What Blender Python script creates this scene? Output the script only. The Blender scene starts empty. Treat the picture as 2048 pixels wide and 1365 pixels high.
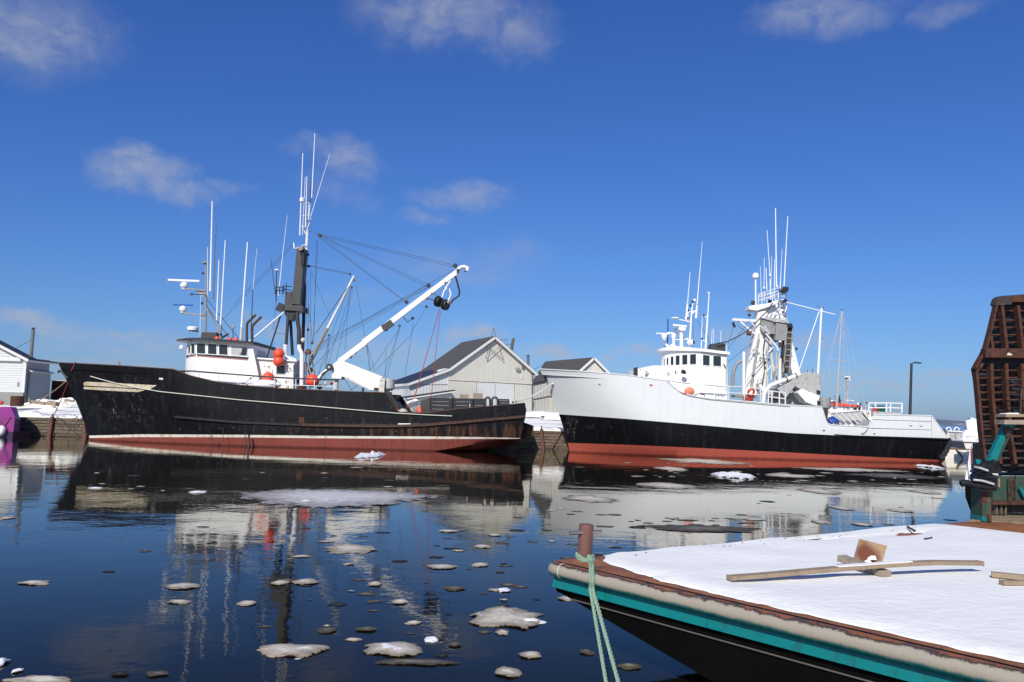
import bpy, bmesh, math, random
from mathutils import Vector, Matrix, noise
R = math.radians
scene = bpy.context.scene
COL = scene.collection
V = Vector
random.seed(7)

# ------------------------------------------------------------------ camera, sky, sun, exposure
PW, PH, F = 2048.0, 1365.0, 1640.0
CAM = V((0.0, 0.0, 3.0))
PITCH, ROLL = math.atan(145.45 / F), R(1.5)
fwd = V((0, math.cos(PITCH), math.sin(PITCH)))
r0 = V((1, 0, 0)); u0 = V((0, -math.sin(PITCH), math.cos(PITCH)))
rgt = r0 * math.cos(ROLL) + u0 * math.sin(ROLL)
upv = u0 * math.cos(ROLL) - r0 * math.sin(ROLL)
cam_data = bpy.data.cameras.new('camera')
cam = bpy.data.objects.new('camera', cam_data); COL.objects.link(cam)
cam_data.sensor_width = 36.0; cam_data.lens = 36.0 * F / PW
cam_data.clip_start = 0.1; cam_data.clip_end = 20000
m = Matrix((rgt, upv, -fwd)).transposed().to_4x4(); m.translation = CAM
cam.matrix_world = m
scene.camera = cam

SUN_AZ, SUN_EL = R(196), R(36)          # compass style: 0 = +Y, clockwise
sdir = V((math.sin(SUN_AZ) * math.cos(SUN_EL), math.cos(SUN_AZ) * math.cos(SUN_EL), math.sin(SUN_EL)))
sun_d = bpy.data.lights.new('sun', 'SUN'); sun_d.energy = 4.1; sun_d.angle = R(0.5)
sun_d.color = (1.0, 0.95, 0.87)
sun = bpy.data.objects.new('sun', sun_d); COL.objects.link(sun)
sun.rotation_euler = sdir.to_track_quat('Z', 'Y').to_euler()
sun.location = (-20, -30, 60)

scene.view_settings.view_transform = 'Standard'
scene.view_settings.look = 'None'
scene.view_settings.exposure = 0.18
scene.view_settings.gamma = 1.0
scene.view_settings.use_curve_mapping = False

def ray(px, py):
    return fwd * F + rgt * (px - PW / 2) - upv * (py - PH / 2)
def P(px, py, Y):
    d = ray(px, py); return CAM + d * (Y / d.y)
def PZ(px, py, z):
    d = ray(px, py); return CAM + d * ((z - CAM.z) / d.z)
def PL(px, py, p0, n):
    d = ray(px, py); return CAM + d * ((p0 - CAM).dot(n) / d.dot(n))
def proj(p):
    q = V(p) - CAM; k = F / q.dot(fwd)
    return PW / 2 + q.dot(rgt) * k, PH / 2 - q.dot(upv) * k
def interp(pts, x):
    if x <= pts[0][0]: return pts[0][1]
    for a, b in zip(pts, pts[1:]):
        if x <= b[0]:
            if b[0] == a[0]: return b[1]
            return a[1] + (b[1] - a[1]) * (x - a[0]) / (b[0] - a[0])
    return pts[-1][1]

# node helper -----------------------------------------------------------------
class NT:
    def __init__(s, tree): s.t = tree; s.n = tree.nodes; s.l = tree.links
    def new(s, kind, **kw):
        nd = s.n.new(kind)
        for k, v in kw.items(): setattr(nd, k, v)
        return nd
    def put(s, sock, v):
        if isinstance(v, bpy.types.NodeSocket): s.l.new(v, sock)
        else:
            try: sock.default_value = v
            except Exception: sock.default_value = (*v, 1.0)
    def math(s, op, a, b=0.0, c=0.0, clamp=False):
        nd = s.new('ShaderNodeMath', operation=op); nd.use_clamp = clamp
        s.put(nd.inputs[0], a); s.put(nd.inputs[1], b); s.put(nd.inputs[2], c); return nd.outputs[0]
    def vmath(s, op, a, b=(0, 0, 0)):
        nd = s.new('ShaderNodeVectorMath', operation=op); s.put(nd.inputs[0], a); s.put(nd.inputs[1], b)
        return nd.outputs['Value'] if op in ('LENGTH', 'DOT_PRODUCT') else nd.outputs[0]
    def mix(s, fac, a, b, blend='MIX'):
        nd = s.new('ShaderNodeMix', data_type='RGBA', blend_type=blend)
        s.put(nd.inputs[0], fac); s.put(nd.inputs[6], a); s.put(nd.inputs[7], b); return nd.outputs[2]
    def rng(s, v, a, b, c=0.0, d=1.0, smooth=True):
        nd = s.new('ShaderNodeMapRange'); nd.interpolation_type = 'SMOOTHSTEP' if smooth else 'LINEAR'
        s.put(nd.inputs[0], v); s.put(nd.inputs[1], a); s.put(nd.inputs[2], b); s.put(nd.inputs[3], c); s.put(nd.inputs[4], d)
        return nd.outputs[0]
    def noise(s, vec, scale, detail=4.0, rough=0.55, dist=0.0):
        nd = s.new('ShaderNodeTexNoise'); s.put(nd.inputs['Vector'], vec)
        nd.inputs['Scale'].default_value = scale; nd.inputs['Detail'].default_value = detail
        nd.inputs['Roughness'].default_value = rough; nd.inputs['Distortion'].default_value = dist
        return nd.outputs[0]
    def scl(s, vec, sc, loc=(0, 0, 0), rot=(0, 0, 0)):
        nd = s.new('ShaderNodeMapping'); s.put(nd.inputs[0], vec)
        nd.inputs[1].default_value = loc; nd.inputs[2].default_value = rot; nd.inputs[3].default_value = sc
        return nd.outputs[0]
    def xyz(s, vec):
        nd = s.new('ShaderNodeSeparateXYZ'); s.put(nd.inputs[0], vec); return nd.outputs
    def comb(s, x, y, z=0.0):
        nd = s.new('ShaderNodeCombineXYZ'); s.put(nd.inputs[0], x); s.put(nd.inputs[1], y); s.put(nd.inputs[2], z); return nd.outputs[0]

# world: Nishita sky with scattered fair-weather clouds ------------------------
world = bpy.data.worlds.new('World'); scene.world = world; world.use_nodes = True
world.node_tree.nodes.clear()
w = NT(world.node_tree)
sky = w.new('ShaderNodeTexSky', sky_type='NISHITA')
sky.sun_disc = False; sky.sun_elevation = SUN_EL; sky.sun_rotation = SUN_AZ
sky.altitude = 0; sky.air_density = 1.0; sky.dust_density = 0.6; sky.ozone_density = 1.0
tc = w.new('ShaderNodeTexCoord')
dx, dy, dz = w.xyz(tc.outputs['Generated'])
az = w.math('ARCTAN2', dx, dy); el = w.math('ARCSINE', dz)
ae = w.comb(az, el)
warp = w.noise(ae, 10.0, 8.0, 0.62)
warp2 = w.noise(w.vmath('ADD', ae, (3.1, 7.7, 0)), 10.0, 8.0, 0.62)
aw = w.vmath('ADD', ae, w.comb(w.math('MULTIPLY', w.math('SUBTRACT', warp, 0.5), 0.13),
                               w.math('MULTIPLY', w.math('SUBTRACT', warp2, 0.5), 0.075)))
# cloud puffs: (px, py, half width, half height, density) measured in the photo, turned into directions
CLOUDS = [(275, 350, 105, 48, .55), (350, 388, 80, 26, .42), (450, 378, 60, 18, .22), (690, 318, 90, 52, .40), (640, 300, 80, 30, .2),
          (930, 398, 110, 34, .36), (850, 438, 60, 22, .32), (1000, 505, 120, 40, .16), (900, 535, 200, 55, .2), (680, 385, 110, 30, .15),
          (30, 50, 200, 90, .40), (880, 25, 220, 80, .44), (1010, 60, 130, 70, .36), (1650, 22, 150, 52, .38), (1890, 15, 80, 30, .22),
          (60, 648, 130, 24, .5), (230, 668, 150, 20, .35), (560, 650, 120, 26, .36), (950, 672, 80, 26, .55), (1100, 696, 66, 20, .55),
          (1280, 714, 80, 16, .5), (1480, 672, 120, 26, .42), (1620, 680, 90, 22, .3), (1880, 748, 90, 12, .45), (1760, 770, 130, 14, .3),
          (800, 700, 240, 30, .32), (330, 700, 260, 26, .35), (1700, 745, 90, 16, .3), (180, 735, 260, 24, .3), (720, 600, 160, 22, .14)]
rnd = random.Random(3)
extra = []
for k in range(26):      # the same kind of sky all round, outside the frame too
    a = rnd.uniform(R(50), R(310)); e = rnd.uniform(R(4), R(40)); extra.append((a, e, rnd.uniform(.05, .14), rnd.uniform(.015, .05), rnd.uniform(.2, .5)))
for k in range(8):
    extra.append((rnd.uniform(-.7, .7), rnd.uniform(R(34), R(60)), rnd.uniform(.08, .16), rnd.uniform(.03, .06), rnd.uniform(.2, .45)))
dens = None
def add_cloud(a, e, wa, we, d):
    global dens
    q = w.vmath('MULTIPLY', w.vmath('SUBTRACT', aw, (a, e, 0)), (1 / wa, 1 / we, 0))
    mk = w.rng(w.vmath('LENGTH', q), 1.12, 0.15, 0.0, d * 1.15)
    dens = mk if dens is None else w.math('MAXIMUM', dens, mk)
for (px, py, hw, hh, d) in CLOUDS:
    v = ray(px, py).normalized()
    add_cloud(math.atan2(v.x, v.y), math.asin(v.z), hw / F, hh / F, d)
for (a, e, wa, we, d) in extra:
    add_cloud(a if a < math.pi else a - 2 * math.pi, e, wa, we, d)
fine = w.noise(w.scl(ae, (1, 1.6, 1)), 24.0, 9.0, 0.6, 0.6)
cl = w.math('MULTIPLY', dens, w.rng(fine, 0.26, 0.70, 0.32, 1.15), clamp=True)
# polariser-like deep blue of the photograph: one tone curve per channel over the whole sky
K = 0.085
sc_ = w.new('ShaderNodeSeparateColor'); w.put(sc_.inputs[0], sky.outputs[0])
cc_ = w.new('ShaderNodeCombineColor')
for k, (aa, gg) in enumerate(((.49, 1.19), (.70, 1.05), (1.14, .85))):
    w.put(cc_.inputs[k], w.math('MULTIPLY', w.math('POWER', w.math('MULTIPLY', sc_.outputs[k], K), gg), aa / K))
mixc = w.mix(cl, cc_.outputs[0], (5.0, 5.3, 6.2, 1))
bg = w.new('ShaderNodeBackground'); w.put(bg.inputs[0], mixc); bg.inputs[1].default_value = 0.075
wo = w.new('ShaderNodeOutputWorld'); w.l.new(bg.outputs[0], wo.inputs[0])

# ------------------------------------------------------------------ materials
def base_mat(name):
    mt = bpy.data.materials.new(name); mt.use_nodes = True
    t = NT(mt.node_tree); b = t.n['Principled BSDF']
    co = t.new('ShaderNodeTexCoord').outputs['Object']
    return mt, t, b, co
def bump(t, b, h, dist=0.01, strength=1.0):
    bp = t.new('ShaderNodeBump'); bp.inputs['Distance'].default_value = dist; bp.inputs['Strength'].default_value = strength
    t.put(bp.inputs['Height'], h); t.l.new(bp.outputs[0], b.inputs['Normal'])
def plain(name, col, rough=0.5, metal=0.0, var=0.18, scale=3.0, spec=0.5, dirt=None, dirt_amt=0.0, streak=None, streak_amt=0.0, bd=0.0, bs=20.0):
    """paint / metal / wood with uneven tone, patches of dirt and vertical run marks"""
    mt, t, b, co = base_mat(name)
    n = t.noise(co, scale, 5.0)
    c = t.mix(n, [x * (1 - var) for x in col] + [1], [min(1, x * (1 + var)) for x in col] + [1])
    if dirt:
        n2 = t.noise(t.scl(co, (1, 1, 1), (5, 3, 9)), scale * 1.7, 6.0, 0.65)
        c = t.mix(t.rng(n2, 0.62 - dirt_amt * .3, 0.72 - dirt_amt * .2, 0, min(1, .4 + dirt_amt)), c, (*dirt, 1))
    if streak:
        n3 = t.noise(t.scl(co, (1.6, 1.6, 0.13)), 2.2, 6.0, 0.7)
        c = t.mix(t.rng(n3, 0.66 - streak_amt * .25, 0.80 - streak_amt * .2, 0, 0.85), c, (*streak, 1))
    t.put(b.inputs['Base Color'], c)
    b.inputs['Roughness'].default_value = rough; b.inputs['Metallic'].default_value = metal
    b.inputs['Specular IOR Level'].default_value = spec
    if bd: bump(t, b, t.noise(co, bs, 4.0, 0.6), bd)
    return mt
RUST = (0.16, 0.055, 0.022)
M = {}
M['white'] = plain('white_paint', (.83, .82, .80), .42, var=.05, dirt=(.45, .40, .34), dirt_amt=.06, streak=(.42, .27, .16), streak_amt=.06, bd=.004, bs=3)
M['white_old'] = plain('worn_white_paint', (.76, .745, .71), .55, var=.10, dirt=(.42, .35, .26), dirt_amt=.2, streak=(.40, .24, .13), streak_amt=.2, bd=.004)
M['cream'] = plain('weathered_cream', (.56, .53, .46), .6, var=.1, dirt=(.25, .21, .16), dirt_amt=.3, streak=(.28, .17, .09), streak_amt=.25)
M['grey_metal'] = plain('grey_galvanised', (.27, .27, .26), .5, var=.2, dirt=(.13, .12, .11), dirt_amt=.3, streak=(.12, .10, .08), streak_amt=.2, bd=.004)
M['grey_light'] = plain('pale_grey_paint', (.44, .44, .42), .5, var=.12, dirt=(.22, .20, .17), dirt_amt=.3, streak=(.2, .17, .13), streak_amt=.3)
M['black'] = plain('black_paint', (.014, .014, .016), .42, var=.4, dirt=(.05, .04, .035), dirt_amt=.2)
M['charcoal'] = plain('charcoal_steel', (.035, .034, .033), .5, var=.3, dirt=(.07, .065, .06), dirt_amt=.2, bd=.004)
M['rope_dark'] = plain('dark_wire', (.05, .05, .055), .6)
M['rope_white'] = plain('pale_rope', (.62, .60, .52), .8, scale=30)
M['rope_tan'] = plain('tan_rope', (.36, .27, .16), .8, scale=30)
M['rope_red'] = plain('red_rope', (.38, .045, .05), .8, scale=30)
M['purple_mast'] = plain('dark_plum_paint', (.030, .012, .022), .4)
M['orange'] = plain('orange_buoy', (.82, .085, .035), .42, var=.08, dirt=(.55, .10, .06), dirt_amt=.1)
M['orange_fade'] = plain('faded_orange', (.80, .22, .11), .6)
M['red'] = plain('red_paint', (.45, .05, .04), .5)
M['blue'] = plain('blue_plastic', (.02, .06, .30), .45, bd=.03, bs=6)
M['radar_blue'] = plain('blue_radar_bar', (.03, .14, .48), .4)
M['rust'] = plain('rusty_steel', (.085, .034, .022), .8, var=.4, scale=5, spec=.25, dirt=(.03, .018, .014), dirt_amt=.45, streak=(.15, .06, .03), streak_amt=.25, bd=.01)
M['rust_post'] = plain('rust_brown_pipe', (.145, .062, .045), .7, var=.25, scale=9, dirt=(.09, .035, .025), dirt_amt=.3, bd=.006, bs=60)
M['rust_dark'] = plain('old_dark_plate', (.035, .028, .024), .8, var=.5, scale=4, dirt=(.13, .09, .06), dirt_amt=.35, bd=.01)
M['exhaust'] = plain('sooty_exhaust', (.10, .065, .045), .45, .6, var=.4, scale=2)
M['teal'] = plain('teal_paint', (.0, .165, .165), .42, var=.12, dirt=(.01, .10, .10), dirt_amt=.3, streak=(.05, .13, .12), streak_amt=.3, bd=.002, bs=8)
M['teal_shade_seam'] = plain('teal_shade_and_seam', (.0, .075, .075), .45, var=.2)  # shadow under the barge fender put into darker teal; plate seams too
M['green'] = plain('worn_green_paint', (.016, .062, .042), .55, var=.4, scale=5, dirt=(.10, .045, .025), dirt_amt=.45, streak=(.12, .055, .025), streak_amt=.5, bd=.004)
M['magenta'] = plain('magenta_paint', (.215, .022, .165), .4, var=.1)
M['magenta_dark'] = plain('dark_hull_paint', (.03, .012, .05), .4)
M['timber'] = plain('grey_wharf_timber', (.15, .115, .08), .85, var=.4, scale=2.5, dirt=(.06, .04, .028), dirt_amt=.35, bd=.03, bs=9)
M['timber_b'] = plain('brown_wharf_timber', (.11, .075, .048), .85, var=.4, scale=2.5, dirt=(.05, .032, .022), dirt_amt=.4, bd=.03, bs=9)
M['wood'] = plain('weathered_board', (.29, .215, .14), .75, var=.25, scale=6, dirt=(.20, .14, .09), dirt_amt=.3, bd=.004, bs=30)
M['wood_grey'] = plain('grey_board', (.30, .245, .185), .8, var=.25, scale=6, dirt=(.16, .12, .09), dirt_amt=.4, bd=.004, bs=30)
M['rail'] = plain('railing_white', (.72, .72, .71), .5)
M['lampbody'] = plain('dark_lamp_metal', (.03, .028, .03), .45)
M['antenna'] = plain('antenna_white', (.82, .82, .82), .4)
M['roof'] = plain('asphalt_roof', (.070, .067, .064), .85, var=.25, scale=6, dirt=(.045, .043, .042), dirt_amt=.3, bd=.01, bs=14)
M['roof_dark'] = plain('dark_metal_roof', (.022, .023, .028), .5, var=.3, scale=2, dirt=(.09, .045, .03), dirt_amt=.12)
M['siding_white'] = plain('white_siding', (.52, .535, .52), .6, var=.06, dirt=(.40, .40, .37), dirt_amt=.15)
M['fascia'] = plain('white_trim', (.60, .595, .57), .6, var=.05)
M['concrete'] = plain('old_concrete', (.24, .235, .22), .9, var=.2, dirt=(.15, .14, .12), dirt_amt=.3, bd=.01)
M['pipe'] = plain('stove_pipe_metal', (.20, .19, .175), .45, .5, var=.3, dirt=(.06, .05, .05), dirt_amt=.2)
M['fender'] = plain('black_rubber', (.012, .012, .014), .4, var=.3, bd=.02, bs=5)
M['greenbox'] = plain('green_box_paint', (.012, .15, .09), .45)
M['cruiser'] = plain('cream_gelcoat', (.72, .68, .60), .35, var=.06)
M['brass'] = plain('brown_block', (.14, .06, .03), .5, var=.3)

def ribbed(name, col, col2, axis_vec, pitch):
    """corrugated cladding: ribs too narrow to tell apart at this distance, as relief and darker groove lines"""
    mt, t, b, co = base_mat(name)
    u = t.vmath('DOT_PRODUCT', co, axis_vec)
    ph = t.math('FRACT', t.math('DIVIDE', u, pitch))
    tri = t.math('ABSOLUTE', t.math('SUBTRACT', ph, 0.5))
    groove = t.rng(tri, 0.30, 0.46)
    n = t.noise(co, 0.9, 5.0)
    c = t.mix(n, (*[x * .9 for x in col], 1), (*[x * 1.08 for x in col], 1))
    st = t.noise(t.scl(co, (2.5, 2.5, 0.12)), 2.0, 5.0, .7)
    c = t.mix(t.rng(st, .55, .8, 0, .45), c, (*[x * .72 for x in col], 1))
    c = t.mix(t.math('MULTIPLY', groove, .42), c, (*col2, 1))
    t.put(b.inputs['Base Color'], c); b.inputs['Roughness'].default_value = .6
    bump(t, b, t.math('SUBTRACT', 1.0, groove), .015)
    return mt

def glass_mat():
    mt, t, b, co = base_mat('dark_window_glass')
    b.inputs['Base Color'].default_value = (.022, .03, .036, 1)
    b.inputs['Roughness'].default_value = .06
    bump(t, b, t.noise(co, .7, 2.0), .01)
    return mt
M['glass'] = glass_mat()

def snow_mat(name='snow', dirty=0.0):
    mt, t, b, co = base_mat(name)
    n = t.noise(co, 1.3, 6.0, .6)
    c = t.mix(n, (.82, .81, .765, 1), (.89, .88, .82, 1))
    if dirty:
        n2 = t.noise(t.scl(co, (.16, .8, 1)), 1.1, 7.0, .66)
        c = t.mix(t.rng(n2, .50, .62, 0, dirty), c, (.26, .25, .24, 1))
        n3 = t.noise(co, 6, 5, .7)
        c = t.mix(t.rng(n3, .66, .74, 0, dirty * .6), c, (.2, .15, .11, 1))
    t.put(b.inputs['Base Color'], c); b.inputs['Roughness'].default_value = .7
    b.inputs['Specular IOR Level'].default_value = .25
    b.inputs['Subsurface Weight'].default_value = 0.0
    h = t.math('ADD', t.math('MULTIPLY', t.noise(co, 7, 5.0, .6), .6), t.math('MULTIPLY', t.noise(co, 60, 3.0, .6), .12))
    bump(t, b, h, .03)
    return mt
M['snow'] = snow_mat()
M['snow_dirty'] = snow_mat('trodden_snow', .8)

def ice_mat(name, lo, hi, thr, clear=.5, rough=.5, white=None):
    """wet ice: thin drowned rim that lets the water show, paler thicker middle, white crust on the crests"""
    mt, t, b, co = base_mat(name)
    b.inputs['Specular IOR Level'].default_value = .2
    at = t.new('ShaderNodeAttribute'); at.attribute_name = 'rim'; rim = at.outputs['Fac']
    p = t.vmath('ADD', co, t.new('ShaderNodeObjectInfo').outputs['Location'])
    n = t.noise(p, 2.6, 7.0, .68); n2 = t.noise(t.scl(p, (1, 1.6, 1)), 9.0, 5.0, .65)
    z = t.xyz(co)[2]
    k = t.math('ADD', t.math('MULTIPLY', t.math('SUBTRACT', 1.0, rim), .55), t.math('MULTIPLY', n, .9))
    c = t.mix(t.rng(k, thr, thr + .45), (*lo, 1), (*hi, 1))
    c = t.mix(t.rng(n2, .5, .7, 0, .45), c, (*[x * .55 for x in lo], 1))
    if white:
        cr = t.math('ADD', t.math('MULTIPLY', z, white), t.math('MULTIPLY', n2, .8))
        c = t.mix(t.rng(cr, .74, .92), c, (.80, .80, .81, 1))
    c = t.mix(t.math('LESS_THAN', rim, -.5), c, (.74, .74, .74, 1))
    t.put(b.inputs['Base Color'], c); b.inputs['Roughness'].default_value = rough
    bump(t, b, n2, .015)
    al = t.math('ADD', t.math('MULTIPLY', t.math('SUBTRACT', 1.0, rim), 1.6), t.math('MULTIPLY', t.math('SUBTRACT', n, .5), 1.6))
    t.put(b.inputs['Alpha'], t.rng(al, .05, .12 + clear * .45, .0, 1.0))
    return mt
M['ice_white'] = ice_mat('white_ice', (.42, .40, .38), (.84, .84, .85), .30, .05, .6, 2.0)
M['ice_grey'] = ice_mat('grey_brown_ice', (.26, .215, .15), (.62, .56, .45), .47, .22, .5, 9.0)
M['ice_flat'] = ice_mat('flat_grey_ice', (.20, .18, .165), (.60, .58, .55), .42, .3, .55, 4.0)
M['slush'] = ice_mat('grey_slush', (.075, .066, .05), (.24, .215, .17), .66, .5, .75)
M['slush_dark'] = ice_mat('dark_slush', (.018, .018, .016), (.075, .068, .055), .62, .7, .75)

# water -------------------------------------------------------------
def water_mat(name, amp, deep, rough=.015, big=0.0):
    mt, t, b, co = base_mat(name)
    t.n.remove(b)
    df = t.new('ShaderNodeBsdfDiffuse'); df.inputs[0].default_value = (*deep, 1)
    b = t.new('ShaderNodeBsdfGlossy'); b.inputs['Color'].default_value = (.955, .95, .895, 1); b.inputs['Roughness'].default_value = rough
    lw = t.new('ShaderNodeLayerWeight'); mx = t.new('ShaderNodeMixShader')
    t.put(mx.inputs[0], t.math('MULTIPLY', t.math('POWER', lw.outputs['Facing'], 7.0), 1.30, clamp=True))
    t.l.new(df.outputs[0], mx.inputs[1]); t.l.new(b.outputs[0], mx.inputs[2]); t.l.new(mx.outputs[0], t.n['Material Output'].inputs[0])
    a = t.noise(t.scl(co, (.55, .75, 1)), 1.0, 4.0, .5, .3)
    c = t.noise(t.scl(co, (1, 1, 1), (40, 11, 0)), 5.5, 3.0, .5)
    d = t.noise(t.scl(co, (.05, .08, 1), (9, 2, 0)), 1.0, 3.0, .5)       # calm and ruffled patches
    amp_mod = t.rng(d, .4, .62, .35, 1.25)
    h = t.math('MULTIPLY', t.math('ADD', a, t.math('MULTIPLY', c, .15)), amp_mod)
    bump(t, b, h, amp)
    return mt
M['water'] = water_mat('harbour_water', .010, (.0075, .0065, .004))
M['sea'] = water_mat('open_sea', .55, (.006, .02, .05), .25)

# ------------------------------------------------------------------ mesh builder
class MB:
    def __init__(s): s.v = []; s.f = []; s.m = []; s.mi = 0
    def face(s, idx): s.f.append(tuple(idx)); s.m.append(s.mi)
    def vert(s, p): s.v.append(V(p)); return len(s.v) - 1
    def poly(s, pts): s.face([s.vert(p) for p in pts])
    def box(s, c, size, rot=None):
        c = V(c); hx, hy, hz = [k / 2 for k in size]
        i = len(s.v)
        for z in (-hz, hz):
            for x, y in ((-hx, -hy), (hx, -hy), (hx, hy), (-hx, hy)):
                p = V((x, y, z)); p = rot @ p if rot else p
                s.v.append(c + p)
        for q in ((3, 2, 1, 0), (4, 5, 6, 7), (0, 1, 5, 4), (1, 2, 6, 5), (2, 3, 7, 6), (3, 0, 4, 7)):
            s.face([i + k for k in q])
        return s
    def beam(s, a, b, wd, ht, up=V((0, 0, 1)), w2=None, h2=None):
        """box from a to b: wd sideways, ht along up; may taper"""
        a, b = V(a), V(b); d = (b - a).normalized()
        if abs(d.dot(up)) > .98: up = V((0, 1, 0))
        sd = d.cross(up).normalized(); uu = sd.cross(d).normalized()
        w2 = wd if w2 is None else w2; h2 = ht if h2 is None else h2
        i = len(s.v)
        for p, ww, hh in ((a, wd, ht), (b, w2, h2)):
            for x, y in ((-1, -1), (1, -1), (1, 1), (-1, 1)):
                s.v.append(p + sd * (x * ww / 2) + uu * (y * hh / 2))
        for q in ((3, 2, 1, 0), (4, 5, 6, 7), (0, 1, 5, 4), (1, 2, 6, 5), (2, 3, 7, 6), (3, 0, 4, 7)):
            s.face([i + k for k in q])
        return s
    def tube(s, pts, r, n=8, caps=True):
        pts = [V(p) for p in pts]
        rs = r if isinstance(r, (list, tuple)) else [r] * len(pts)
        rings = []; prev = None
        for k, p in enumerate(pts):
            d = (pts[min(k + 1, len(pts) - 1)] - pts[max(k - 1, 0)]).normalized()
            if prev is None:
                ref = V((0, 0, 1)) if abs(d.z) < .9 else V((1, 0, 0))
                x = d.cross(ref).normalized()
            else:
                x = (prev - d * prev.dot(d)).normalized()
            prev = x; y = d.cross(x)
            rings.append([s.vert(p + (x * math.cos(2 * math.pi * j / n) + y * math.sin(2 * math.pi * j / n)) * rs[k]) for j in range(n)])
        for a, b in zip(rings, rings[1:]):
            for j in range(n): s.face((a[j], a[(j + 1) % n], b[(j + 1) % n], b[j]))
        if caps: s.face(rings[0][::-1]); s.face(rings[-1])
        return s
    def lathe(s, c, prof, n=16, axis=V((0, 0, 1))):
        c = V(c); q = V((0, 0, 1)).rotation_difference(V(axis).normalized())
        rings = []
        for r, z in prof:
            rings.append([s.vert(c + q @ V((max(r, 1e-4) * math.cos(2 * math.pi * j / n), max(r, 1e-4) * math.sin(2 * math.pi * j / n), z))) for j in range(n)])
        for a, b in zip(rings, rings[1:]):
            for j in range(n): s.face((a[j], a[(j + 1) % n], b[(j + 1) % n], b[j]))
        s.face(rings[0][::-1]); s.face(rings[-1])
        return s
    def ball(s, c, r, n=16, sx=1, sy=1, sz=1):
        i = len(s.v); c = V(c)
        s.lathe((0, 0, 0), [(r * math.sin(math.pi * k / 10), -r * math.cos(math.pi * k / 10)) for k in range(11)], n)
        for k in range(i, len(s.v)): p = s.v[k]; s.v[k] = c + V((p.x * sx, p.y * sy, p.z * sz))
        return s
    def prism(s, poly, ext):
        ext = V(ext); n = len(poly); i = len(s.v)
        for p in poly: s.v.append(V(p))
        for p in poly: s.v.append(V(p) + ext)
        s.face(range(i, i + n)); s.face([i + n + k for k in reversed(range(n))])
        for k in range(n): s.face((i + k, i + (k + 1) % n, i + n + (k + 1) % n, i + n + k)[::-1])
        return s
    def grid(s, rows, close=False):
        ids = [[s.vert(p) for p in r] for r in rows]
        for a, b in zip(ids, ids[1:]):
            for j in range(len(a) - 1): s.face((a[j], a[j + 1], b[j + 1], b[j]))
        return ids

def tag(o, label=None, cat=None, group=None, kind=None):
    if label: o['label'] = label
    if cat: o['category'] = cat
    if group: o['group'] = group
    if kind: o['kind'] = kind
    return o
def thing(name, label, cat, loc, group=None):
    o = bpy.data.objects.new(name, None); COL.objects.link(o); o.location = V(loc)
    o.empty_display_size = .3
    return tag(o, label, cat, group)
def root_loc(o):
    while o.parent: o = o.parent
    return V(o.location)
def obj(name, mb, mats, parent=None, label=None, smooth=False, loc=None, bevel=0.0, fix=True):
    off = root_loc(parent) if parent else V(loc if loc is not None else (0, 0, 0))
    me = bpy.data.meshes.new(name)
    me.from_pydata([tuple(p - off) for p in mb.v], [], mb.f)
    for mt in (mats if isinstance(mats, (list, tuple)) else [mats]): me.materials.append(M[mt] if isinstance(mt, str) else mt)
    for p, k in zip(me.polygons, mb.m): p.material_index = k
    if fix or bevel:
        bm = bmesh.new(); bm.from_mesh(me)
        if bevel:
            bmesh.ops.bevel(bm, geom=bm.edges[:], offset=bevel, segments=2, profile=.5, affect='EDGES', clamp_overlap=True)
        bmesh.ops.recalc_face_normals(bm, faces=bm.faces[:]); bm.to_mesh(me); bm.free()
    if smooth:
        me.polygons.foreach_set('use_smooth', [True] * len(me.polygons))
        me.set_sharp_from_angle(angle=R(38))
    o = bpy.data.objects.new(name, me); COL.objects.link(o)
    if parent: o.parent = parent
    else: o.location = off
    if label: o['label'] = label
    return o
def sag(a, b, drop, n=10):
    a, b = V(a), V(b)
    return [a.lerp(b, k / n) - V((0, 0, drop * 4 * (k / n) * (1 - k / n))) for k in range(n + 1)]
def px2m(w_px, Y): return w_px * Y / F
# ================================================================== SETTING
# water and sea ------------------------------------------------------
mb = MB(); mb.poly([(-400, -40, 0), (400, -40, 0), (400, 140, 0), (-400, 140, 0)])
tag(obj('water', mb, 'water'), kind='structure')
mb = MB(); mb.poly([(-9000, 140, 0), (9000, 140, 0), (9000, 9000, 0), (-9000, 9000, 0)])
tag(obj('sea', mb, 'sea'), kind='structure')
mb = MB()
rw = [[], [], [], []]
for k in range(121):
    x = -2500 + k * 60
    h = 26 + 16 * noise.noise(V((x * .0016, 3.3, 0))) + 5 * noise.noise(V((x * .008, 1.3, 0))) - max(0, (x - 2500)) * .004
    h = max(h, 6)
    for j, (yy, hh) in enumerate(((3600, -1), (3640, h * .45), (3800, h * .85), (4300, h))):
        rw[j].append((x, yy, hh + (4 * noise.noise(V((x * .02, yy * .01, 5))) if 0 < j else 0)))
mb.grid(rw)
mt, t, b, co = base_mat('far_snowy_woods')
n = t.noise(t.scl(co, (.004, .004, .03)), 1.0, 6.0, .7)
t.put(b.inputs['Base Color'], t.mix(t.rng(n, .50, .62), (.10, .13, .17, 1), (.46, .48, .52, 1))); b.inputs['Roughness'].default_value = .9
M['hills'] = mt
tag(obj('hills', mb, 'hills', smooth=True), kind='structure')

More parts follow.
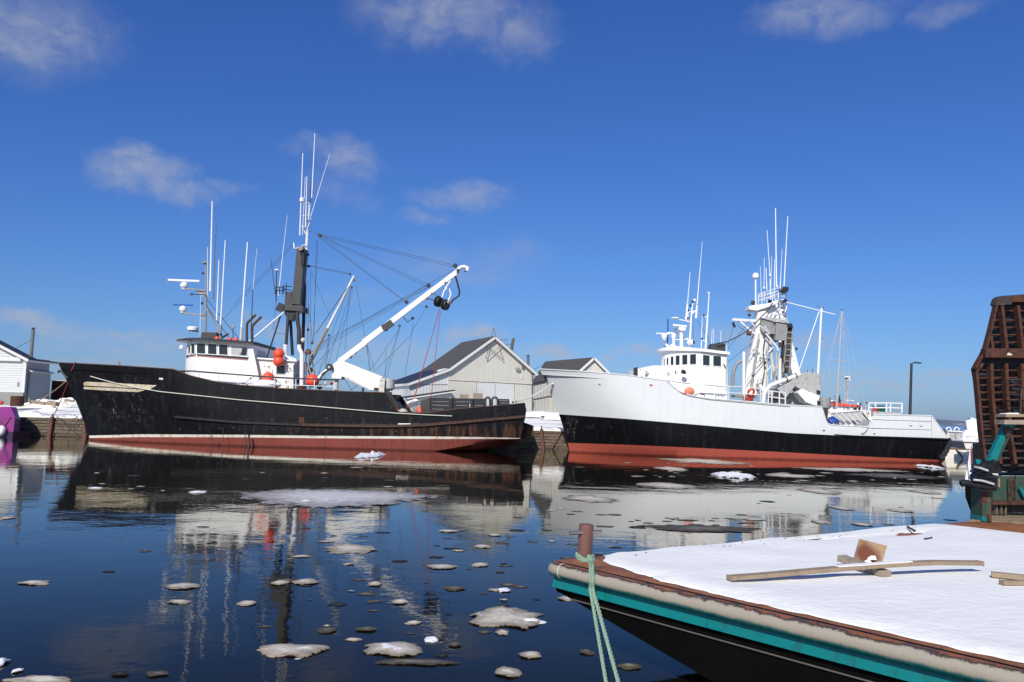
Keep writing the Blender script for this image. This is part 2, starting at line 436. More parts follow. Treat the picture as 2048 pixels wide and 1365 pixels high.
# quay ground ----------------------------------------------------------
QY = 72.0
def ground_z(x, y):
    d = y - QY
    z = 1.72 + min(max(d - 2, 0) * .085, 1.05)
    if x > 9: z = 1.72 + min(max(d - 2, 0) * .02, .1)
    z += .10 * noise.noise(V((x * .35, y * .35, 0))) + .06 * noise.noise(V((x * 1.1, y * 1.1, 4)))
    if d < .4: z = min(z, 1.78)
    return z
mb = MB()
ys = [72, 72.35, 72.8, 73.4, 74, 74.6, 75.3, 76, 77, 78, 79, 80, 81, 82, 83.5, 85, 88, 92, 98, 110, 130, 160]
xs = [-140 + k * 4 for k in range(22)] + [-52 + k * .7 for k in range(92)] + [13 + k for k in range(23)]
rows = [[(x, y if x < 12 or y < 83 else 83, ground_z(x, min(y, 83) if x >= 12 else y)) for x in xs] for y in ys]
mb.grid([[(p[0], p[1], -1.5) for p in rows[0]]] + rows)
ids_r = [(xs[-1], y, 0) for y in ys]
mb.grid([[rows[j][-1] for j in range(len(ys))], [(xs[-1], rows[j][-1][1], -1.5) for j in range(len(ys))]])
tag(obj('quay_ground', mb, 'snow_dirty', smooth=True), kind='structure')

# timber face of the quay: every timber a piece of its own
root = thing('quay_wall', 'timber faced quay wall of stacked weathered beams behind the two big boats', 'quay wall', (0, QY - .2, 0))
rr = random.Random(5)
for row in range(8):
    z = -.35 + row * .262
    x = -50 + rr.uniform(0, 2)
    while x < 35:
        vis = (x < -31) or (-4 < x < 7)
        L = rr.uniform(2.2, 4.2) if vis else rr.uniform(7, 10)
        x2 = min(x + L, 35)
        mb = MB(); dyy = rr.uniform(-.05, .05); hz = .262 - rr.uniform(.022, .06)
        mb.box(((x + x2) / 2, QY - .14 + dyy, z + rr.uniform(-.012, .012)), (x2 - x - rr.uniform(.02, .07), .26, hz), Matrix.Rotation(rr.uniform(-.006, .006), 3, 'Y'))
        obj('timber', mb, rr.choice(['timber', 'timber', 'timber_b']), root, bevel=.02)
        x = x2
# piles
def pile(label, px0, py0, px1, py1, Y, r, band=None, group=None):
    a = P(px0, py0, Y); bb = P(px1, py1, Y); a2 = bb + (a - bb) * 1.45
    rt = thing('mooring_pile', label, 'pile', (bb.x, bb.y, 0), group)
    mb = MB(); mb.tube([a2, a2.lerp(bb, .4) + V((.03, 0, 0)), bb], [r * 1.15, r * 1.05, r], 12)
    obj('post', mb, 'rust_post', rt, smooth=True)
    mb = MB(); mb.tube([bb, bb + V((0, 0, .25))], [r * .45, r * .45], 10)
    obj('post_head', mb, 'rust_post', rt, smooth=True)
    return bb
pile('leaning rust brown mooring pile with red rope tied on top left of the black bow', 98, 874, 105, 834, QY - .45, .17)
pile('dark pile standing right at the waterline stem of the black boat', 170, 884, 169, 856, QY - .45, .18)
pile('thin rusty mooring pile between the black stern and the white bow', 1086, 900, 1083, 858, QY - .45, .13)

# snow lumps along the quay edge and banks by the sheds
mb = MB(); rr = random.Random(11)
def lump(mb, c, sx, sy, sz, seed):
    i0 = len(mb.v); n, k = 14, 6; c = V(c)
    for a in range(k + 1):
        th = math.pi / 2 * a / k
        for j in range(n):
            ph = 2 * math.pi * j / n
            p = V((math.cos(th) * math.cos(ph), math.cos(th) * math.sin(ph), math.sin(th)))
            q = 1 + .35 * noise.noise(p * 1.7 + V((seed, 0, 0))) + .18 * noise.noise(p * 4 + V((0, seed, 0)))
            mb.v.append(c + V((p.x * sx * q, p.y * sy * q, p.z * sz * q - .06)))
    for a in range(k):
        for j in range(n): mb.face((i0 + a * n + j, i0 + a * n + (j + 1) % n, i0 + (a + 1) * n + (j + 1) % n, i0 + (a + 1) * n + j))
for (px, py, Y, sx, sz) in [(118, 805, 82, 1.0, .7), (134, 800, 84, 1.2, .9), (100, 812, 79, .8, .5), (60, 832, 72.6, .8, .35), (40, 833, 72.6, .5, .25), (75, 832, 72.7, .5, .25),
                            (148, 834, 72.6, .8, .3), (160, 833, 72.7, .5, .25), (90, 796, 83, 2.0, .8), (1075, 836, 88, 2.0, .55), (1095, 838, 86, 2.2, .6), (1115, 838, 84, 2.0, .55), (1060, 834, 89, 1.4, .5), (1080, 862, 72.6, .6, .2), (1120, 862, 72.6, .8, .2)]:
    p = P(px, py, Y); lump(mb, (p.x, p.y, ground_z(p.x, p.y)), sx, sx * .7, sz, rr.uniform(0, 50))
tag(obj('snow_banks', mb, 'snow', smooth=True), 'heaps of shovelled snow on the quay by the sheds', 'snow', kind='stuff')

# ---------------------------------------------------------------- centre shed
u = V((.9135, .4067, 0)); v = V((-.4067, .9135, 0)); n0 = V((u.y, -u.x, 0))
C0 = P(897, 760, 88)
def G(px, py, off=0.0): return PL(px, py, C0 + n0 * off, n0)
M['clad_cream'] = ribbed('cream_ribbed_cladding', (.56, .54, .47), (.27, .255, .215), (.9135, .4067, 0), .20)
M['clad_pale'] = ribbed('pale_ribbed_cladding', (.60, .61, .585), (.36, .37, .36), (.9135, .4067, 0), .34)
apex = G(987, 675); el_ = G(897, 739); er = G(1066, 745)
gz = 1.4
shed = thing('big_shed', 'large cream gabled quayside shed with a wire star below its peak', 'shed', (C0.x, C0.y, 0))
L = 9.5
def down(p, z=gz): return V((p.x, p.y, z))
mb = MB()
mb.poly([down(el_), down(er), er, apex, el_])
mb.poly([down(el_) + v * L, down(er) + v * L, er + v * L, apex + v * L, el_ + v * L])
mb.poly([down(er), down(er) + v * L, er + v * L, er])
obj('wall', mb, 'clad_cream', shed)
# annex wall to the left, lower roof
al = G(818, 767); 
mb = MB(); mb.poly([down(al), down(el_), el_ - V((0, 0, .02)), al])
mb.poly([down(al), down(al) + v * L, al + v * L, al]); mb.poly([down(al) + v * L, down(el_) + v * L, el_ + v * L, al + v * L])
obj('wall', mb, 'clad_pale', shed, label='paler lower wall of the side annex')
def slab(a, b, ext, th, over=.0):
    """roof slab from ridge edge a to eave edge b, running along ext"""
    d = (b - a).normalized(); nn = d.cross(V(ext).normalized()).normalized()
    if nn.z < 0: nn = -nn
    mbx = MB(); a0 = a - v * .45; b0 = b + d * over - v * .45
    q = [a0, b0, b0 + nn * th, a0 + nn * th]
    return mbx.prism(q, V(ext).normalized() * (V(ext).length + .7)), nn
rl, nl = slab(apex, el_, v * L, .14, .02); obj('roof', rl, 'roof', shed)
rr_, _ = slab(apex, er, v * L, .14, .45); obj('roof', rr_, 'roof', shed)
ra, na = slab(el_, al, v * L, .13, .25); obj('annex_roof', ra, 'roof_dark', shed, label='dark lower roof of the annex')
for a, bq in ((apex, el_), (apex, er + (er - apex).normalized() * .45), (el_, al + (al - el_).normalized() * .25)):
    mb = MB(); mb.beam(a - v * .50 - V((0, 0, .06)), bq - v * .50 - V((0, 0, .06)), .06, .26)
    obj('bargeboard', mb, 'fascia', shed)
e1 = al + (al - el_).normalized() * .25
mb = MB(); mb.beam(e1 - v * .5 + V((0, 0, -.06)), e1 + v * L + V((0, 0, -.06)), .08, .24); obj('eave_board', mb, 'fascia', shed)
# snow patches left on the annex roof
mb = MB()
for (a0, a1, w0, w1, sd) in [(.02, .55, .0, .05, 1), (.0, .38, .10, .17, 2), (.06, .3, .19, .24, 4)]:
    top, bot = [], []
    for k in range(13):
        tt = a0 + (a1 - a0) * k / 12
        base = el_.lerp(al, .02 + tt * .5) - v * .35
        top.append(base + v * L * (w0 + .03 * noise.noise(V((k * .6, sd, 0)))) + na * .16)
        bot.append(base + v * L * (w1 + .05 * noise.noise(V((k * .6, sd, 9)))) + na * .16)
    mb.grid([[p - na * .03 for p in top], top, bot, [p - na * .03 for p in bot]])
tag(obj('roof_snow', mb, 'snow', shed, smooth=True), kind='stuff')
# girt trim, sliding doors, panels
def quad_panel(px0, py0, px1, py1, off, th, name, mat, parent, label=None, tilt=0.0):
    pts = [G(px0, py1, -off), G(px1, py1 + tilt, -off), G(px1, py0 + tilt, -off), G(px0, py0, -off)]
    m2 = MB(); m2.prism(pts, n0 * th); return obj(name, m2, mat, parent, label)
# n0 points towards camera
if n0.y > 0: n0 = -n0
def GF(px, py, off): return PL(px, py, C0 + n0 * off, n0)
def panel(px0, py0, px1, py1, off, th, name, mat, parent, label=None, tilt=0.0):
    pts = [GF(px0, py1, off), GF(px1, py1 + tilt, off), GF(px1, py0 + tilt, off), GF(px0, py0, off)]
    m2 = MB(); m2.prism(pts, n0 * th); return obj(name, m2, mat, parent, label)
panel(896.5, 757.5, 1063, 760.5, .02, .10, 'girt_board', 'cream', shed, tilt=8.5)
panel(896.5, 762, 953, 832, .03, .05, 'sliding_door', 'clad_cream', shed, 'ribbed cream sliding door', 3)
panel(954.5, 765, 989.5, 834, .06, .05, 'sliding_door', 'siding_white', shed, 'smooth pale left leaf', 2)
panel(990.5, 766.5, 1028, 836, .06, .05, 'sliding_door', 'siding_white', shed, 'smooth pale right leaf', 2.5)
panel(1029.5, 769, 1063, 838, .03, .05, 'sliding_door', 'clad_cream', shed, 'ribbed cream right door', 2)
panel(1063.5, 748, 1066, 832, .02, .06, 'corner_post', 'pipe', shed)
panel(895.5, 741, 897.5, 832, .02, .05, 'corner_post', 'siding_white', shed)
panel(1031.5, 736, 1039, 742, .04, .25, 'flood_light', 'grey_metal', shed)
panel(1043.5, 734, 1048, 738, .04, .2, 'flood_light', 'pipe', shed)
panel(1042, 749, 1044.5, 758, .04, .06, 'notice', 'fascia', shed)
panel(819, 770, 896, 770.6, .02, .03, 'seam', 'pipe', shed, tilt=-1)
# five pointed star of wire on the gable
Z6 = lambda x, y: (740 + x / 4.875, 640 + y / 4.875)
sp = [GF(*Z6(*q), .35) for q in ((1206, 82), (1130, 383), (1340, 196), (1066, 186), (1300, 393))]
star = None
for k, (i, j) in enumerate(((0, 1), (1, 2), (2, 3), (3, 4), (4, 0))):
    mb = MB(); mb.tube([sp[i], sp[j]], .035, 6)
    if star is None: star = obj('star', mb, 'pipe', shed)
    else: obj('star_bar', mb, 'pipe', star)
# stove pipes
def stove(px0, py0, px1, py1, Y, r, parent, mat='pipe', cap=True):
    a, bq = P(px0, py0, Y), P(px1, py1, Y)
    mb = MB(); mb.tube([a, bq], r, 12); o = obj('stove_pipe', mb, mat, parent, smooth=True)
    if cap:
        mb = MB(); mb.lathe(bq, [(r * .7, -.05), (r * .7, .12), (r * 1.25, .12), (r * 1.2, .2), (0, .24)], 12); obj('rain_cap', mb, 'charcoal', o)
stove(1022, 706, 1027, 677, 94.5, .17, shed, 'timber', False)
mb = MB(); mb.tube([P(1010, 690, 93.5), P(1026, 688, 94.5)], .03, 6); obj('stay_rod', mb, 'pipe', shed)
# low porch in front of the annex
porch = thing('lean_to', 'low lean-to with dark sloping roof against the annex of the big shed', 'lean-to', (C0.x - 2, C0.y - 2, 0))
NP = C0 + n0 * 1.6
def GP(px, py, off=0.0): return PL(px, py, NP + n0 * off, n0)
mb = MB(); mb.prism([down(GP(820, 830)), down(GP(903, 830)), GP(903, 783), GP(820, 795)], -n0 * 1.4); obj('wall', mb, 'grey_light', porch)
mb = MB(); mb.prism([GP(814, 796.5, .4), GP(911, 782.5, .4), GP(911, 780, .4), GP(814, 793.5, .4)], -n0 * 2.0); obj('roof', mb, 'roof_dark', porch)
mb = MB(); mb.beam(GP(814, 797.5, .44), GP(911, 783.5, .44), .05, .12); obj('fascia_board', mb, 'fascia', porch)
mb = MB(); mb.prism([GP(807, 811, .5), GP(828, 803, .5), GP(838, 801, .5), GP(830, 797, .5), GP(818, 803, .5)], -n0 * .6); obj('snowy_hood', mb, 'snow', porch)
mb = MB(); mb.prism([GP(826, 812, .02), GP(836, 812, .02), GP(836, 830, .02), GP(826, 830, .02)], n0 * .05); obj('door', mb, 'grey_metal', porch)
for (x0, y0, x1, y1) in ((920, 789.5, 934, 795), (947, 787, 962, 794)):     # two wood frames leaning on the shed doors
    mb = MB(); a = GF(x0, y1, .8); b2 = GF(x1, y0, .8)
    mb.prism([GF(x0, y1 + 34, .8), GF(x1, y1 + 34, .8), GF(x1, y0, .8), GF(x0, y0, .8)], n0 * .5)
    o = obj('fish_crate', mb, 'wood_grey', loc=(a.x, a.y, 2.0))
    tag(o, 'grey wooden crate in front of the ribbed left shed door' if x0 < 940 else 'grey wooden crate in front of the seam of the pale shed doors', 'crate')

# ---------------------------------------------------------------- second shed, behind the white bow
SY = 100.0
shed2 = thing('small_shed', 'smaller cream shed with grey roof showing behind the white bow', 'shed', P(1120, 800, SY))
M['clad_cream2'] = ribbed('cream_ribbed_cladding_b', (.56, .54, .47), (.27, .255, .215), (.707, .707, 0), .20)
SF, SB = 96.0, 104.5
eF, eB, aF, aB, eR = P(1152, 747, SF), P(1066, 767, SB), P(1184, 718, SF), P(1092, 725, SB), P(1222, 757, SF)
mb = MB(); mb.poly([down(eB), down(eF), eF, eB]); mb.poly([down(eF), down(eR), eR, aF, eF])
mb.poly([down(eR), down(eR) + (eB - eF), eR + (eB - eF), eR]); obj('wall', mb, 'clad_cream2', shed2)
def roofq(a0, a1, b0, b1):
    nn = (a1 - a0).cross(b0 - a0).normalized(); nn = nn if nn.z > 0 else -nn
    m2 = MB(); m2.prism([a0 + nn * .03, a1 + nn * .03, b1 + nn * .03, b0 + nn * .03], nn * .13); return m2
o1, o2 = (eF - aF) * .12, (eR - aF) * .12; fw = (eF - eB).normalized() * .4
obj('roof', roofq(aF + fw, aB, eF + o1 + fw, eB + o1), 'roof', shed2)
obj('roof', roofq(aF + fw, aB, eR + o2 + fw, eR + (eB - eF) + o2), 'roof', shed2)
for q1 in (eF + o1, eR + o2):
    mb = MB(); mb.beam(aF + fw * 1.15, q1 + fw * 1.15, .08, .26); obj('bargeboard', mb, 'fascia', shed2)
dv = (eF - eB); 
def wq(f0, f1, top, name, mat, lift):
    p0, p1 = eB + dv * f0, eB + dv * f1; nn = V((dv.y, -dv.x, 0)).normalized(); nn = nn if nn.dot(CAM - p0) > 0 else -nn
    m2 = MB(); m2.prism([V((p0.x, p0.y, 1.8)) + nn * lift, V((p1.x, p1.y, 1.8)) + nn * lift, V((p1.x, p1.y, p1.z - top)) + nn * lift, V((p0.x, p0.y, p0.z - top)) + nn * lift], nn * .06); obj(name, m2, mat, shed2)
wq(.02, .44, 2.2, 'sliding_door', 'clad_cream2', .02)
mb = MB(); nn = V((dv.y, -dv.x, 0)).normalized(); nn = nn if nn.dot(CAM - eB) > 0 else -nn
mb.beam(eB + nn * .1 - V((0, 0, 2.1)), eB + dv * .5 + nn * .1 - V((0, 0, 2.1)), .1, .12); obj('door_rail', mb, 'pipe', shed2)
stove(1057, 760, 1056, 714, SY + 2.5, .17, shed2)
mb = MB(); mb.tube([P(1058, 745, SY + 2.5), P(1092, 726, SY + 3.4)], .025, 6); obj('stay_rod', mb, 'rope_dark', shed2)

# ---------------------------------------------------------------- left shed
LY = 84.0
ls = thing('white_shed', 'white clapboard shed with stove pipe at the left edge of the quay', 'shed', P(30, 790, LY))
cr = P(52, 716, LY); xl = P(-90, 716, LY).x
apx = P(-95, 640, LY)
ln = 4.4
M['shade_siding'] = plain('shade_grey_siding', (.25, .265, .275), .7, var=.1)  # shade of the right-facing walls put into a darker siding colour
gb = 2.6
def rake_z(x): return cr.z + (apx.z - cr.z) * (cr.x - x) / (cr.x - apx.x)
z = P(30, 785, LY).z; k = 0
fnd = z
while z < apx.z - .2:       # clapboards, each its own board
    z2 = z + .245
    xr = cr.x if z2 <= cr.z else cr.x - (z2 - cr.z) / (apx.z - cr.z) * (cr.x - apx.x)
    mb = MB(); x0 = apx.x
    mb.prism([(x0, LY - .045, z), (x0, LY, z), (x0, LY, z2 - .012), (x0, LY - .012, z2 - .012)], (xr - x0, 0, 0))
    obj('board', mb, 'siding_white', ls); z = z2; k += 1
mb = MB(); mb.poly([(apx.x, LY + .02, gb), (cr.x, LY + .02, gb), (cr.x, LY + .02, cr.z), (apx.x, LY + .02, apx.z)])
obj('wall', mb, 'siding_white', ls); mb = MB()
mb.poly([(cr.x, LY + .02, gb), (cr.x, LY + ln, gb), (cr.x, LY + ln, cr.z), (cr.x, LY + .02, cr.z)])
obj('wall', mb, 'shade_siding', ls)
mb = MB(); mb.box(((apx.x + cr.x) / 2, LY + ln / 2, gb + (fnd - gb) / 2 - .5), (cr.x - apx.x + .06, ln + .16, fnd - gb + 1.0)); obj('foundation', mb, 'concrete', ls)
mb = MB(); mb.box((cr.x + .03, LY - .03, (fnd + cr.z) / 2), (.2, .14, cr.z - fnd)); obj('corner_board', mb, 'fascia', ls)
ov = .55
e = V((cr.x + ov, 0, rake_z(cr.x + ov)))
mb = MB(); mb.prism([(apx.x, LY - .5, apx.z), (e.x, LY - .5, e.z), (e.x, LY - .5, e.z + .16), (apx.x, LY - .5, apx.z + .16)], (0, 1.7, 0)); obj('roof', mb, 'roof_dark', ls)
mb = MB(); mb.prism([(e.x - 4, LY + 1.2, e.z + .45), (e.x, LY + 1.2, e.z), (e.x, LY + 1.2, e.z + .14), (e.x - 4, LY + 1.2, e.z + .6)], (0, ln - .6, 0)); obj('roof', mb, 'roof_dark', ls, 'lower rear roof')
mb = MB(); mb.beam((apx.x, LY - .54, apx.z - .05), (e.x, LY - .54, e.z - .05), .07, .26); obj('bargeboard', mb, 'fascia', ls)
mb = MB(); mb.box((e.x - .04, LY + ln / 2, e.z - .06), (.07, ln + 1.0, .22)); obj('eave_board', mb, 'fascia', ls)
mb = MB(); mb.box((e.x - .3, LY + ln / 2, e.z - .08), (.5, ln + .9, .03)); obj('soffit', mb, 'fascia', ls)
xm = 2 * apx.x - cr.x     # the far half of the gable, beyond the picture
mb = MB(); mb.poly([(xm, LY, gb), (apx.x, LY, gb), (apx.x, LY, apx.z), (xm, LY, cr.z)]); mb.poly([(xm, LY, gb), (xm, LY + ln, gb), (xm, LY + ln, cr.z), (xm, LY, cr.z)]); obj('wall', mb, 'siding_white', ls)
mb = MB(); mb.prism([(apx.x, LY - .5, apx.z), (2 * apx.x - e.x, LY - .5, e.z), (2 * apx.x - e.x, LY - .5, e.z + .16), (apx.x, LY - .5, apx.z + .16)], (0, 1.7, 0)); obj('roof', mb, 'roof_dark', ls)
mb = MB(); mb.prism([(xm, LY + 1.19, gb), (cr.x - .02, LY + 1.19, gb), (cr.x - .02, LY + 1.19, cr.z), (apx.x, LY + 1.19, apx.z - .02), (xm, LY + 1.19, cr.z)], (0, .1, 0)); obj('wall', mb, 'siding_white', ls)
a = P(-6, 714, LY - .2); b2 = P(42, 723, LY - .2)
mb = MB(); mb.prism([(a.x, LY - .06, a.z), (b2.x, LY - .06, a.z - .02), (b2.x, LY - .06, b2.z), (a.x, LY - .06, b2.z)], (0, -.28, 0)); obj('door_hood', mb, 'fascia', ls)
a = P(37, 769, LY); mb = MB(); mb.box((a.x, LY - .08, a.z), (.16, .1, .4)); obj('meter_box', mb, 'grey_metal', ls)
a = P(62, 706, LY + 1.0); stove(62, 716, 66.5, 660, LY + 1.0, .16, ls)
mb = MB(); mb.tube([P(63, 680, LY + 1), P(30, 698, LY + 1)], .025, 6); obj('stay_rod', mb, 'pipe', ls)
# side lean-to on its right
sx = cr.x
lt = thing('side_shed', 'lean-to with shade-darkened walls built against the right side of the white shed', 'lean-to', (sx + .8, LY + 2, 2.5))
z1 = P(59, 742, LY + .6).z; z2 = z1 - .15; x2 = sx + .32
mb = MB(); mb.prism([(sx + .08, LY + .6, 1.8), (x2, LY + .6, 1.8), (x2, LY + .6, z2), (sx + .08, LY + .6, z1)], (0, 3.6, 0)); obj('wall', mb, 'shade_siding', lt)
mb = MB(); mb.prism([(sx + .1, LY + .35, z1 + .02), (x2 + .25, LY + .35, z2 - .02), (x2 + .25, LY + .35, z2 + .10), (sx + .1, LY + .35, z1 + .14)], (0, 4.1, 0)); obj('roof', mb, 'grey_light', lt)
# rusty container
a = P(104, 762, 92); b2 = P(150, 790, 92)
ct = thing('rusty_container', 'rust brown steel container in shade behind the black bow', 'container', (a.x, 92, 2.7))
mb = MB(); mb.box(((a.x + b2.x) / 2, 93.2, (a.z + 2.6) / 2), (b2.x - a.x, 2.4, a.z - 2.6)); obj('body', mb, 'rust', ct)
for k in range(9):
    xx = a.x + .2 + k * (b2.x - a.x - .4) / 8
    mb = MB(); mb.box((xx, 91.97, (a.z + 2.6) / 2), (.1, .07, a.z - 2.9)); obj('rib', mb, 'rust', ct)
mb = MB(); mb.box(((a.x + b2.x) / 2, 93.2, a.z + .06), (b2.x - a.x + .1, 2.5, .1)); obj('roof_edge', mb, 'grey_light', ct)
# rusty drum, blocks of wood
c = P(34, 811, 78.5)
dr = thing('steel_drum', 'rusty open steel drum standing in snow by the white shed', 'drum', c)
mb = MB(); mb.lathe(c, [(.56, -.1), (.58, 0), (.58, .3), (.6, .32), (.58, .34), (.58, .62), (.6, .64), (.58, .66), (.58, .86), (.6, .88), (.55, .88), (.54, .2)], 20); obj('barrel', mb, 'rust', dr, smooth=True)
for (px, py, Y, s, ang, lab) in [(76, 806, 80, (1.3, .5, .3), .2, 'flat tan timber block in snow right of the drum'), (106, 808, 79, (1.0, .6, .4), -.15, 'chunky tan timber block between two snow heaps'), (139, 802, 82, (.9, .3, .25), .25, 'short grey log in snow near the black stem')]:
    p = P(px, py, Y); mb = MB(); mb.box(p + V((0, 0, .02)), s, Matrix.Rotation(ang, 3, 'Z') @ Matrix.Rotation(.12, 3, 'Y'))
    o = obj('timber_block', mb, 'wood', loc=p, bevel=.03); tag(o, lab, 'timber')
p = P(1100, 836, 83.5); mb = MB(); mb.box(p, (1.9, .25, .14), Matrix.Rotation(.13, 3, 'Y')); tag(obj('plank', mb, 'rust', loc=p, bevel=.01), 'reddish plank lying on the snow bank by the smaller shed', 'plank')
p = P(0, 806, 79)
mb = MB(); mb.ball(p, .28, 12, 1.3, .8, .8); tag(obj('red_float', mb, 'red', loc=p, smooth=True), 'red float on the snow at the left edge', 'float')

# ---------------------------------------------------------------- purple boat at the left edge
pb = thing('purple_boat', 'magenta cabin boat cut by the left edge, lying against the timber quay', 'boat', P(10, 874, 69))
Yp = 68.2
def Q(px, py, Y=Yp): return P(px, py, Y)
mb = MB()
fr = [Q(-60, 832), Q(-60, 860), Q(28, 864), Q(31, 835)]
top = [P(-60, 816, Yp + .5), P(20, 814, Yp + .5)]
bk = Yp + 2.6
mb.poly([Q(-60, 875), Q(26, 871), Q(30, 834), Q(-60, 836)])
mb.poly([Q(-60, 836), Q(30, 834), P(21, 814, Yp + .6), P(-60, 814, Yp + .6)])
mb.poly([Q(26, 871), P(39, 868, Yp + 1.2), P(40.5, 839, Yp + 1.2), Q(30, 834)])
mb.poly([Q(30, 834), P(40.5, 839, Yp + 1.2), P(33, 815, Yp + 1.4), P(21, 814, Yp + .6)])
mb.poly([P(39, 868, Yp + 1.2), P(36, 866, bk), P(36, 838, bk), P(40.5, 839, Yp + 1.2)])
mb.poly([P(40.5, 839, Yp + 1.2), P(36, 838, bk), P(30, 815, bk), P(33, 815, Yp + 1.4)])
mb.poly([P(21, 814, Yp + .6), P(33, 815, Yp + 1.4), P(30, 815, bk), P(-60, 815, bk), P(-60, 814, Yp + .6)])
mb.poly([Q(-60, 875), Q(-60, 836), P(-60, 814, Yp + .6), P(-60, 815, bk), P(-60, 866, bk)])
obj('cabin', mb, 'magenta', pb)
mb = MB(); mb.prism([Q(-60, 866, Yp - .03), Q(26, 864, Yp - .03), Q(24, 884, Yp - .03), Q(-60, 886, Yp - .03)], (0, 2.6, 0)); obj('hull', mb, 'magenta_dark', pb)
mb = MB(); mb.ball(Q(3, 862, Yp - .25), .34, 14, 1, 1, 1.3); tag(obj('fender', mb, 'white', loc=Q(3, 868, Yp - .25), smooth=True), 'white bulb fender hanging on the side of the magenta boat', 'fender')
mb = MB(); mb.tube([Q(22, 834, Yp - .05), Q(6, 858, Yp - .05)], .025, 6); mb.tube([Q(0, 842, Yp - .05), Q(14, 860, Yp - .05)], .025, 6); obj('lashing', mb, 'rope_dark', pb)

# ---------------------------------------------------------------- lamp post behind the white stern
lp = thing('street_lamp', 'tall dark lamp post with one arm rising behind the white stern', 'street lamp', P(1819, 845, 77))
a, b2 = P(1818.5, 870, 77), P(1823, 727, 77)
mb = MB(); mb.tube([V((a.x, a.y, 1.6)), b2], [.14, .11], 10); obj('pole', mb, 'lampbody', lp, smooth=True)
mb = MB(); mb.tube([b2 - V((0, 0, .05)), b2 + V((.35, 0, .12))], .05, 8); obj('arm', mb, 'lampbody', lp)
mb = MB(); c = P(1835, 726, 77); mb.box(c, (.65, .3, .12), Matrix.Rotation(.06, 3, 'Y')); obj('lamp_head', mb, 'lampbody', lp, bevel=.04)
# ================================================================== HULL BUILDER
class Hull:
    """rows run from keel to sheer; each row: y = pixel polyline or z = height polyline over px, x0/x1 = stem/stern px"""
    def __init__(s, Yc, rows, ss):
        s.Yc, s.rows, s.ss = Yc, rows, sorted(set(ss)); s.near = []
        for r in rows:
            line = []
            for q in s.ss:
                px = r['x0'] + (r['x1'] - r['x0']) * q
                e = min(q / r['ent'], 1); hb = r['B'] * (1 - (1 - e) ** r.get('p', 2.0))
                hb *= 1 - r.get('st', .18) * max(0, (q - .72) / .28) ** 2
                Y = Yc - hb
                if 'z' in r:
                    z = interp(r['z'], px); X = ray(px, 860).x / ray(px, 860).y * Y; pt = V((X, Y, z))
                else: pt = P(px, interp(r['y'], px), Y)
                line.append(pt)
            s.near.append(line)
    def mir(s, p): return V((p.x, 2 * s.Yc - p.y, p.z))
    def build(s, mats_of_band):
        mb = MB()
        N = [[mb.vert(p) for p in l] for l in s.near]
        Fr = [[mb.vert(s.mir(p)) for p in l] for l in s.near]
        for i in range(len(N) - 1):
            mb.mi = mats_of_band[i]
            for k in range(len(s.ss) - 1):
                mb.face((N[i][k], N[i][k + 1], N[i + 1][k + 1], N[i + 1][k]))
                mb.face((Fr[i][k + 1], Fr[i][k], Fr[i + 1][k], Fr[i + 1][k + 1]))
            mb.face((N[i][-1], Fr[i][-1], Fr[i + 1][-1], N[i + 1][-1]))
        mb.mi = 0
        for k in range(len(s.ss) - 1): mb.face((Fr[0][k], Fr[0][k + 1], N[0][k + 1], N[0][k]))
        return mb
    def deck(s, drop, i=-1):
        mb = MB(); a = [p - V((0, -.06, drop)) for p in s.near[i]]
        mb.grid([a, [s.mir(p) for p in a]]); return mb
    def row_pts(s, i, off=0.0, q0=0, q1=1, dz=0.0):
        return [p + V((0, -off, dz)) for p, q in zip(s.near[i], s.ss) if q0 <= q <= q1]
    def at(s, px, py, off=.02):
        """point on the near side seen at a photo pixel"""
        lst = []
        for line in s.near:
            pr = [proj(p) for p in line]
            for k in range(len(pr) - 1):
                a, b = pr[k][0], pr[k + 1][0]
                if a <= px <= b or b <= px <= a:
                    t = 0 if a == b else (px - a) / (b - a)
                    lst.append((pr[k][1] + (pr[k + 1][1] - pr[k][1]) * t, line[k].y + (line[k + 1].y - line[k].y) * t)); break
        lst.sort()
        return P(px, py, interp(lst, py) - off)

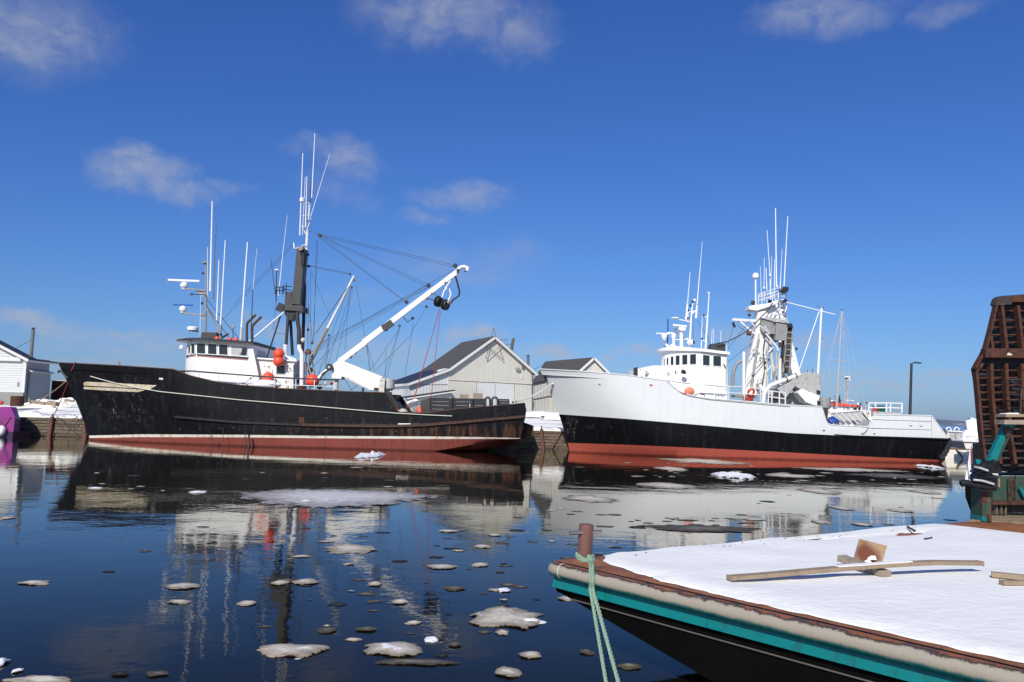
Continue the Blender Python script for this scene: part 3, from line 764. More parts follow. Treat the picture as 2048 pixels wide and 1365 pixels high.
def hull_paint(name, base, rough, rust_amt, x_lo, x_hi, chips=None, plates=True, scuff=None, var=.3, spec=.16):
    """steel hull paint: plate dents, rust runs that grow from x_lo to x_hi along the hull, scuffs"""
    mt, t, b, co = base_mat(name)
    x, y, z = t.xyz(co)
    n = t.noise(co, .6, 6.0, .6)
    c = t.mix(n, (*[k * (1 - var) for k in base], 1), (*[k * (1 + var) for k in base], 1)); b.inputs['Specular IOR Level'].default_value = spec
    along = t.rng(x, x_lo, x_hi, .0, 1.0)
    runs = t.noise(t.scl(co, (1.9, .2, .16)), 1.5, 8.0, .75)
    pat = t.noise(t.scl(co, (.7, .5, 1.0), (7, 2, 1)), 1.4, 7.0, .68)
    band = t.rng(z, 2.5, 1.7)
    th = t.math('SUBTRACT', .665, t.math('MULTIPLY', along, t.math('ADD', .065, t.math('MULTIPLY', band, .135))))
    k1 = t.rng(t.math('SUBTRACT', runs, th), 0.0, .13, 0, rust_amt)
    k2 = t.rng(t.math('SUBTRACT', pat, th), .05, .20, 0, rust_amt * .7)
    rcol = t.mix(t.noise(t.scl(co, (1, 1, .3)), 4, 4), (.035, .018, .013, 1), (.15, .062, .03, 1))
    c = t.mix(t.math('MAXIMUM', k1, k2), c, rcol)
    if chips:     # pale salty bloom and chips
        ch = t.noise(t.scl(co, (1.2, 1, .8), (1, 5, 3)), 2.6, 8.0, .75)
        c = t.mix(t.rng(ch, .57, .66, 0, chips), c, (.11, .11, .115, 1))
        v1 = t.noise(t.scl(co, (2.2, 1, .16), (31, 0, 0)), 1.2, 5.0, .7)
        c = t.mix(t.rng(v1, .52, .70, 0, chips * 2), c, (.022, .024, .030, 1))
    if scuff:     # fender scuffs near the shoulder of the bow
        cx, cz, rx, rz = scuff
        q = t.vmath('LENGTH', t.comb(t.math('DIVIDE', t.math('SUBTRACT', x, cx), rx), t.math('DIVIDE', t.math('SUBTRACT', z, cz), rz)))
        s1 = t.noise(t.scl(co, (5.5, 1, .9), rot=(0, .6, 0)), 1.6, 9.0, .8)
        s2 = t.noise(t.scl(co, (1.0, 1, 6.0), rot=(0, -.5, 0)), 1.6, 9.0, .8)
        s3 = t.math('MAXIMUM', t.rng(s1, .54, .63), t.rng(s2, .56, .65))
        c = t.mix(t.math('MULTIPLY', t.rng(q, 1.0, .25), t.math('MULTIPLY', t.math('MULTIPLY', s3, t.rng(t.noise(co, 1.1, 3, .5), .42, .60)), .75)), c, (.24, .24, .25, 1))
    wet = t.rng(t.math('ADD', z, t.math('MULTIPLY', t.math('SUBTRACT', t.noise(t.scl(co, (1, 1, .4)), 2.5, 5, .7), .5), .22)), .04, .20, .45, 1.0)
    c = t.mix(1.0, c, t.comb(wet, wet, wet), 'MULTIPLY')      # weed and wet line at the water
    t.put(b.inputs['Base Color'], c); b.inputs['Roughness'].default_value = rough
    ribs = t.math('ABSOLUTE', t.math('SINE', t.math('MULTIPLY', x, 5.0)))
    h = t.math('ADD', t.math('MULTIPLY', t.noise(t.scl(co, (.9, .5, .7)), 1.0, 2.0, .5), .8), t.math('MULTIPLY', ribs, .16))
    hf = t.noise(co, 3.2, 5.0, .6)
    bump(t, b, t.math('ADD', h, t.math('MULTIPLY', hf, .14)), .045 if plates else .01)
    return mt

def fill_window(root, name, quad, nrm, depth=.05, frame=.07, glass='glass', framemat='white', label=None):
    """quad: bl, br, tr, tl on the wall; a proud frame round a recessed dark pane, one mesh"""
    bl, br, tr, tl = [V(q) for q in quad]; c = (bl + br + tr + tl) / 4
    mb = MB(); mb.mi = 0
    def ins(p, k):
        ex = (br - bl).normalized(); ey = (tl - bl).normalized()
        return p + ex * (k if (p - c).dot(ex) < 0 else -k) + ey * (k if (p - c).dot(ey) < 0 else -k)
    o = [ins(p, -frame) + nrm * .006 for p in (bl, br, tr, tl)]; of = [ins(p, -frame) + nrm * depth for p in (bl, br, tr, tl)]
    inn = [p + nrm * depth for p in (bl, br, tr, tl)]; pn = [p + nrm * .02 for p in (bl, br, tr, tl)]
    for k in range(4):
        j = (k + 1) % 4
        mb.poly([o[k], o[j], of[j], of[k]]); mb.poly([of[k], of[j], inn[j], inn[k]]); mb.poly([inn[k], inn[j], pn[j], pn[k]])
    mb.mi = 1; mb.poly(pn)
    return obj(name, mb, [framemat, glass], root, label, fix=False)

def house(plan, zb, zt, parent, name, mat, label=None, smooth=True, roof=True):
    """extruded deckhouse, plan = list of (X, Y); zb / zt = height functions of X"""
    mb = MB(); n = len(plan)
    lo = [mb.vert((x, y, zb(x))) for x, y in plan]; hi = [mb.vert((x, y, zt(x))) for x, y in plan]
    for k in range(n): mb.face((lo[k], lo[(k + 1) % n], hi[(k + 1) % n], hi[k]))
    if roof: mb.face(hi)
    return obj(name, mb, mat, parent, label, smooth)
def zline(a, b):
    return lambda X: a.z + (b.z - a.z) * (X - a.x) / (b.x - a.x)
def nosed_plan(xa, xs, nose, yc, hw, e=2.2, n=14, flare=0.0, xoff=0.0):
    """aft end xa, side starts at xs, rounded nose forward (-X) by nose; near side first"""
    pts = [(xa, yc - hw), (xs, yc - hw)]
    for k in range(1, 2 * n):
        yy = yc - hw + hw * 2 * (.5 - .5 * math.cos(math.pi * k / (2 * n)))
        pts.append((xs - nose * (1 - abs((yy - yc) / hw) ** e), yy))
    pts += [(xs, yc + hw), (xa, yc + hw)]
    return pts
class Chain:
    """near visible wall of a plan as a path that can be entered by photo column"""
    def __init__(s, plan, zref, back=False):
        s.pts = []
        half = len(plan) // 2 + 1
        for (a, b) in zip(plan[:half], plan[1:half + 1]):
            for k in range(12):
                t = k / 12; s.pts.append(V((a[0] + (b[0] - a[0]) * t, a[1] + (b[1] - a[1]) * t, zref)))
        s.pr = [proj(p)[0] for p in s.pts]
    def at(s, px):
        best = min(range(len(s.pr)), key=lambda k: (abs(s.pr[k] - px) > 4, s.pts[k].y if abs(s.pr[k] - px) <= 4 else abs(s.pr[k] - px)))
        for k in range(len(s.pr) - 1):
            a, b = s.pr[k], s.pr[k + 1]
            if (a <= px <= b or b <= px <= a) and a != b:
                t = (px - a) / (b - a); return s.pts[k].lerp(s.pts[k + 1], t)
        return s.pts[best]
    def window(s, x0, x1, y0, y1, root, tilt=0.0, **kw):
        a, b = s.at(x0), s.at(x1)
        d = (b - a); d.z = 0; d.normalize(); nn = V((d.y, -d.x, 0))
        if nn.dot(CAM - a) < 0: nn = -nn
        q = [P(x0, y1, a.y), P(x1, y1 + tilt, b.y), P(x1, y0 + tilt, b.y), P(x0, y0, a.y)]
        q = [V((w_.x, w_.y, w_.z)) for w_ in q]
        return fill_window(root, kw.pop('name', 'window'), q, nn, **kw)
def antenna(root, x0, y0, x1, y1, Y, wpx, mat='antenna', wtop=None):
    a, b = P(x0, y0, Y), P(x1, y1, Y); r = px2m(wpx, Y) / 2
    mb = MB(); k = wtop if wtop is not None else .62
    mb.tube([a, a.lerp(b, .55), b], [r, r * (1 + k) / 2, r * k], 8)
    return obj('antenna', mb, mat, root, smooth=True)
def bar(root, name, x0, y0, x1, y1, Y, wpx, mat, Y2=None, n=8, label=None, w2=None):
    a, b = P(x0, y0, Y), P(x1, y1, Y2 if Y2 else Y)
    mb = MB(); mb.tube([a, b], [px2m(wpx, Y) / 2, px2m(w2 if w2 else wpx, Y) / 2], n); return obj(name, mb, mat, root, label, smooth=True)
def pipe(root, name, pts, Y, wpx, mat, label=None, n=10, rnd=True):
    q = [P(p[0], p[1], p[2] if len(p) > 2 else Y) for p in pts]
    if rnd and len(q) > 2:
        out = [q[0]]
        for a, b, c in zip(q, q[1:], q[2:]):
            out += [b.lerp(a, .22), b.lerp(a, .07).lerp(b.lerp(c, .07), .5), b.lerp(c, .22)]
        q = out + [q[-1]]
    mb = MB(); mb.tube(q, px2m(wpx, Y) / 2, n); return obj(name, mb, mat, root, label, smooth=True)
def line(root, x0, y0, x1, y1, Y0, Y1, mat='rope_dark', w=.75, drop=0.0, name='rigging_line'):
    a, b = P(x0, y0, Y0), P(x1, y1, Y1); r = px2m(w, (Y0 + Y1) / 2) / 2
    mb = MB(); mb.tube(sag(a, b, drop, 10) if drop else [a, b], r, 5); return obj(name, mb, mat, root)
def block(root, px, py, Y, s, mat='black', name='pulley_block', rot=.6):
    c = P(px, py, Y); mb = MB(); k = px2m(s, Y)
    mb.box(c, (k, k * .6, k), Matrix.Rotation(rot, 3, 'Y'))
    return obj(name, mb, mat, root, bevel=k * .15)
def plate(root, name, pts, Y, th, mat, label=None, bevel=0.0):
    """flat piece with outline in photo pixels at depth Y, th metres thick towards the back"""
    mb = MB(); mb.prism([P(x, y, Y) for x, y in pts], (0, th, 0)); return obj(name, mb, mat, root, label, bevel=bevel)
def rails(root, top, h_px, Y, posts, mat='rail', wpx=1.6, mid=2, name='railing', lower=None):
    """tube railing: top = px polyline, posts at given px"""
    mb = MB(); r = px2m(wpx, Y) / 2
    for k in range(mid):
        f = k / mid
        mb.tube([P(x, y + h_px * f, Y) for x, y in top], r, 6)
    o = obj(name, mb, mat, root)
    for x in posts:
        y = interp(top, x); m2 = MB(); m2.tube([P(x, y, Y), P(x - .02 * h_px, y + h_px, Y)], r * 1.1, 6); obj('stanchion', m2, mat, o)
    return o
def radar_open(root, x0, x1, y, Y, ped, barmat='antenna', hp=5, tilt=0.0):
    """open-array radar: pedestal with a turning bar"""
    cx, cy, wp, hp2 = ped; c = P(cx, cy, Y); k = px2m(1, Y)
    mb = MB(); mb.lathe(c, [(wp * .30 * k, -hp2 * .6 * k), (wp * .36 * k, -hp2 * .35 * k), (wp * .5 * k, -hp2 * .2 * k), (wp * .5 * k, hp2 * .25 * k), (wp * .38 * k, hp2 * .4 * k), (wp * .15 * k, hp2 * .55 * k)], 14)
    o = obj('radar', mb, 'antenna', root, smooth=True)
    a, b = P(x0, y, Y - .2), P(x1, y + tilt, Y + .2); mb = MB(); mb.beam(a, b, hp * 1.2 * k, hp * k)
    obj('scanner_bar', mb, barmat, o, bevel=.03)
    return o

def hull_strip(H, top, bot, name, mat, root, off=.05, n=26):
    """thin board following the hull between two photo polylines"""
    x0, x1 = top[0][0], max(top[-1][0], bot[-1][0]); rows = [[], [], []]
    for k in range(n + 1):
        f = k / n
        xt = top[0][0] + (top[-1][0] - top[0][0]) * f; xb = bot[0][0] + (bot[-1][0] - bot[0][0]) * f
        a, b_ = (xt, interp(top, xt)), (xb, interp(bot, xb))
        for i in range(3):
            g = i / 2; rows[i].append(H.at(a[0] + (b_[0] - a[0]) * g, a[1] + (b_[1] - a[1]) * g, off))
    mb = MB(); bk = lambda r: [p + V((0, off, 0)) for p in r]
    mb.grid([bk(rows[0])] + rows + [bk(rows[2])]); return obj(name, mb, mat, root)
# ================================================================== BLACK FISHING BOAT
BY = 66.5
bb = thing('black_fishing_boat', 'large rusty black hulled fishing boat with white wheelhouse, crane boom and red bottom', 'fishing boat', (-17, BY, 0))
sheer = [(116, 726), (150, 727.3), (240, 732), (345, 739), (352, 741), (380, 752), (430, 764), (480, 771), (560, 777.5), (600, 779.5), (700, 784), (750, 785.5), (772, 786.5), (775, 791), (795, 822), (800, 825.5), (861, 826), (914, 818.5), (1017, 810), (1050, 807)]
rub = [(116, 805), (180, 818), (312, 831), (480, 845.5), (600, 850.5), (700, 852.5), (780, 853), (842, 851.5), (925, 845), (1050, 834)]
strt = [(178, 871.6), (285, 869), (480, 870), (655, 872.3), (860, 873.4), (945, 874.5), (1017, 876), (1050, 877)]
strb = [(178, 876.3), (285, 874.6), (480, 875.2), (655, 877.2), (860, 878.6), (1000, 878.5), (1050, 878)]
kz = [(170, -1.3), (790, -1.3), (861, -.9), (1050, .75)]
bz = [(170, -.5), (800, -.5), (862, -.05), (1017, 1.12), (1050, 1.30)]
stations = [k / 120 for k in range(121)] + [(x - 116) / 934 + d for x in (345, 352, 380, 772, 775, 795, 800) for d in (0,)]
mid_y = [(116, 762), (345, 785), (600, 812), (760, 822), (800, 838), (861, 838), (1050, 821)]
rowsB = [dict(z=kz, x0=182, x1=1030, B=1.2, ent=.5), dict(z=bz, x0=180, x1=1036, B=3.7, ent=.46, p=1.9),
         dict(y=strb, x0=179, x1=1040, B=3.95, ent=.42, p=1.9), dict(y=strt, x0=178, x1=1041, B=4.0, ent=.42, p=1.9),
         dict(y=rub, x0=156, x1=1051, B=4.1, ent=.34, p=2.0), dict(y=mid_y, x0=134, x1=1053, B=4.15, ent=.30, p=2.1), dict(y=sheer, x0=116, x1=1050, B=4.15, ent=.27, p=2.1)]
HB = Hull(BY, rowsB, stations)
M['hull_black'] = hull_paint('black_hull_paint', (.006, .0065, .008), .5, .95, -18, 14, chips=.25, scuff=(-13.2, 3.2, 5.0, 3.0), var=.5)
M['hull_red'] = hull_paint('red_bottom_paint', (.225, .057, .044), .65, .45, -18, 16, chips=.10)
M['hull_stripe'] = plain('white_boot_stripe', (.66, .62, .54), .6, var=.1, scale=1.2, dirt=(.46, .29, .11), dirt_amt=.42, streak=(.42, .20, .06), streak_amt=.42)
mb = HB.build([1, 1, 2, 0, 0, 0])
obj('hull', mb, ['hull_black', 'hull_red', 'hull_stripe'], bb, smooth=True)
obj('deck', HB.deck(.5, 6), 'charcoal', bb)
# rub rails and cap rail
def rail_along(pts, w_, h_, mat, name, parent):
    mb = MB()
    rows = [[p + V((0, a, c)) for p in pts] for a, c in ((0, -h_ / 2), (-w_, -h_ / 4), (-w_, h_ / 4), (0, h_ / 2))]
    mb.grid(rows); return obj(name, mb, mat, parent, fix=True)
M['rub_rust'] = plain('rusted_rub_rail', (.06, .026, .016), .7, var=.5, scale=2.0, dirt=(.015, .013, .013), dirt_amt=.4, streak=(.16, .06, .028), streak_amt=.4)
rail_along(HB.row_pts(4, .0, .21, .50), .14, .24, 'black', 'rub_rail', bb)
rail_along(HB.row_pts(4, .0, .50, 1.0), .16, .28, 'rub_rust', 'rub_rail', bb)
mb = MB(); mb.tube(HB.row_pts(6, .0, 0, 1), .055, 6); obj('cap_rail', mb, 'rub_rust', bb)
mb = MB(); mb.tube([HB.mir(p) for p in HB.row_pts(6)], .055, 6); obj('cap_rail', mb, 'rub_rust', bb)
# name boards
M['board_paint'] = plain('rusty_white_board', (.62, .57, .45), .6, var=.1, dirt=(.50, .33, .13), dirt_amt=.5, streak=(.44, .22, .06), streak_amt=.5)
hull_strip(HB, [(167.5, 765.5), (172, 763.8), (230, 766.5), (313.5, 771)], [(167.5, 771.5), (250, 776), (300, 779)], 'name_board', 'board_paint', bb)
hull_strip(HB, [(167.5, 774), (230, 776.5), (292, 780.2)], [(167.5, 778.6), (220, 782), (275, 784.6)], 'name_board', 'board_paint', bb)
for (x0, y0, x1, y1) in ((318, 756, 326, 759.5),):
    mb = MB(); mb.poly([HB.at(x0, y1), HB.at(x1, y1 + .4), HB.at(x1, y0 + .4), HB.at(x0, y0)]); obj('fairlead', mb, 'rail', bb)
# freeing ports, scuppers, doubling plates
for (x0, y0, x1, y1, mt_) in [(598, 834.5, 608.5, 850, 'rust'), (643, 847.6, 656, 850.2, 'black'), (664, 847.8, 700, 850.2, 'black'), (703, 848, 730, 850.3, 'black'), (733, 848, 764, 850, 'black'),
                              (796, 847.3, 821, 850, 'snow'), (825, 847, 840, 849.6, 'rope_dark'), (845, 846, 862, 849, 'black'), (650, 835, 656, 839.5, 'black'), (968, 836, 984, 839, 'black')]:
    mb = MB(); q = [HB.at(x0, y1, .03), HB.at(x1, y1, .03), HB.at(x1, y0, .03), HB.at(x0, y0, .03)]; mb.prism(q, (0, .05, 0)); obj('freeing_port', mb, mt_, bb)
for k in range(15):
    px = 360 + k * 36 + (k % 3) * 4
    py = interp(strt, px) - 10 - (k % 4) * 1.3; q = HB.at(px, py, .0); mb = MB(); mb.tube([q + V((0, .05, 0)), q + V((0, -.06, 0))], .07, 8); obj('discharge_pipe', mb, 'rust', bb)
# rudder post under the counter
plate(bb, 'rudder', [(1012, 874), (1035, 874), (1034, 905), (1018, 905)], BY, .25, 'rust_dark')
plate(bb, 'stern_step', [(1049, 846), (1067, 852), (1067, 874), (1036, 877), (1038, 850)], BY - 1.5, 3.2, 'hull_black', 'black box step below the transom')
# anchor at the stem
pipe(bb, 'anchor', [(116, 746), (119, 741), (124, 744), (131, 753), (136, 757)], BY - .35, 4, 'charcoal')
# ---- wheelhouse
WHY = 63.6; hw = BY - WHY
k_ = lambda px, Y=WHY: ray(px, 720).x / ray(px, 720).y * Y
xs_, xa_ = k_(392), k_(505)
zt_ = zline(P(392, 682, WHY), P(505, 690, WHY)); zb_ = lambda X: 3.6
plan = nosed_plan(xa_, xs_, 1.75, BY, hw, 2.0)
wh = house(plan, zb_, zt_, bb, 'wheelhouse', 'white')
CH = Chain(plan, zt_(xs_) - .6)
zb2 = [(371, 712), (395, 706.5), (500, 717)]
for (cx, cy, w_, h_) in [(402.5, 697, 16.5, 20), (425, 698.2, 17, 20), (447, 699.3, 17, 20), (386.8, 698, 6.5, 20), (379.5, 700, 4.5, 19)]:
    CH.window(cx - w_ / 2, cx + w_ / 2, cy - h_ / 2, cy + h_ / 2, wh, tilt=1.2 * w_ / 17, frame=.05)
CH.window(463, 496.5, 692.2, 711, wh, tilt=2.4, glass='grey_light', name='window', label='opened window with pale inside', frame=.05)
q = [P(481, 710, WHY - .06), P(492, 711, WHY - .06), P(494, 697, WHY - .06), P(485, 695, WHY - .06)]
mb = MB(); mb.prism(q, (0, .03, 0)); obj('window_pane', mb, 'glass', wh)
# trim line below the windows
mb = MB()
tr = [CH.at(x) for x in (372.5, 374, 377, 381, 386, 391, 396, 420, 450, 499)]
rows_ = []
for dz, o_ in ((-.07, .03), (.07, .03)):
    rows_.append([V((p.x, p.y - o_, P(x, interp([(371, 714.5), (380, 710.5), (392, 709), (499, 717.5)], x), p.y).z + dz)) for p, x in zip(tr, (372.5, 374, 377, 381, 386, 391, 396, 420, 450, 499))])
mb.grid(rows_); obj('trim_stripe', mb, 'black', wh)
mb = MB(); mb.grid([[p - V((0, .001, .08)) for p in rows_[0]], [p - V((0, .001, .17)) for p in rows_[1]]]); obj('trim_stripe', mb, 'red', wh)
# roof with brow
plan_r = nosed_plan(xa_ + .1, xs_ - .1, 2.5, BY, hw + .45, 2.0)
mb = MB(); n = len(plan_r)
zt2 = lambda X, Y: zt_(X) + .02
lo = [mb.vert((x, y, zt_(x) - .02)) for x, y in plan_r]; hi = [mb.vert((x, y, zt_(x) + .10)) for x, y in plan_r]
mb.mi = 1
for k in range(n): mb.face((lo[k], lo[(k + 1) % n], hi[(k + 1) % n], hi[k]))
mb.mi = 0; mb.face(lo); ctr = [mb.vert(((x - xa_) * .9 + xa_, (y - BY) * .8 + BY, zt_(x) + .26)) for x, y in plan_r]
mb.mi = 1
for k in range(n): mb.face((hi[k], hi[(k + 1) % n], ctr[(k + 1) % n], ctr[k]))
mb.face(ctr); obj('wheelhouse_roof', mb, ['white', 'charcoal'], bb)
# horn at left of brow
c = P(363, 697, BY - 1.6); mb = MB(); mb.lathe(c, [(.05, -.1), (.16, -.05), (.17, .12), (.08, .25)], 10); obj('deck_light', mb, 'white', bb)
# slanted aft edge and funnel casing, aft deckhouse
plate(bb, 'house_side', [(500, 690), (505, 692), (520.5, 770), (512, 770)], WHY - .05, .12, 'white', 'slanting rear edge of the wheelhouse side')
plate(bb, 'house_side', [(499, 712), (506, 716), (521, 771), (480, 771)], WHY - .04, .03, 'white')
c0 = P(511, 690, 65.5)
mb = MB(); zc = P(513, 720, 65.5).z; ztop = P(513, 692, 65.5).z; xx0, xx1 = P(503, 700, 65.5).x, P(526, 700, 65.5).x
pl0 = [(xx0, 64.3), (xx1 - .25, 64.3), (xx1 + .05, 64.7), (xx1 + .05, 67), (xx0, 67)]
pl1 = [(xx0, 64.4), (xx1 - .5, 64.4), (xx1 - .25, 64.8), (xx1 - .25, 66.9), (xx0, 66.9)]
lo = [mb.vert((x, y, zc - .6)) for x, y in pl0]; hi = [mb.vert((x, y, ztop - .03 * i)) for i, (x, y) in enumerate(pl1)]
for k in range(5): mb.face((lo[k], lo[(k + 1) % 5], hi[(k + 1) % 5], hi[k]))
mb.face(hi); obj('funnel_casing', mb, 'cream', bb)
rim_ = [V(q) for q in mb.v[5:9]]; mb = MB(); mb.tube(rim_, .05, 6); obj('casing_rim', mb, 'black', bb)
ah = plate(bb, 'deckhouse', [(503, 716), (592, 722.5), (586.5, 732), (586.5, 785), (503, 785)], 64.2, 4.4, 'white_old', 'worn white deckhouse behind the wheelhouse')
fill_window(ah, 'window', [P(553, 748, 64.2), P(570, 749, 64.2), P(570, 732, 64.2), P(553, 731, 64.2)], V((0, -1, 0)), frame=.04)
plate(ah, 'roof_edge', [(503, 714.6), (593, 720.5), (593, 723.6), (503, 717.6)], 64.0, 4.8, 'white')
rg_ = random.Random(3)
for (cx, cy, w_, h_) in [(529, 733, 2, 7), (537, 734, 6, 4), (533, 743, 3, 3), (576, 733, 3, 9), (580, 737, 6, 5), (582, 742, 4, 5), (577, 744, 4, 4), (572, 764, 4, 8), (578, 763, 3, 3), (583, 765, 2, 2)]:
    q = [P(cx + w_ / 2 * math.cos(a) * rg_.uniform(.5, 1.1), cy + h_ / 2 * math.sin(a) * rg_.uniform(.5, 1.1), 64.19) for a in [k * math.pi / 4 for k in range(8)]]
    mb = MB(); mb.prism(q, (0, -.012, 0)); obj('peeled_patch', mb, 'grey_metal', ah)
# tarp roll on deck
mb = MB(); c = P(527, 769, 63.2); mb.ball(c, 1.0, 16, 1.4, .5, .38); obj('deck_canvas', mb, 'white', bb, smooth=True)
# exhausts
pipe(bb, 'exhaust_pipe', [(493.5, 684), (493.7, 647), (511.5, 630)], 65.8, 5, 'exhaust')
pipe(bb, 'exhaust_pipe', [(503.8, 686), (504.2, 652), (523, 634)], 65.2, 5, 'exhaust')
# roof gear
plate(bb, 'roof_locker', [(403, 664), (433, 665), (433, 679), (401, 678)], 65.6, 1.4, 'charcoal', bevel=.05)
for (px, py) in ((434, 678), (459.5, 679.5), (472, 681)):
    mb = MB(); mb.ball(P(px, py, 64.6), .2, 12); obj('roof_float', mb, 'orange', bb, smooth=True)
bar(bb, 'light_post', 466, 678, 466, 656, 65, 1.6, 'charcoal'); block(bb, 466.3, 654, 65, 6, 'grey_metal', 'flood_light', 0)
bar(bb, 'spot_light', 444, 676, 457, 668, 65, 4, 'black')
# radar mast
rm = bar(bb, 'radar_mast', 410.5, 675, 412, 590, 66.5, 4.5, 'grey_metal', w2=5)
bar(rm, 'mast_top', 411.5, 592, 412, 529, 66.5, 3, 'grey_metal')
c = P(409.5, 527, 66.5); mb = MB(); mb.lathe(c, [(.05, -.12), (.22, .0), (.04, .26)], 4); obj('wind_vane', mb, 'grey_metal', rm)
block(rm, 406, 547, 66.5, 4.5, 'rust', 'nav_light', 0)
for (x0, y0, x1, y1, g) in ((366, 577, 411, 582, [(392, 583), (411, 582), (411, 598)]), (362, 626, 411, 631, [(399, 631), (411, 630), (411, 646)])):
    a, b2 = P(x0, y0, 66.3), P(x1, y1, 66.5); mb = MB(); mb.beam(a, b2, .25, .11); obj('radar_arm', mb, 'grey_metal', rm)
    plate(rm, 'gusset', g, 66.45, .06, 'grey_metal')
radar_open(bb, 336, 399.5, 560.5, 66.3, (368.3, 571.5, 15, 13), hp=4.2, tilt=2.5)
radar_open(bb, 346, 386, 609.5, 66.3, (366, 619, 14, 13), 'radar_blue', hp=3.8, tilt=1.4)
c = P(385.5, 658, 66); mb = MB(); mb.lathe(c, [(.30, -.2), (.42, -.12), (.44, .1), (.36, .17), (.05, .19)], 18); obj('radome', mb, 'antenna', bb, smooth=True)
bar(rm, 'radome_arm', 385, 663, 411, 664.5, 66.2, 2, 'grey_metal')
for (px, py, s) in ((383, 589, 4.5), (404, 607, 5)): block(rm, px, py, 66.4, s, 'black', 'nav_light', 0)
for q in ((412, 590, 384, 589), (413, 598, 478, 678), (413, 610, 440, 670), (413, 612, 458, 676)): line(bb, *q, 66.4, 65.3, w=1.6)
bar(bb, 'mast_stay', 413, 617, 440, 669, 66.3, 2.6, 'grey_metal', 65)
for q in ((416, 568, 428, 568), (416, 594, 427, 595), (416, 572, 428, 573)): bar(rm, 'spreader', *q, 66.3, 1.5, 'grey_metal')
# whips
for (x0, y0, x1, y1, w_, mt_) in [(420.5, 583, 424.6, 403, 4.2, 'antenna'), (427, 600, 431, 470, 2.2, 'pipe'), (431, 480, 433.4, 446, 1.2, 'pipe'), (433.4, 641, 438, 520, 3, 'antenna'), (440, 672, 450.6, 481, 3.2, 'antenna'),
                                   (481.3, 680, 495, 485, 4.2, 'antenna'), (502.2, 660, 505.8, 579, 2.4, 'rope_dark'), (505.8, 580, 514, 498, 1.1, 'antenna'), (414.5, 592, 415, 495, 1.5, 'antenna'), (400, 670, 401.5, 590, 1.2, 'antenna')]:
    antenna(bb, x0, y0, x1, y1, 65.6, w_, mt_)
bar(bb, 'antenna_foot', 441, 682, 441.2, 650, 65.5, 5, 'grey_metal'); bar(bb, 'antenna_foot', 483, 686, 484, 655, 65.5, 5, 'grey_light')
# ---- main mast
MY = 66.5
mast = bar(bb, 'main_mast', 601.5, 782, 607.3, 640, MY, 7.5, 'purple_mast', w2=7)
bar(bb, 'main_mast', 607.2, 642, 609.2, 565, MY, 7, 'purple_mast', w2=6.5)
bar(bb, 'main_mast', 609.2, 566, 615.2, 455, MY, 6.6, 'white_old', w2=5)
bar(bb, 'topmast', 613, 470, 617, 410, MY, 3, 'white_old')
for q in ((599.5, 455, 613, 452), (604, 432, 618, 431), (606, 408, 620, 406), (612, 466, 622, 436), (604, 452, 612, 470)): bar(mast, 'spreader', *q, MY - .1, 2, 'white_old')
for (x0, y0, x1, y1, w_, mt_) in [(599.6, 471, 605.7, 307, 2.8, 'antenna'), (605, 470, 610.5, 355, 1.5, 'antenna'), (611, 455, 613.8, 353, 2.4, 'antenna'), (617, 440, 620.5, 405, 2.4, 'antenna'), (623.5, 396, 629.8, 267, 2.4, 'antenna'),
                                   (620, 407, 621.6, 361, 2.6, 'brass'), (621.3, 434, 659.5, 310, 1.5, 'antenna'), (550.8, 590, 541.3, 516, 1.6, 'rope_dark'), (557, 592, 567, 495, 2, 'antenna'), (567, 496, 574.6, 431, 1.1, 'antenna')]:
    antenna(bb, x0, y0, x1, y1, MY - .3, w_, mt_)
c = P(604, 400, MY - .3); mb = MB(); mb.lathe(c, [(.14, -.2), (.19, -.16), (.2, .1), (.12, .17)], 14); obj('satellite_dome', mb, 'antenna', bb, smooth=True)
bar(bb, 'gps_post', 552, 604, 553.6, 543, MY - .5, 2.4, 'rope_dark'); c = P(553.5, 541, MY - .5); mb = MB(); mb.lathe(c, [(.1, -.08), (.19, -.02), (.14, .08), (.03, .1)], 12); obj('gps_dome', mb, 'antenna', bb)
bar(bb, 'horn', 588.5, 498, 587.5, 486, MY - .4, 3, 'antenna'); bar(bb, 'horn_arm', 589, 499, 613, 488, MY - .3, 1.8, 'white_old')
# ---- black elevator tower
et = plate(bb, 'elevator_chute', [(593, 500), (597, 494.5), (604, 492.5), (609, 497), (600.5, 609), (583.5, 608)], 65.4, 1.3, 'charcoal', 'tall black fish elevator box beside the mast')
plate(et, 'chute_flange', [(583, 583), (601.5, 584.5), (600.6, 609.5), (583, 608.5)], 65.3, .2, 'charcoal')
c = P(603, 500, 65.4); mb = MB(); mb.tube([c, c + V((0, -.35, .05))], [.19, .19], 14); obj('hose_mouth', mb, 'black', et)
pipe(et, 'hose_drop', [(605, 506), (608, 515), (606.5, 531)], 65.2, 9, 'fender')
plate(bb, 'machine_box', [(571, 585), (584, 584), (584, 614), (569, 610)], 65.3, 1.2, 'charcoal')
plate(bb, 'hopper', [(566, 610), (606, 612), (606, 623.5), (556, 621), (550, 619)], 65.0, 1.8, 'charcoal', bevel=.03)
plate(bb, 'hopper_tray', [(558, 605), (567, 609), (566, 621), (550, 620.5), (553, 614)], 64.9, 1.6, 'black')
plate(bb, 'hopper_cone', [(567, 623), (592, 624), (581, 641), (575, 640)], 65.2, 1.2, 'black')
rp = rails(bb, [(551, 574), (567, 575)], 14, 65.0, (552, 559, 566), 'black', 2); rails(bb, [(567, 572), (584, 574)], 14, 65.2, (567, 572), 'black', 2)
bar(bb, 'nav_post', 573.5, 572, 573, 566, 65.2, 1.4, 'black')
pipe(bb, 'elevator_leg', [(577, 624), (572, 693)], 65.3, 6.2, 'charcoal'); pipe(bb, 'elevator_leg', [(581, 640), (585, 711)], 65.8, 6, 'black')
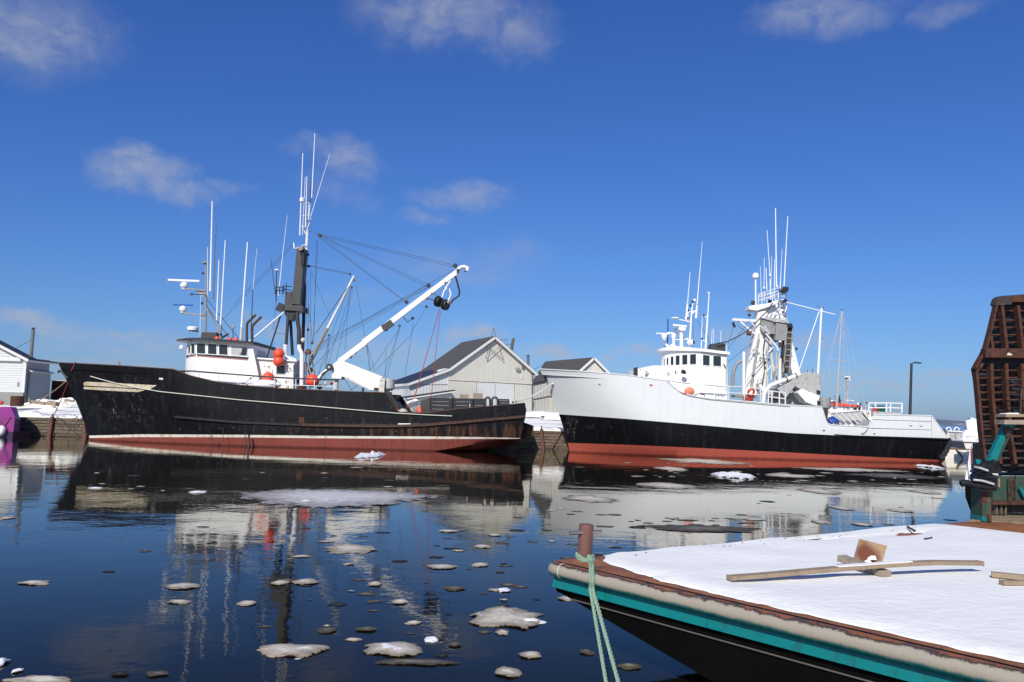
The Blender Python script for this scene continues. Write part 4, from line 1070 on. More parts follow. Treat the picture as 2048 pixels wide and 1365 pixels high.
pipe(bb, 'fish_hose', [(594.5, 622), (595.5, 645), (598, 660), (597.5, 694)], 65.2, 8, 'charcoal')
pipe(bb, 'white_pipe', [(571, 690), (570.5, 714), (592, 722)], 64.6, 7.5, 'white'); mb = MB(); c = P(571, 692, 64.6); mb.lathe(c, [(.18, -.05), (.19, .02), (.18, .06)], 14); obj('pipe_flange', mb, 'white', bb)
pipe(bb, 'white_pipe', [(598.3, 690), (599, 699), (604, 707), (603.3, 772)], 64.2, 8.4, 'white')
mb = MB(); c = P(603.3, 773, 64.2); mb.lathe(c, [(.3, -.2), (.28, 0), (.2, .05)], 14); obj('pipe_foot', mb, 'rust', bb)
bar(bb, 'strut', 568.5, 624, 499, 683, 65, 3.2, 'white', 65.4); bar(bb, 'strut', 561, 632, 533.5, 717, 65.2, 3, 'black')
line(bb, 552, 604, 547, 660, 65.8, 65.5); line(bb, 533, 697, 551, 686, 64, 65); line(bb, 551, 667, 572, 668, 65, 65.2)
# deck machinery around the mast foot
for (px, py, s, mt_) in ((606, 681, 9, 'cream'), (624, 686, 6, 'brass'), (616, 705, 12, 'brass'), (616, 660, 5, 'black'), (621, 741, 10, 'rust'), (594, 762, 8, 'rust_dark'), (588, 772, 10, 'grey_metal'), (650, 768, 8, 'cream'), (640, 774, 10, 'grey_metal'), (663, 767, 6, 'red'), (672, 772, 8, 'rust')):
    c = P(px, py, 65.2); mb = MB(); r_ = px2m(s, 65.2) / 2; mb.lathe(c, [(r_ * .6, -r_), (r_, -r_ * .7), (r_, r_ * .6), (r_ * .5, r_)], 10, V((.4, -1, .3))); obj('winch_drum', mb, mt_, bb, smooth=True)
for (x0, x1, y0, y1) in ((583, 583, 727, 780), (589, 589, 722, 785), (592, 613, 752, 752.6), (612, 612, 710, 770), (618, 620, 720, 780), (622, 634, 715, 765)): bar(bb, 'deck_pipe', x0, y0, x1, y1, 65.4, 2.2, 'grey_metal')
pipe(bb, 'air_hose', [(617, 708), (617, 735), (626, 757)], 64.8, 4, 'grey_metal')
# derrick 2
dk = bar(bb, 'derrick', 614, 737, 655, 657, 65.6, 7, 'wood_grey', w2=6.2, label='thinner derrick with dark wooden lower part'); bar(dk, 'derrick_end', 654.5, 658, 708, 552, 65.6, 5.6, 'white_old', w2=4)
block(bb, 708.5, 561, 65.6, 4, 'brass'); block(bb, 703.6, 575.5, 65.6, 4, 'black'); block(bb, 658, 671, 65.6, 4, 'black'); block(bb, 699.5, 548.5, 65.6, 4, 'black')
# ---- crane
cr_ = plate(bb, 'crane', [(664, 731), (677, 719.5), (690, 724), (765, 754), (763, 783), (738, 780.5), (684, 753), (683, 758.5), (663, 758)], 63.4, 1.3, 'white_old', 'boxy white crane body', bevel=.04)
plate(cr_, 'crane_soffit', [(684.5, 753.5), (737.5, 780.5), (736, 777), (686, 750.5)], 63.35, 1.4, 'cream')
plate(cr_, 'crane_end', [(760, 755), (770, 758), (768, 786), (757, 783)], 63.2, 1.6, 'cream')
plate(cr_, 'crane_slot', [(748, 775.5), (770, 777), (770, 782), (748, 781)], 63.36, .03, 'black')
c = P(776.5, 766, 64.0); mb = MB(); mb.lathe(c, [(.32, -.62), (.50, -.45), (.52, .0), (.50, .28), (.42, .33)], 18); obj('slew_drum', mb, 'grey_light', cr_, smooth=True)
bm_a, bm_b = P(679, 724, 64), P(731, 685, 64.2)
mb = MB(); mb.beam(bm_a, bm_b, .42, .42); bo = obj('crane_boom', mb, 'white', bb, 'long white telescopic boom', bevel=.03)
mb = MB(); mb.beam(P(728, 685.5, 64.2), P(916, 543, 64.6), .34, .46, h2=.36); obj('boom_section', mb, 'white', bo, bevel=.03)
mb = MB(); mb.beam(P(766, 658, 64.1), P(785, 645, 64.1), .42, .5); obj('boom_collar', mb, 'charcoal', bo)
pipe(bo, 'boom_head', [(912, 546), (919, 536), (928, 533.5), (936, 537), (934, 542)], 64.5, 7, 'white')
block(bo, 916, 541.5, 64.2, 6, 'black'); block(bo, 930.5, 543, 64.3, 3.5, 'black')
for (px, py, s) in ((910.5, 532, 8), (857, 571.5, 8), (813, 604.5, 7)): block(bb, px, py, 64.4, s)
for (px, py, mt_, s) in ((701, 714, 'wood', 6), (711, 706, 'black', 4), (773, 660, 'charcoal', 5), (799, 652, 'charcoal', 5), (825, 637, 'black', 6), (853, 614, 'black', 5), (864, 588, 'brass', 4), (891, 566, 'brass', 4), (734, 692, 'brass', 3), (855, 598, 'brass', 4)): block(bo, px, py, 64.1, s, mt_)
mb = MB(); c = P(659.5, 735, 63.3); mb.lathe(c, [(.24, -.25), (.26, -.2), (.26, .2), (.24, .25)], 18, V((0, 1, 0))); o = obj('sheave', mb, 'black', cr_, smooth=True)
mb = MB(); mb.lathe(c, [(.1, -.28), (.1, .28)], 12, V((0, 1, 0))); obj('sheave_hub', mb, 'grey_light', cr_)
pipe(bb, 'crane_ram', [(637, 757), (648, 745), (659, 737.5)], 63.8, 6.5, 'white_old'); pipe(bb, 'hydraulic_hose', [(640, 762), (645, 748), (659, 739)], 63.6, 3, 'black')
# post and dark column under crane
bar(bb, 'crane_post', 673, 757, 672, 787, 63.9, 9, 'cream'); bar(bb, 'crane_post', 726, 776, 726, 788, 64.2, 5, 'cream')
bar(bb, 'crane_leg', 774, 783, 799, 819, 63.6, 8, 'charcoal'); bar(bb, 'crane_leg', 764, 802, 790, 826, 63.8, 9, 'charcoal'); bar(bb, 'leg_joint', 795, 815, 801, 822, 63.5, 7, 'rust')
plate(bb, 'crane_base', [(746, 784), (778, 784), (776, 806), (792, 826), (752, 826), (748, 806)], 64.2, 1.8, 'charcoal')
for (px, py, w_) in ((753, 800, 7), (763, 803, 8)):
    pipe(bb, 'hydraulic_hose', [(px - w_ / 2, 795), (px - w_ / 3, 815), (px + w_ / 3, 815), (px + w_ / 2, 793)], 63.9, 2.2, 'black')
mb = MB()
for sd_, (px, py, s) in enumerate(((768, 796, .6), (779, 805, .4), (762, 790, .45))): lump(mb, P(px, py + 2, 64.0), s, s * .7, s * .8, sd_ * 7.7)
tag(obj('snow_clump', mb, 'snow', bb, smooth=True), kind='stuff')
mb = MB(); c = P(802, 823, 63.6); mb.ball(c, .32, 12, 1.6, .8, .7); obj('deck_canvas', mb, 'cream', bb, smooth=True)
# power block hanging under the boom
for (px, py, tilt_) in ((876.8, 603.5, -.35), (891, 610, -.30)):
    c = P(px, py, 63.9); ax = V((1, -.55, tilt_)).normalized(); mb = MB(); mb.lathe(c, [(.42, -.16), (.44, -.1), (.18, -.02), (.18, .02), (.44, .1), (.42, .16)], 18, ax); pk = obj('power_block', mb, 'charcoal', bb, smooth=True)
    mb = MB(); mb.lathe(c - ax * .18, [(.34, -.03), (.38, .03)], 18, ax); obj('block_plate', mb, 'cream', pk)
for q in ([(884, 596), (888, 583), (894, 576)], [(895, 606), (902, 590), (899, 578)], [(890, 578), (896, 570), (901, 562)]): pipe(bb, 'block_arm', q, 63.8, 3.5, 'white_old')
pipe(bb, 'hydraulic_hose', [(911, 553), (919, 582), (918, 592), (906, 600), (902, 607)], 63.8, 3.6, 'fender'); block(bb, 899.5, 606.5, 63.7, 6, 'brass')
for q in ((857, 598, 872, 602), (876, 590, 880, 600), (868, 585, 872, 592)): line(bb, *q, 64, 63.9, w=2)
# cab of rigging
for (x0, y0, x1, y1, Y0, Y1) in [(641, 469, 908, 530, MY, 64.5), (641, 472, 909, 535, MY, 64.5), (641, 472, 853, 568, MY, 64.4), (641, 474, 852, 573, MY, 64.4), (640, 474, 809, 601, MY, 64.3), (638, 476, 806, 601, MY, 64.3),
                                 (612, 459, 640, 471, MY, MY), (617, 531, 704, 548, MY, 65.6), (617, 533, 704, 550.5, MY, 65.6), (620, 540, 662, 639, MY, 65.6), (636, 478, 626, 683, MY, 65), (633, 480, 628, 683, MY, 65), (616, 560, 618, 700, MY, 65),
                                 (612, 570, 616, 720, MY, 65), (621, 548, 622, 720, MY, 65.4), (616, 600, 626, 690, MY, 65), (628, 672, 698, 570, 65, 65.6), (632, 668, 706, 560, 65, 65.6), (622, 705, 855, 571, 65, 64.4), (634, 692, 906, 541, 65, 64.5), (645, 685, 853, 576, 65, 64.4), (640, 700, 858, 574, 65, 64.4),
                                 (700, 568, 640, 736, 65.6, 64.6), (703, 578, 652, 742, 65.6, 64.6), (705, 580, 672, 722, 65.6, 64.6), (700, 574, 690, 700, 65.6, 64.6), (712, 570, 741, 740, 65.6, 64.4), (657, 674, 646, 775, 65.6, 64.4), (659, 674, 650, 760, 65.6, 64.4), (658, 672, 620, 730, 65.6, 65),
                                 (735, 693, 739, 744, 64, 64), (735, 693, 749, 742, 64, 64), (799, 655, 768, 752, 64, 64), (797, 662, 740, 742, 64, 64), (850, 618, 820, 672, 64, 64), (820, 672, 749, 744, 64, 64), (827, 645, 810, 752, 64, 64), (771, 755, 772, 700, 64, 64), (772, 760, 800, 655, 64, 64),
                                 (640, 740, 632, 790, 65, 64.5), (690, 760, 705, 782, 64.5, 64.5), (695, 785, 720, 768, 64.5, 64.5), (615, 745, 660, 700, 65, 64.6), (630, 760, 690, 640, 65, 65.4)]:
    line(bb, x0, y0, x1, y1, Y0, Y1)
block(bb, 639.6, 471, MY, 7); block(bb, 617.5, 533, MY, 5, 'charcoal'); block(bb, 617, 510, MY, 4)
for q in ((588, 485, 468, 608), (588, 490, 445, 640)): line(bb, *q, MY, 65.5, 'rope_dark', .8)
pipe(bb, 'hydraulic_hose', [(806, 634), (815, 645), (822, 640)], 64, 1.6, 'black')
for q in ((879.5, 618, 828.5, 796), (878, 622, 829, 797), (881, 620, 862, 796)):
    o = line(bb, *q, 63.9, 64.3, 'rope_red', 1.3, name='red_hauling_line')
line(bb, 828.5, 796, 805, 826, 64.3, 64.2, 'rope_red', 1.2, name='red_hauling_line')
# railing along the bridge deck
rails(bb, [(360, 743), (392, 744.5), (420, 746.5), (470, 750), (530, 755), (592, 758.5), (668, 761)], 25, 62.75, (374, 399, 437, 476, 516, 549, 583, 592, 629, 668), 'rail', 1.7)
mb = MB(); mb.tube([P(x, y, 62.7) for x, y in ((357, 742), (385, 742.2), (420, 745), (470, 749), (530, 753.5), (592, 757), (668, 760))], .045, 6); obj('handrail', mb, 'black', bb)
line(bb, 484, 769, 511, 752, 62.7, 63.4, w=1.5); block(bb, 501, 757, 63, 3)
mb = MB(); mb.tube([P(573, 778, 62.6), P(574, 774, 62.6), P(577, 773.5, 62.6), P(578, 778, 62.6)], .03, 6); obj('lifting_eye', mb, 'black', bb)
bar(bb, 'bow_bitt', 238.5, 733, 238, 724, BY - .8, 4.5, 'grey_metal'); bar(bb, 'bow_bitt', 241, 731, 243, 733.5, BY - .8, 2.5, 'grey_metal')
# ---- dark steel bins on the stern deck
def bin_box(pts, Y, th, label, slots, mat='black', side=None):
    c = P(*pts[0], Y); rt = thing('fish_bin', label, 'bin', (c.x, Y, 2.2), 'dark bins on the stern deck of the black boat')
    plate(rt, 'body', pts, Y, th, mat, bevel=.02)
    for (x0, x1, y0, y1) in slots:
        plate(rt, 'slot_rail', [(x0, y0), (x1, y1), (x1, y1 + .9), (x0, y0 + .9)], Y - .03, .05, 'grey_metal')
    return rt
b1 = bin_box([(860.5, 795.5), (905, 796.5), (905, 826), (860.5, 826)], 65.0, 2.0, 'wide dark bin with three pale slots on the black stern', [(865, 897, 803, 803.6), (865, 898, 810, 811), (865, 887, 818, 818.4)])
plate(b1, 'end_panel', [(840.5, 803), (860, 795.8), (860, 826), (840.5, 826)], 65.05, 1.9, 'charcoal'); bar(b1, 'corner_bar', 859.8, 796, 859.8, 827, 64.98, 2.2, 'rust')
bin_box([(906, 796.5), (946, 797.5), (946, 826), (906, 826)], 65.1, 2.0, 'dark bin with two pale slots right of the rusty corner bar', [(912, 942, 803.5, 804), (912, 935, 811, 811)])
b3 = bin_box([(947, 797.5), (970, 797.5), (970, 824), (947, 824)], 65.2, 1.8, 'narrow dark bin with one slot left of the round topped hoops', [(950, 966, 811, 811)])
bin_box([(996, 798), (1018, 798.5), (1019, 803), (1019, 822), (996, 822)], 65.3, 1.6, 'last dark bin with two slots nearest the black transom', [(998, 1016, 801, 801.6), (998, 1016, 806, 806)])
for (x0, x1) in ((971, 980), (984, 995)):
    pipe(bb, 'stern_hoop', [(x0, 822), (x0, 799), (x0 + 2.5, 795.5), (x1 - 2, 795.5), (x1, 800), (x1, 820)], 65.0, 4.5, 'charcoal')
p = P(839, 824, 64.4); mb = MB(); mb.lathe(p, [(.22, -.4), (.22, .1), (.12, .35), (.03, .42)], 14); tag(obj('marker_float', mb, 'orange', loc=p, smooth=True), 'orange float beside the end of the dark bins on the black boat', 'float')
bar(bb, 'stern_bitt', 1030, 822, 1029.5, 803, 63.2, 2.6, 'rope_white'); bar(bb, 'stern_bitt', 1024, 805, 1033, 804, 64, 4, 'green'); bar(bb, 'stern_bitt', 940, 819, 939.5, 808, 63, 1.6, 'rope_white')
# ---- buoys hung on the boat
for (px, py, r_, lab) in ((557.5, 708, 11, 'upper orange ball buoy of the pair hung beside the white vent pipe'), (557.3, 723, 11, 'lower orange ball buoy of the pair hung beside the white vent pipe'), (536.3, 756.5, 12, 'orange ball buoy hanging against the worn white deckhouse wall'), (624.8, 762, 13.5, 'orange ball buoy behind the deck railing, right of the white pipe')):
    Y = 63.6 if py < 760 else 63.9
    c = P(px, py, Y); rad = px2m(r_, Y); rt = thing('buoy', lab, 'buoy', c - V((0, 0, rad)), 'orange ball buoys on the black boat')
    mb = MB(); mb.ball(c, rad, 22, 1, 1, .98); obj('ball', mb, 'orange', rt, smooth=True)
    mb = MB(); mb.lathe(c + V((0, 0, rad * .93)), [(rad * .2, 0), (rad * .16, .07), (.02, .08)], 10); obj('eye', mb, 'orange', rt)
    mb = MB(); mb.tube([c + V((0, 0, rad)), c + V((.05, .25, rad + .5))], .025, 6); obj('lanyard', mb, 'rope_tan', rt)
# ---- ropes of the black boat
def rope(name, label, pts, r, mat, cat='rope', group=None):
    mb = MB(); mb.tube(pts, r, 6); return tag(obj(name, mb, mat, loc=pts[0]), label, cat, group)
pts = [HB.at(x, y, .12) for x, y in ((181, 753), (205, 760), (230, 766.5), (270, 775), (319, 783.5), (400, 792), (480, 800.3), (600, 810.5), (733, 822), (795, 827), (860, 830.5), (904, 832.5))]
rope('mooring_line', 'long pale rope lying along the whole side of the black hull', pts, .035, 'rope_white')
a = HB.at(150, 728, .1); rope('mooring_line', 'red rope from the black bow top down to the leaning rusty pile', [P(152, 724.5, BY), a + V((0, 0, .1)), HB.at(143, 741, .3)] + sag(P(140, 752, 68.5), P(108, 830, QY - .6), .25), .035, 'rope_red')
rope('mooring_line', 'tan rope from the black stem to the quay by the rusty drum', sag(P(131, 764, BY), P(44, 813, 78), .35), .045, 'rope_tan')
rope('mooring_line', 'thin dark rope from the leaning pile to the waterline of the black stem', sag(P(114, 833, QY - .6), P(176, 870, BY), .1), .025, 'rope_dark')
rope('mooring_line', 'thin dark rope from the magenta boat across to the leaning pile', sag(P(34, 838, 69.5), P(108, 834, QY - .6), .25), .025, 'rope_dark')
for k, (px, yt, yb, lean, wd, lab) in enumerate(((498, 870, 907, 1.5, 4.2, 'thickest dark stake standing in the water against the red bottom'), (424, 868, 905, 2, 1.8, 'thin crooked dark stake standing left of the others along the red bottom'), (446, 855, 906, .5, 1.3, 'very thin tall dark stake between the crooked one and the thick ones'), (490, 868, 905, .8, 1.8, 'thin dark stake just left of the thickest one'))):
    a = P(px - lean, yb, 62.0); b2 = P(px, yt, 62.15); mb = MB(); mb.tube([V((a.x, a.y, -.3)), a.lerp(b2, .5) + V((.02, 0, 0)), b2], [px2m(wd, 62) / 2, px2m(wd, 62) / 2.1, px2m(wd, 62) / 2.3], 7)
    tag(obj('mooring_stake', mb, 'rust_dark', loc=V((a.x, a.y, 0))), lab, 'stake', 'dark stakes beside the black hull')
# ================================================================== WHITE FISHING BOAT
WY = 67.5
wb = thing('white_fishing_boat', 'large white and black hulled fishing boat with white A-frame gantry and red bottom', 'fishing boat', (18, WY, 0))
sheerW = [(1079, 738.5), (1174, 743.5), (1258, 751), (1332, 761.5), (1345, 773), (1356, 782), (1375, 789), (1400, 795), (1420, 797.5), (1500, 804), (1580, 811), (1642, 814), (1645, 819), (1651, 840), (1655, 847), (1662, 850.5), (1700, 852.5), (1735, 854), (1738, 852), (1749, 829.5), (1800, 830.5), (1863, 832), (1866, 836), (1896, 877)]
blk = [(1110, 828.5), (1118, 829), (1250, 838), (1400, 850.5), (1580, 866.5), (1719, 873.5), (1896, 879)]
redt = [(1130, 886), (1250, 890), (1400, 896.5), (1580, 905.5), (1749, 914.5), (1861, 919.5), (1896, 921)]
knk = [(1090, 768), (1107, 769.5), (1342, 786.5), (1420, 803), (1580, 830), (1650, 858), (1740, 862), (1749, 842), (1863, 846), (1896, 878)]
def knuckle(px): return max(interp(knk, px), interp(sheerW, px) + .8)
knk2 = [(1079 + k * 4, knuckle(1079 + k * 4)) for k in range(206)]
low = [(1100, 800), (1400, 830), (1580, 850), (1655, 862.5), (1740, 866), (1749, 856), (1863, 861), (1896, 878.6)]
def at_(x, x0=1079., x1=1896.): return (x - x0) / (x1 - x0)
stW = [k / 110 for k in range(111)] + [at_(x) for x in (1332, 1345, 1356, 1642, 1645, 1651, 1655, 1735, 1738, 1749, 1863, 1866)]
rowsW = [dict(z=[(1100, -1.2), (1800, -1.2), (1900, -.4)], x0=1143, x1=1860, B=1.2, ent=.4), dict(z=[(1100, -.35), (1820, -.35), (1900, -.05)], x0=1141.5, x1=1878, B=3.5, ent=.42, st=.25),
         dict(y=redt, x0=1136, x1=1890, B=3.75, ent=.30, st=.22), dict(y=blk, x0=1118, x1=1897, B=4.0, ent=.25, st=.15, p=2.0),
         dict(y=low, x0=1106, x1=1896.5, B=4.03, ent=.232, st=.15, p=2.1), dict(y=knk2, x0=1094, x1=1896.3, B=4.06, ent=.215, st=.15, p=2.2), dict(y=sheerW, x0=1079, x1=1896, B=4.06, ent=.205, st=.15, p=2.2)]
HW_ = Hull(WY, rowsW, stW)
M['hull_white'] = hull_paint('white_hull_paint', (.655, .67, .66), .42, .22, 30, 60, var=.03)
M['hull_black2'] = hull_paint('glossy_black_topside', (.005, .005, .006), .42, .05, 30, 60, chips=.18, scuff=(-13.3, 2.2, 2.6, 1.5), var=.4)
M['hull_red2'] = hull_paint('fresh_red_bottom', (.36, .075, .050), .6, .12, 30, 60, chips=.08, var=.12)
mb = HW_.build([1, 1, 2, 0, 0, 0])
obj('hull', mb, ['hull_white', 'hull_red2', 'hull_black2'], wb, smooth=True)
obj('deck', HW_.deck(.45, 6), 'grey_light', wb)
mb = MB(); mb.tube(HW_.row_pts(6, 0), .05, 6); obj('cap_rail', mb, 'hull_white', wb)
mb = MB(); mb.tube([HW_.mir(p) for p in HW_.row_pts(6)], .05, 6); obj('cap_rail', mb, 'hull_white', wb)
rail_along(HW_.row_pts(3, 0, .72, 1.0), .10, .16, 'hull_black2', 'rub_rail', wb)
# tyre like ridges on the stern corner
for k in range(6):
    y0 = 882 + k * 6.5; xx = 1898.5 - k * k * .55
    c = P(xx - 1.5, y0, WY - 3.2); mb = MB(); mb.lathe(c, [(.18, -.12), (.25, 0), (.18, .12)], 12, V((.2, 1, 0))); obj('stern_fender', mb, 'fender', wb, smooth=True)
# seams, ports, small marks on the side
def side_patch(name, pts, mat, off=.025, th=.04, label=None):
    mb = MB(); mb.prism([HW_.at(x, y, off) for x, y in pts], (0, th, 0)); return obj(name, mb, mat, wb, label)
side_patch('hawse_mark', [(1299, 769), (1305, 769.3), (1305, 772.7), (1299, 772.3)], 'red')
side_patch('fairlead', [(1197, 768), (1201, 768.3), (1201, 770), (1197, 769.7)], 'black')
for (x, y, w_, h_) in ((1648, 861.5, 4.5, 2.2), (1749, 868, 4, 2), (1749, 873, 6.5, 1.2), (1822, 852, 5, 1.4), (1842, 852.8, 5, 1.4)): side_patch('scupper', [(x - w_ / 2, y - h_ / 2), (x + w_ / 2, y - h_ / 2 + .2), (x + w_ / 2, y + h_ / 2), (x - w_ / 2, y + h_ / 2)], 'black')
for q in ([(1746, 839), (1770, 840.5), (1830, 842.3), (1863, 843.3)], [(1720, 853.5), (1740, 856.5), (1800, 858.5), (1863, 860.2)]):
    mb = MB(); mb.tube([HW_.at(x, y, .015) for x, y in q], .022, 5); obj('plate_seam', mb, 'grey_metal', wb)
mb = MB(); mb.tube([HW_.at(1862.8, y, .01) for y in (834, 850, 876)], .03, 5); obj('plate_seam', mb, 'grey_light', wb)
mb = MB(); mb.tube([HW_.at(x, y, .05) for x, y in ((1736, 856), (1733, 862), (1727, 867), (1723, 868))], .05, 6); obj('drain_pipe', mb, 'grey_metal', wb)
mb = MB(); mb.tube([HW_.at(x, y, .02) for x, y in ((1335, 762), (1348, 776), (1362, 786), (1380, 793), (1420, 800), (1500, 807), (1580, 814))], .03, 5); obj('plate_seam', mb, 'grey_metal', wb)
side_patch('doubling_plate', [(1669, 868.5), (1720, 872), (1719, 874), (1669, 870.5)], 'rust_dark')
side_patch('bow_anchor_pad', [(1085, 750), (1091, 751), (1096, 763), (1090, 762)], 'black')
# ---- forecastle house and wheelhouse
kx = lambda px, Y: ray(px, 730).x / ray(px, 730).y * Y
Yn = 64.4; hwW = WY - Yn
planF = nosed_plan(kx(1452, Yn), kx(1310, Yn + .5), 1.0, WY, hwW - .5, 3.0)
planF = [(kx(1455, Yn + .5), Yn + .5), (kx(1306, Yn + .5), Yn + .5), (kx(1268, Yn + 1.3), Yn + 1.3), (kx(1258, WY), WY), (kx(1268, Yn + 1.3), 2 * WY - Yn - 1.3), (kx(1306, Yn + .5), 2 * WY - Yn - .5), (kx(1455, Yn + .5), 2 * WY - Yn - .5)]
ztF = lambda X: interp([(kx(1258, 66.5), P(1258, 742, 66.5).z), (kx(1306, 65), P(1306, 731.5, 65).z), (kx(1455, 65), P(1455, 735, 65).z)], X)
fh = house(planF, lambda X: 3.2, ztF, wb, 'forecastle_house', 'white', smooth=False)
for (px, py) in ((1292.7, 743.5), (1336, 746.3)):
    c = P(px, py, Yn + .48); mb = MB(); mb.lathe(c, [(.16, 0), (.17, .05), (.12, .06)], 18, V((0, -1, 0))); pt_ = obj('porthole', mb, 'cruiser', fh)
    mb = MB(); mb.lathe(c + V((0, -.05, 0)), [(.115, 0), (.11, .025)], 18, V((0, -1, 0))); obj('porthole_plate', mb, 'greenbox' if False else 'cream', fh)
plate(fh, 'door', [(1267.5, 737), (1275, 734), (1275, 752), (1268, 751.5)], Yn + .95, .2, 'black')
for (px, py) in ((1261, 744), (1281, 740), (1351, 742), (1431, 745)): block(fh, px, py, Yn + .3, 3.4, 'grey_light', 'deck_light', .2)
ws_x, wa_x = kx(1402, Yn), kx(1453.5, Yn)
planW = nosed_plan(wa_x, ws_x, 2.55, WY, hwW, 2.2)
ztW = zline(P(1402, 702.5, Yn), P(1453, 708.5, Yn))
wwh = house(planW, lambda X: 3.4, ztW, wb, 'wheelhouse', 'white')
CW = Chain(planW, ztW(ws_x) - .7)
for (cx, cy, w_, h_) in [(1335.8, 724, 3.6, 14.5), (1344.8, 722.6, 5.6, 17), (1355.8, 721.4, 8, 19), (1370, 720.2, 10.2, 19.6), (1386.5, 719.3, 12.0, 20), (1330, 725, 2, 13)]:
    CW.window(cx - w_ / 2, cx + w_ / 2, cy - h_ / 2, cy + h_ / 2, wwh, tilt=-.6, frame=.045)
for (cx, cy, w_, h_) in [(1412.3, 720.5, 13.2, 20.2), (1434, 722, 15.4, 20.2)]:
    CW.window(cx - w_ / 2, cx + w_ / 2, cy - h_ / 2, cy + h_ / 2, wwh, tilt=1.2, frame=.05)
planR = nosed_plan(wa_x + .15, ws_x + .1, 3.0, WY, hwW + .3, 2.2)
mb = MB(); n = len(planR)
lo = [mb.vert((x, y, ztW(x) - .05 - .03 * abs(x - ws_x) * (x < ws_x))) for x, y in planR]; hi = [mb.vert((x, y, ztW(x) + .16 - .05 * abs(x - ws_x) * (x < ws_x))) for x, y in planR]
ct_ = [mb.vert(((x - ws_x) * .8 + ws_x, (y - WY) * .7 + WY, ztW(x) + .30)) for x, y in planR]
for k in range(n): mb.face((lo[k], lo[(k + 1) % n], hi[(k + 1) % n], hi[k])); mb.face((hi[k], hi[(k + 1) % n], ct_[(k + 1) % n], ct_[k]))
mb.face(lo); mb.face(ct_); obj('wheelhouse_roof', mb, 'white', wb)
# lights / fittings on the house side
block(wwh, 1366.5, 744, Yn - .25, 8, 'black', 'search_light', .3); block(wwh, 1370, 746, Yn - .2, 5, 'brass', 'search_light', .3)
bar(wwh, 'grab_rail', 1447.5, 728, 1451, 736, Yn - .1, 2.2, 'charcoal'); bar(wwh, 'corner_pipe', 1453.8, 690, 1451.5, 780, Yn - .05, 2.6, 'cream')
for (px, py) in ((1432, 745), (1440, 756), (1446, 755)): bar(wwh, 'fitting', px - 1.5, py, px + 1.5, py + 4, Yn + .4, 1.5, 'grey_metal')
plate(wb, 'roof_locker', [(1424, 687.5), (1451, 687), (1450, 703.5), (1422, 700)], 65.2, 1.2, 'charcoal', bevel=.03)
# radar cluster on the wheelhouse roof
RY = 66.5
bar(wb, 'radar_strut', 1327, 684, 1345.5, 703, RY, 5.5, 'white'); bar(wb, 'radar_strut', 1341, 690, 1364, 698, RY, 4, 'white')
radar_open(wb, 1312, 1338.5, 667.3, RY - .4, (1328.5, 673.5, 11, 12), hp=3, tilt=1.2)
radar_open(wb, 1334, 1359.5, 666, RY, (1347.3, 673, 10, 13), hp=3, tilt=2.2)
bar(wb, 'radar_post', 1347, 680, 1348, 702, RY, 5, 'white'); bar(wb, 'radar_post', 1362.5, 662, 1363, 704, RY - .6, 7, 'white'); bar(wb, 'radar_post', 1328.8, 680, 1329, 684, RY, 4, 'white')
plate(wb, 'radar_head', [(1358, 654), (1372, 655.5), (1371, 661), (1362, 662), (1357.5, 658.5)], RY - .9, .8, 'antenna'); plate(wb, 'scanner_bar', [(1346, 648.5), (1374, 651), (1374, 655), (1346, 652)], RY - .8, .5, 'antenna', bevel=.03)
c = P(1351, 636, RY); mb = MB(); mb.lathe(c, [(.1, -.06), (.30, -.05), (.26, .03), (.05, .06)], 16); obj('flat_antenna', mb, 'antenna', wb)
bar(wb, 'radar_arm', 1343, 636.5, 1381, 644, RY, 2.2, 'white'); c = P(1351, 661, RY); mb = MB(); mb.lathe(c, [(.12, -.12), (.16, 0), (.1, .12)], 10); obj('small_dome', mb, 'antenna', wb)
bar(wb, 'flag_staff', 1334.5, 706, 1336, 639, RY + .4, 2.6, 'blue'); bar(wb, 'radar_arm', 1350, 680, 1376, 679, RY, 2, 'white'); plate(wb, 'name_plate', [(1366, 675), (1377, 677), (1377, 680), (1366, 679)], RY - .1, .05, 'white')
hm = bar(wb, 'wheelhouse_mast', 1378.5, 702, 1384, 616, RY, 4.6, 'white', w2=3.2); bar(hm, 'mast_top', 1384, 618, 1387.5, 600, RY, 2, 'white')
for q in ((1373, 644, 1381, 644), (1374, 625, 1394, 622), (1384, 628, 1393, 621), (1376, 621, 1376, 640)): bar(hm, 'spreader', *q, RY, 2, 'white')
for (px, py, s) in ((1385.5, 604, 4.5), (1380.5, 611.5, 4), (1376.5, 622, 4), (1376, 637, 4)): block(hm, px, py, RY, s, 'black', 'nav_light', 0)
mb = MB(); mb.ball(P(1389.3, 601, RY), .13, 12); obj('small_dome', mb, 'antenna', hm)
bar(wb, 'antenna_base', 1372, 640, 1375.5, 604, RY, 4, 'white'); bar(wb, 'antenna_base', 1392, 637, 1394.5, 607, RY, 4.4, 'white')
for q in ((1375.3, 606, 1380.4, 544, 1.8), (1394.3, 608, 1400, 540, 2.4), (1400, 540, 1404.6, 484, 1.3), (1402.3, 697, 1404.7, 633, 1.8), (1422.5, 700, 1424.5, 659, 1.4), (1427, 700, 1427.5, 657, 1.2), (1441.5, 690, 1441.8, 662, 1.4)): antenna(wb, *q[:4], RY - .2, q[4])
sm = bar(wb, 'side_mast', 1411, 699, 1415.5, 630, RY - .4, 3.6, 'white'); bar(sm, 'mast_top', 1415.5, 632, 1418.2, 587, RY - .4, 2.2, 'antenna'); bar(sm, 'mast_top', 1414.5, 586, 1420, 586, RY - .4, 2.4, 'antenna')
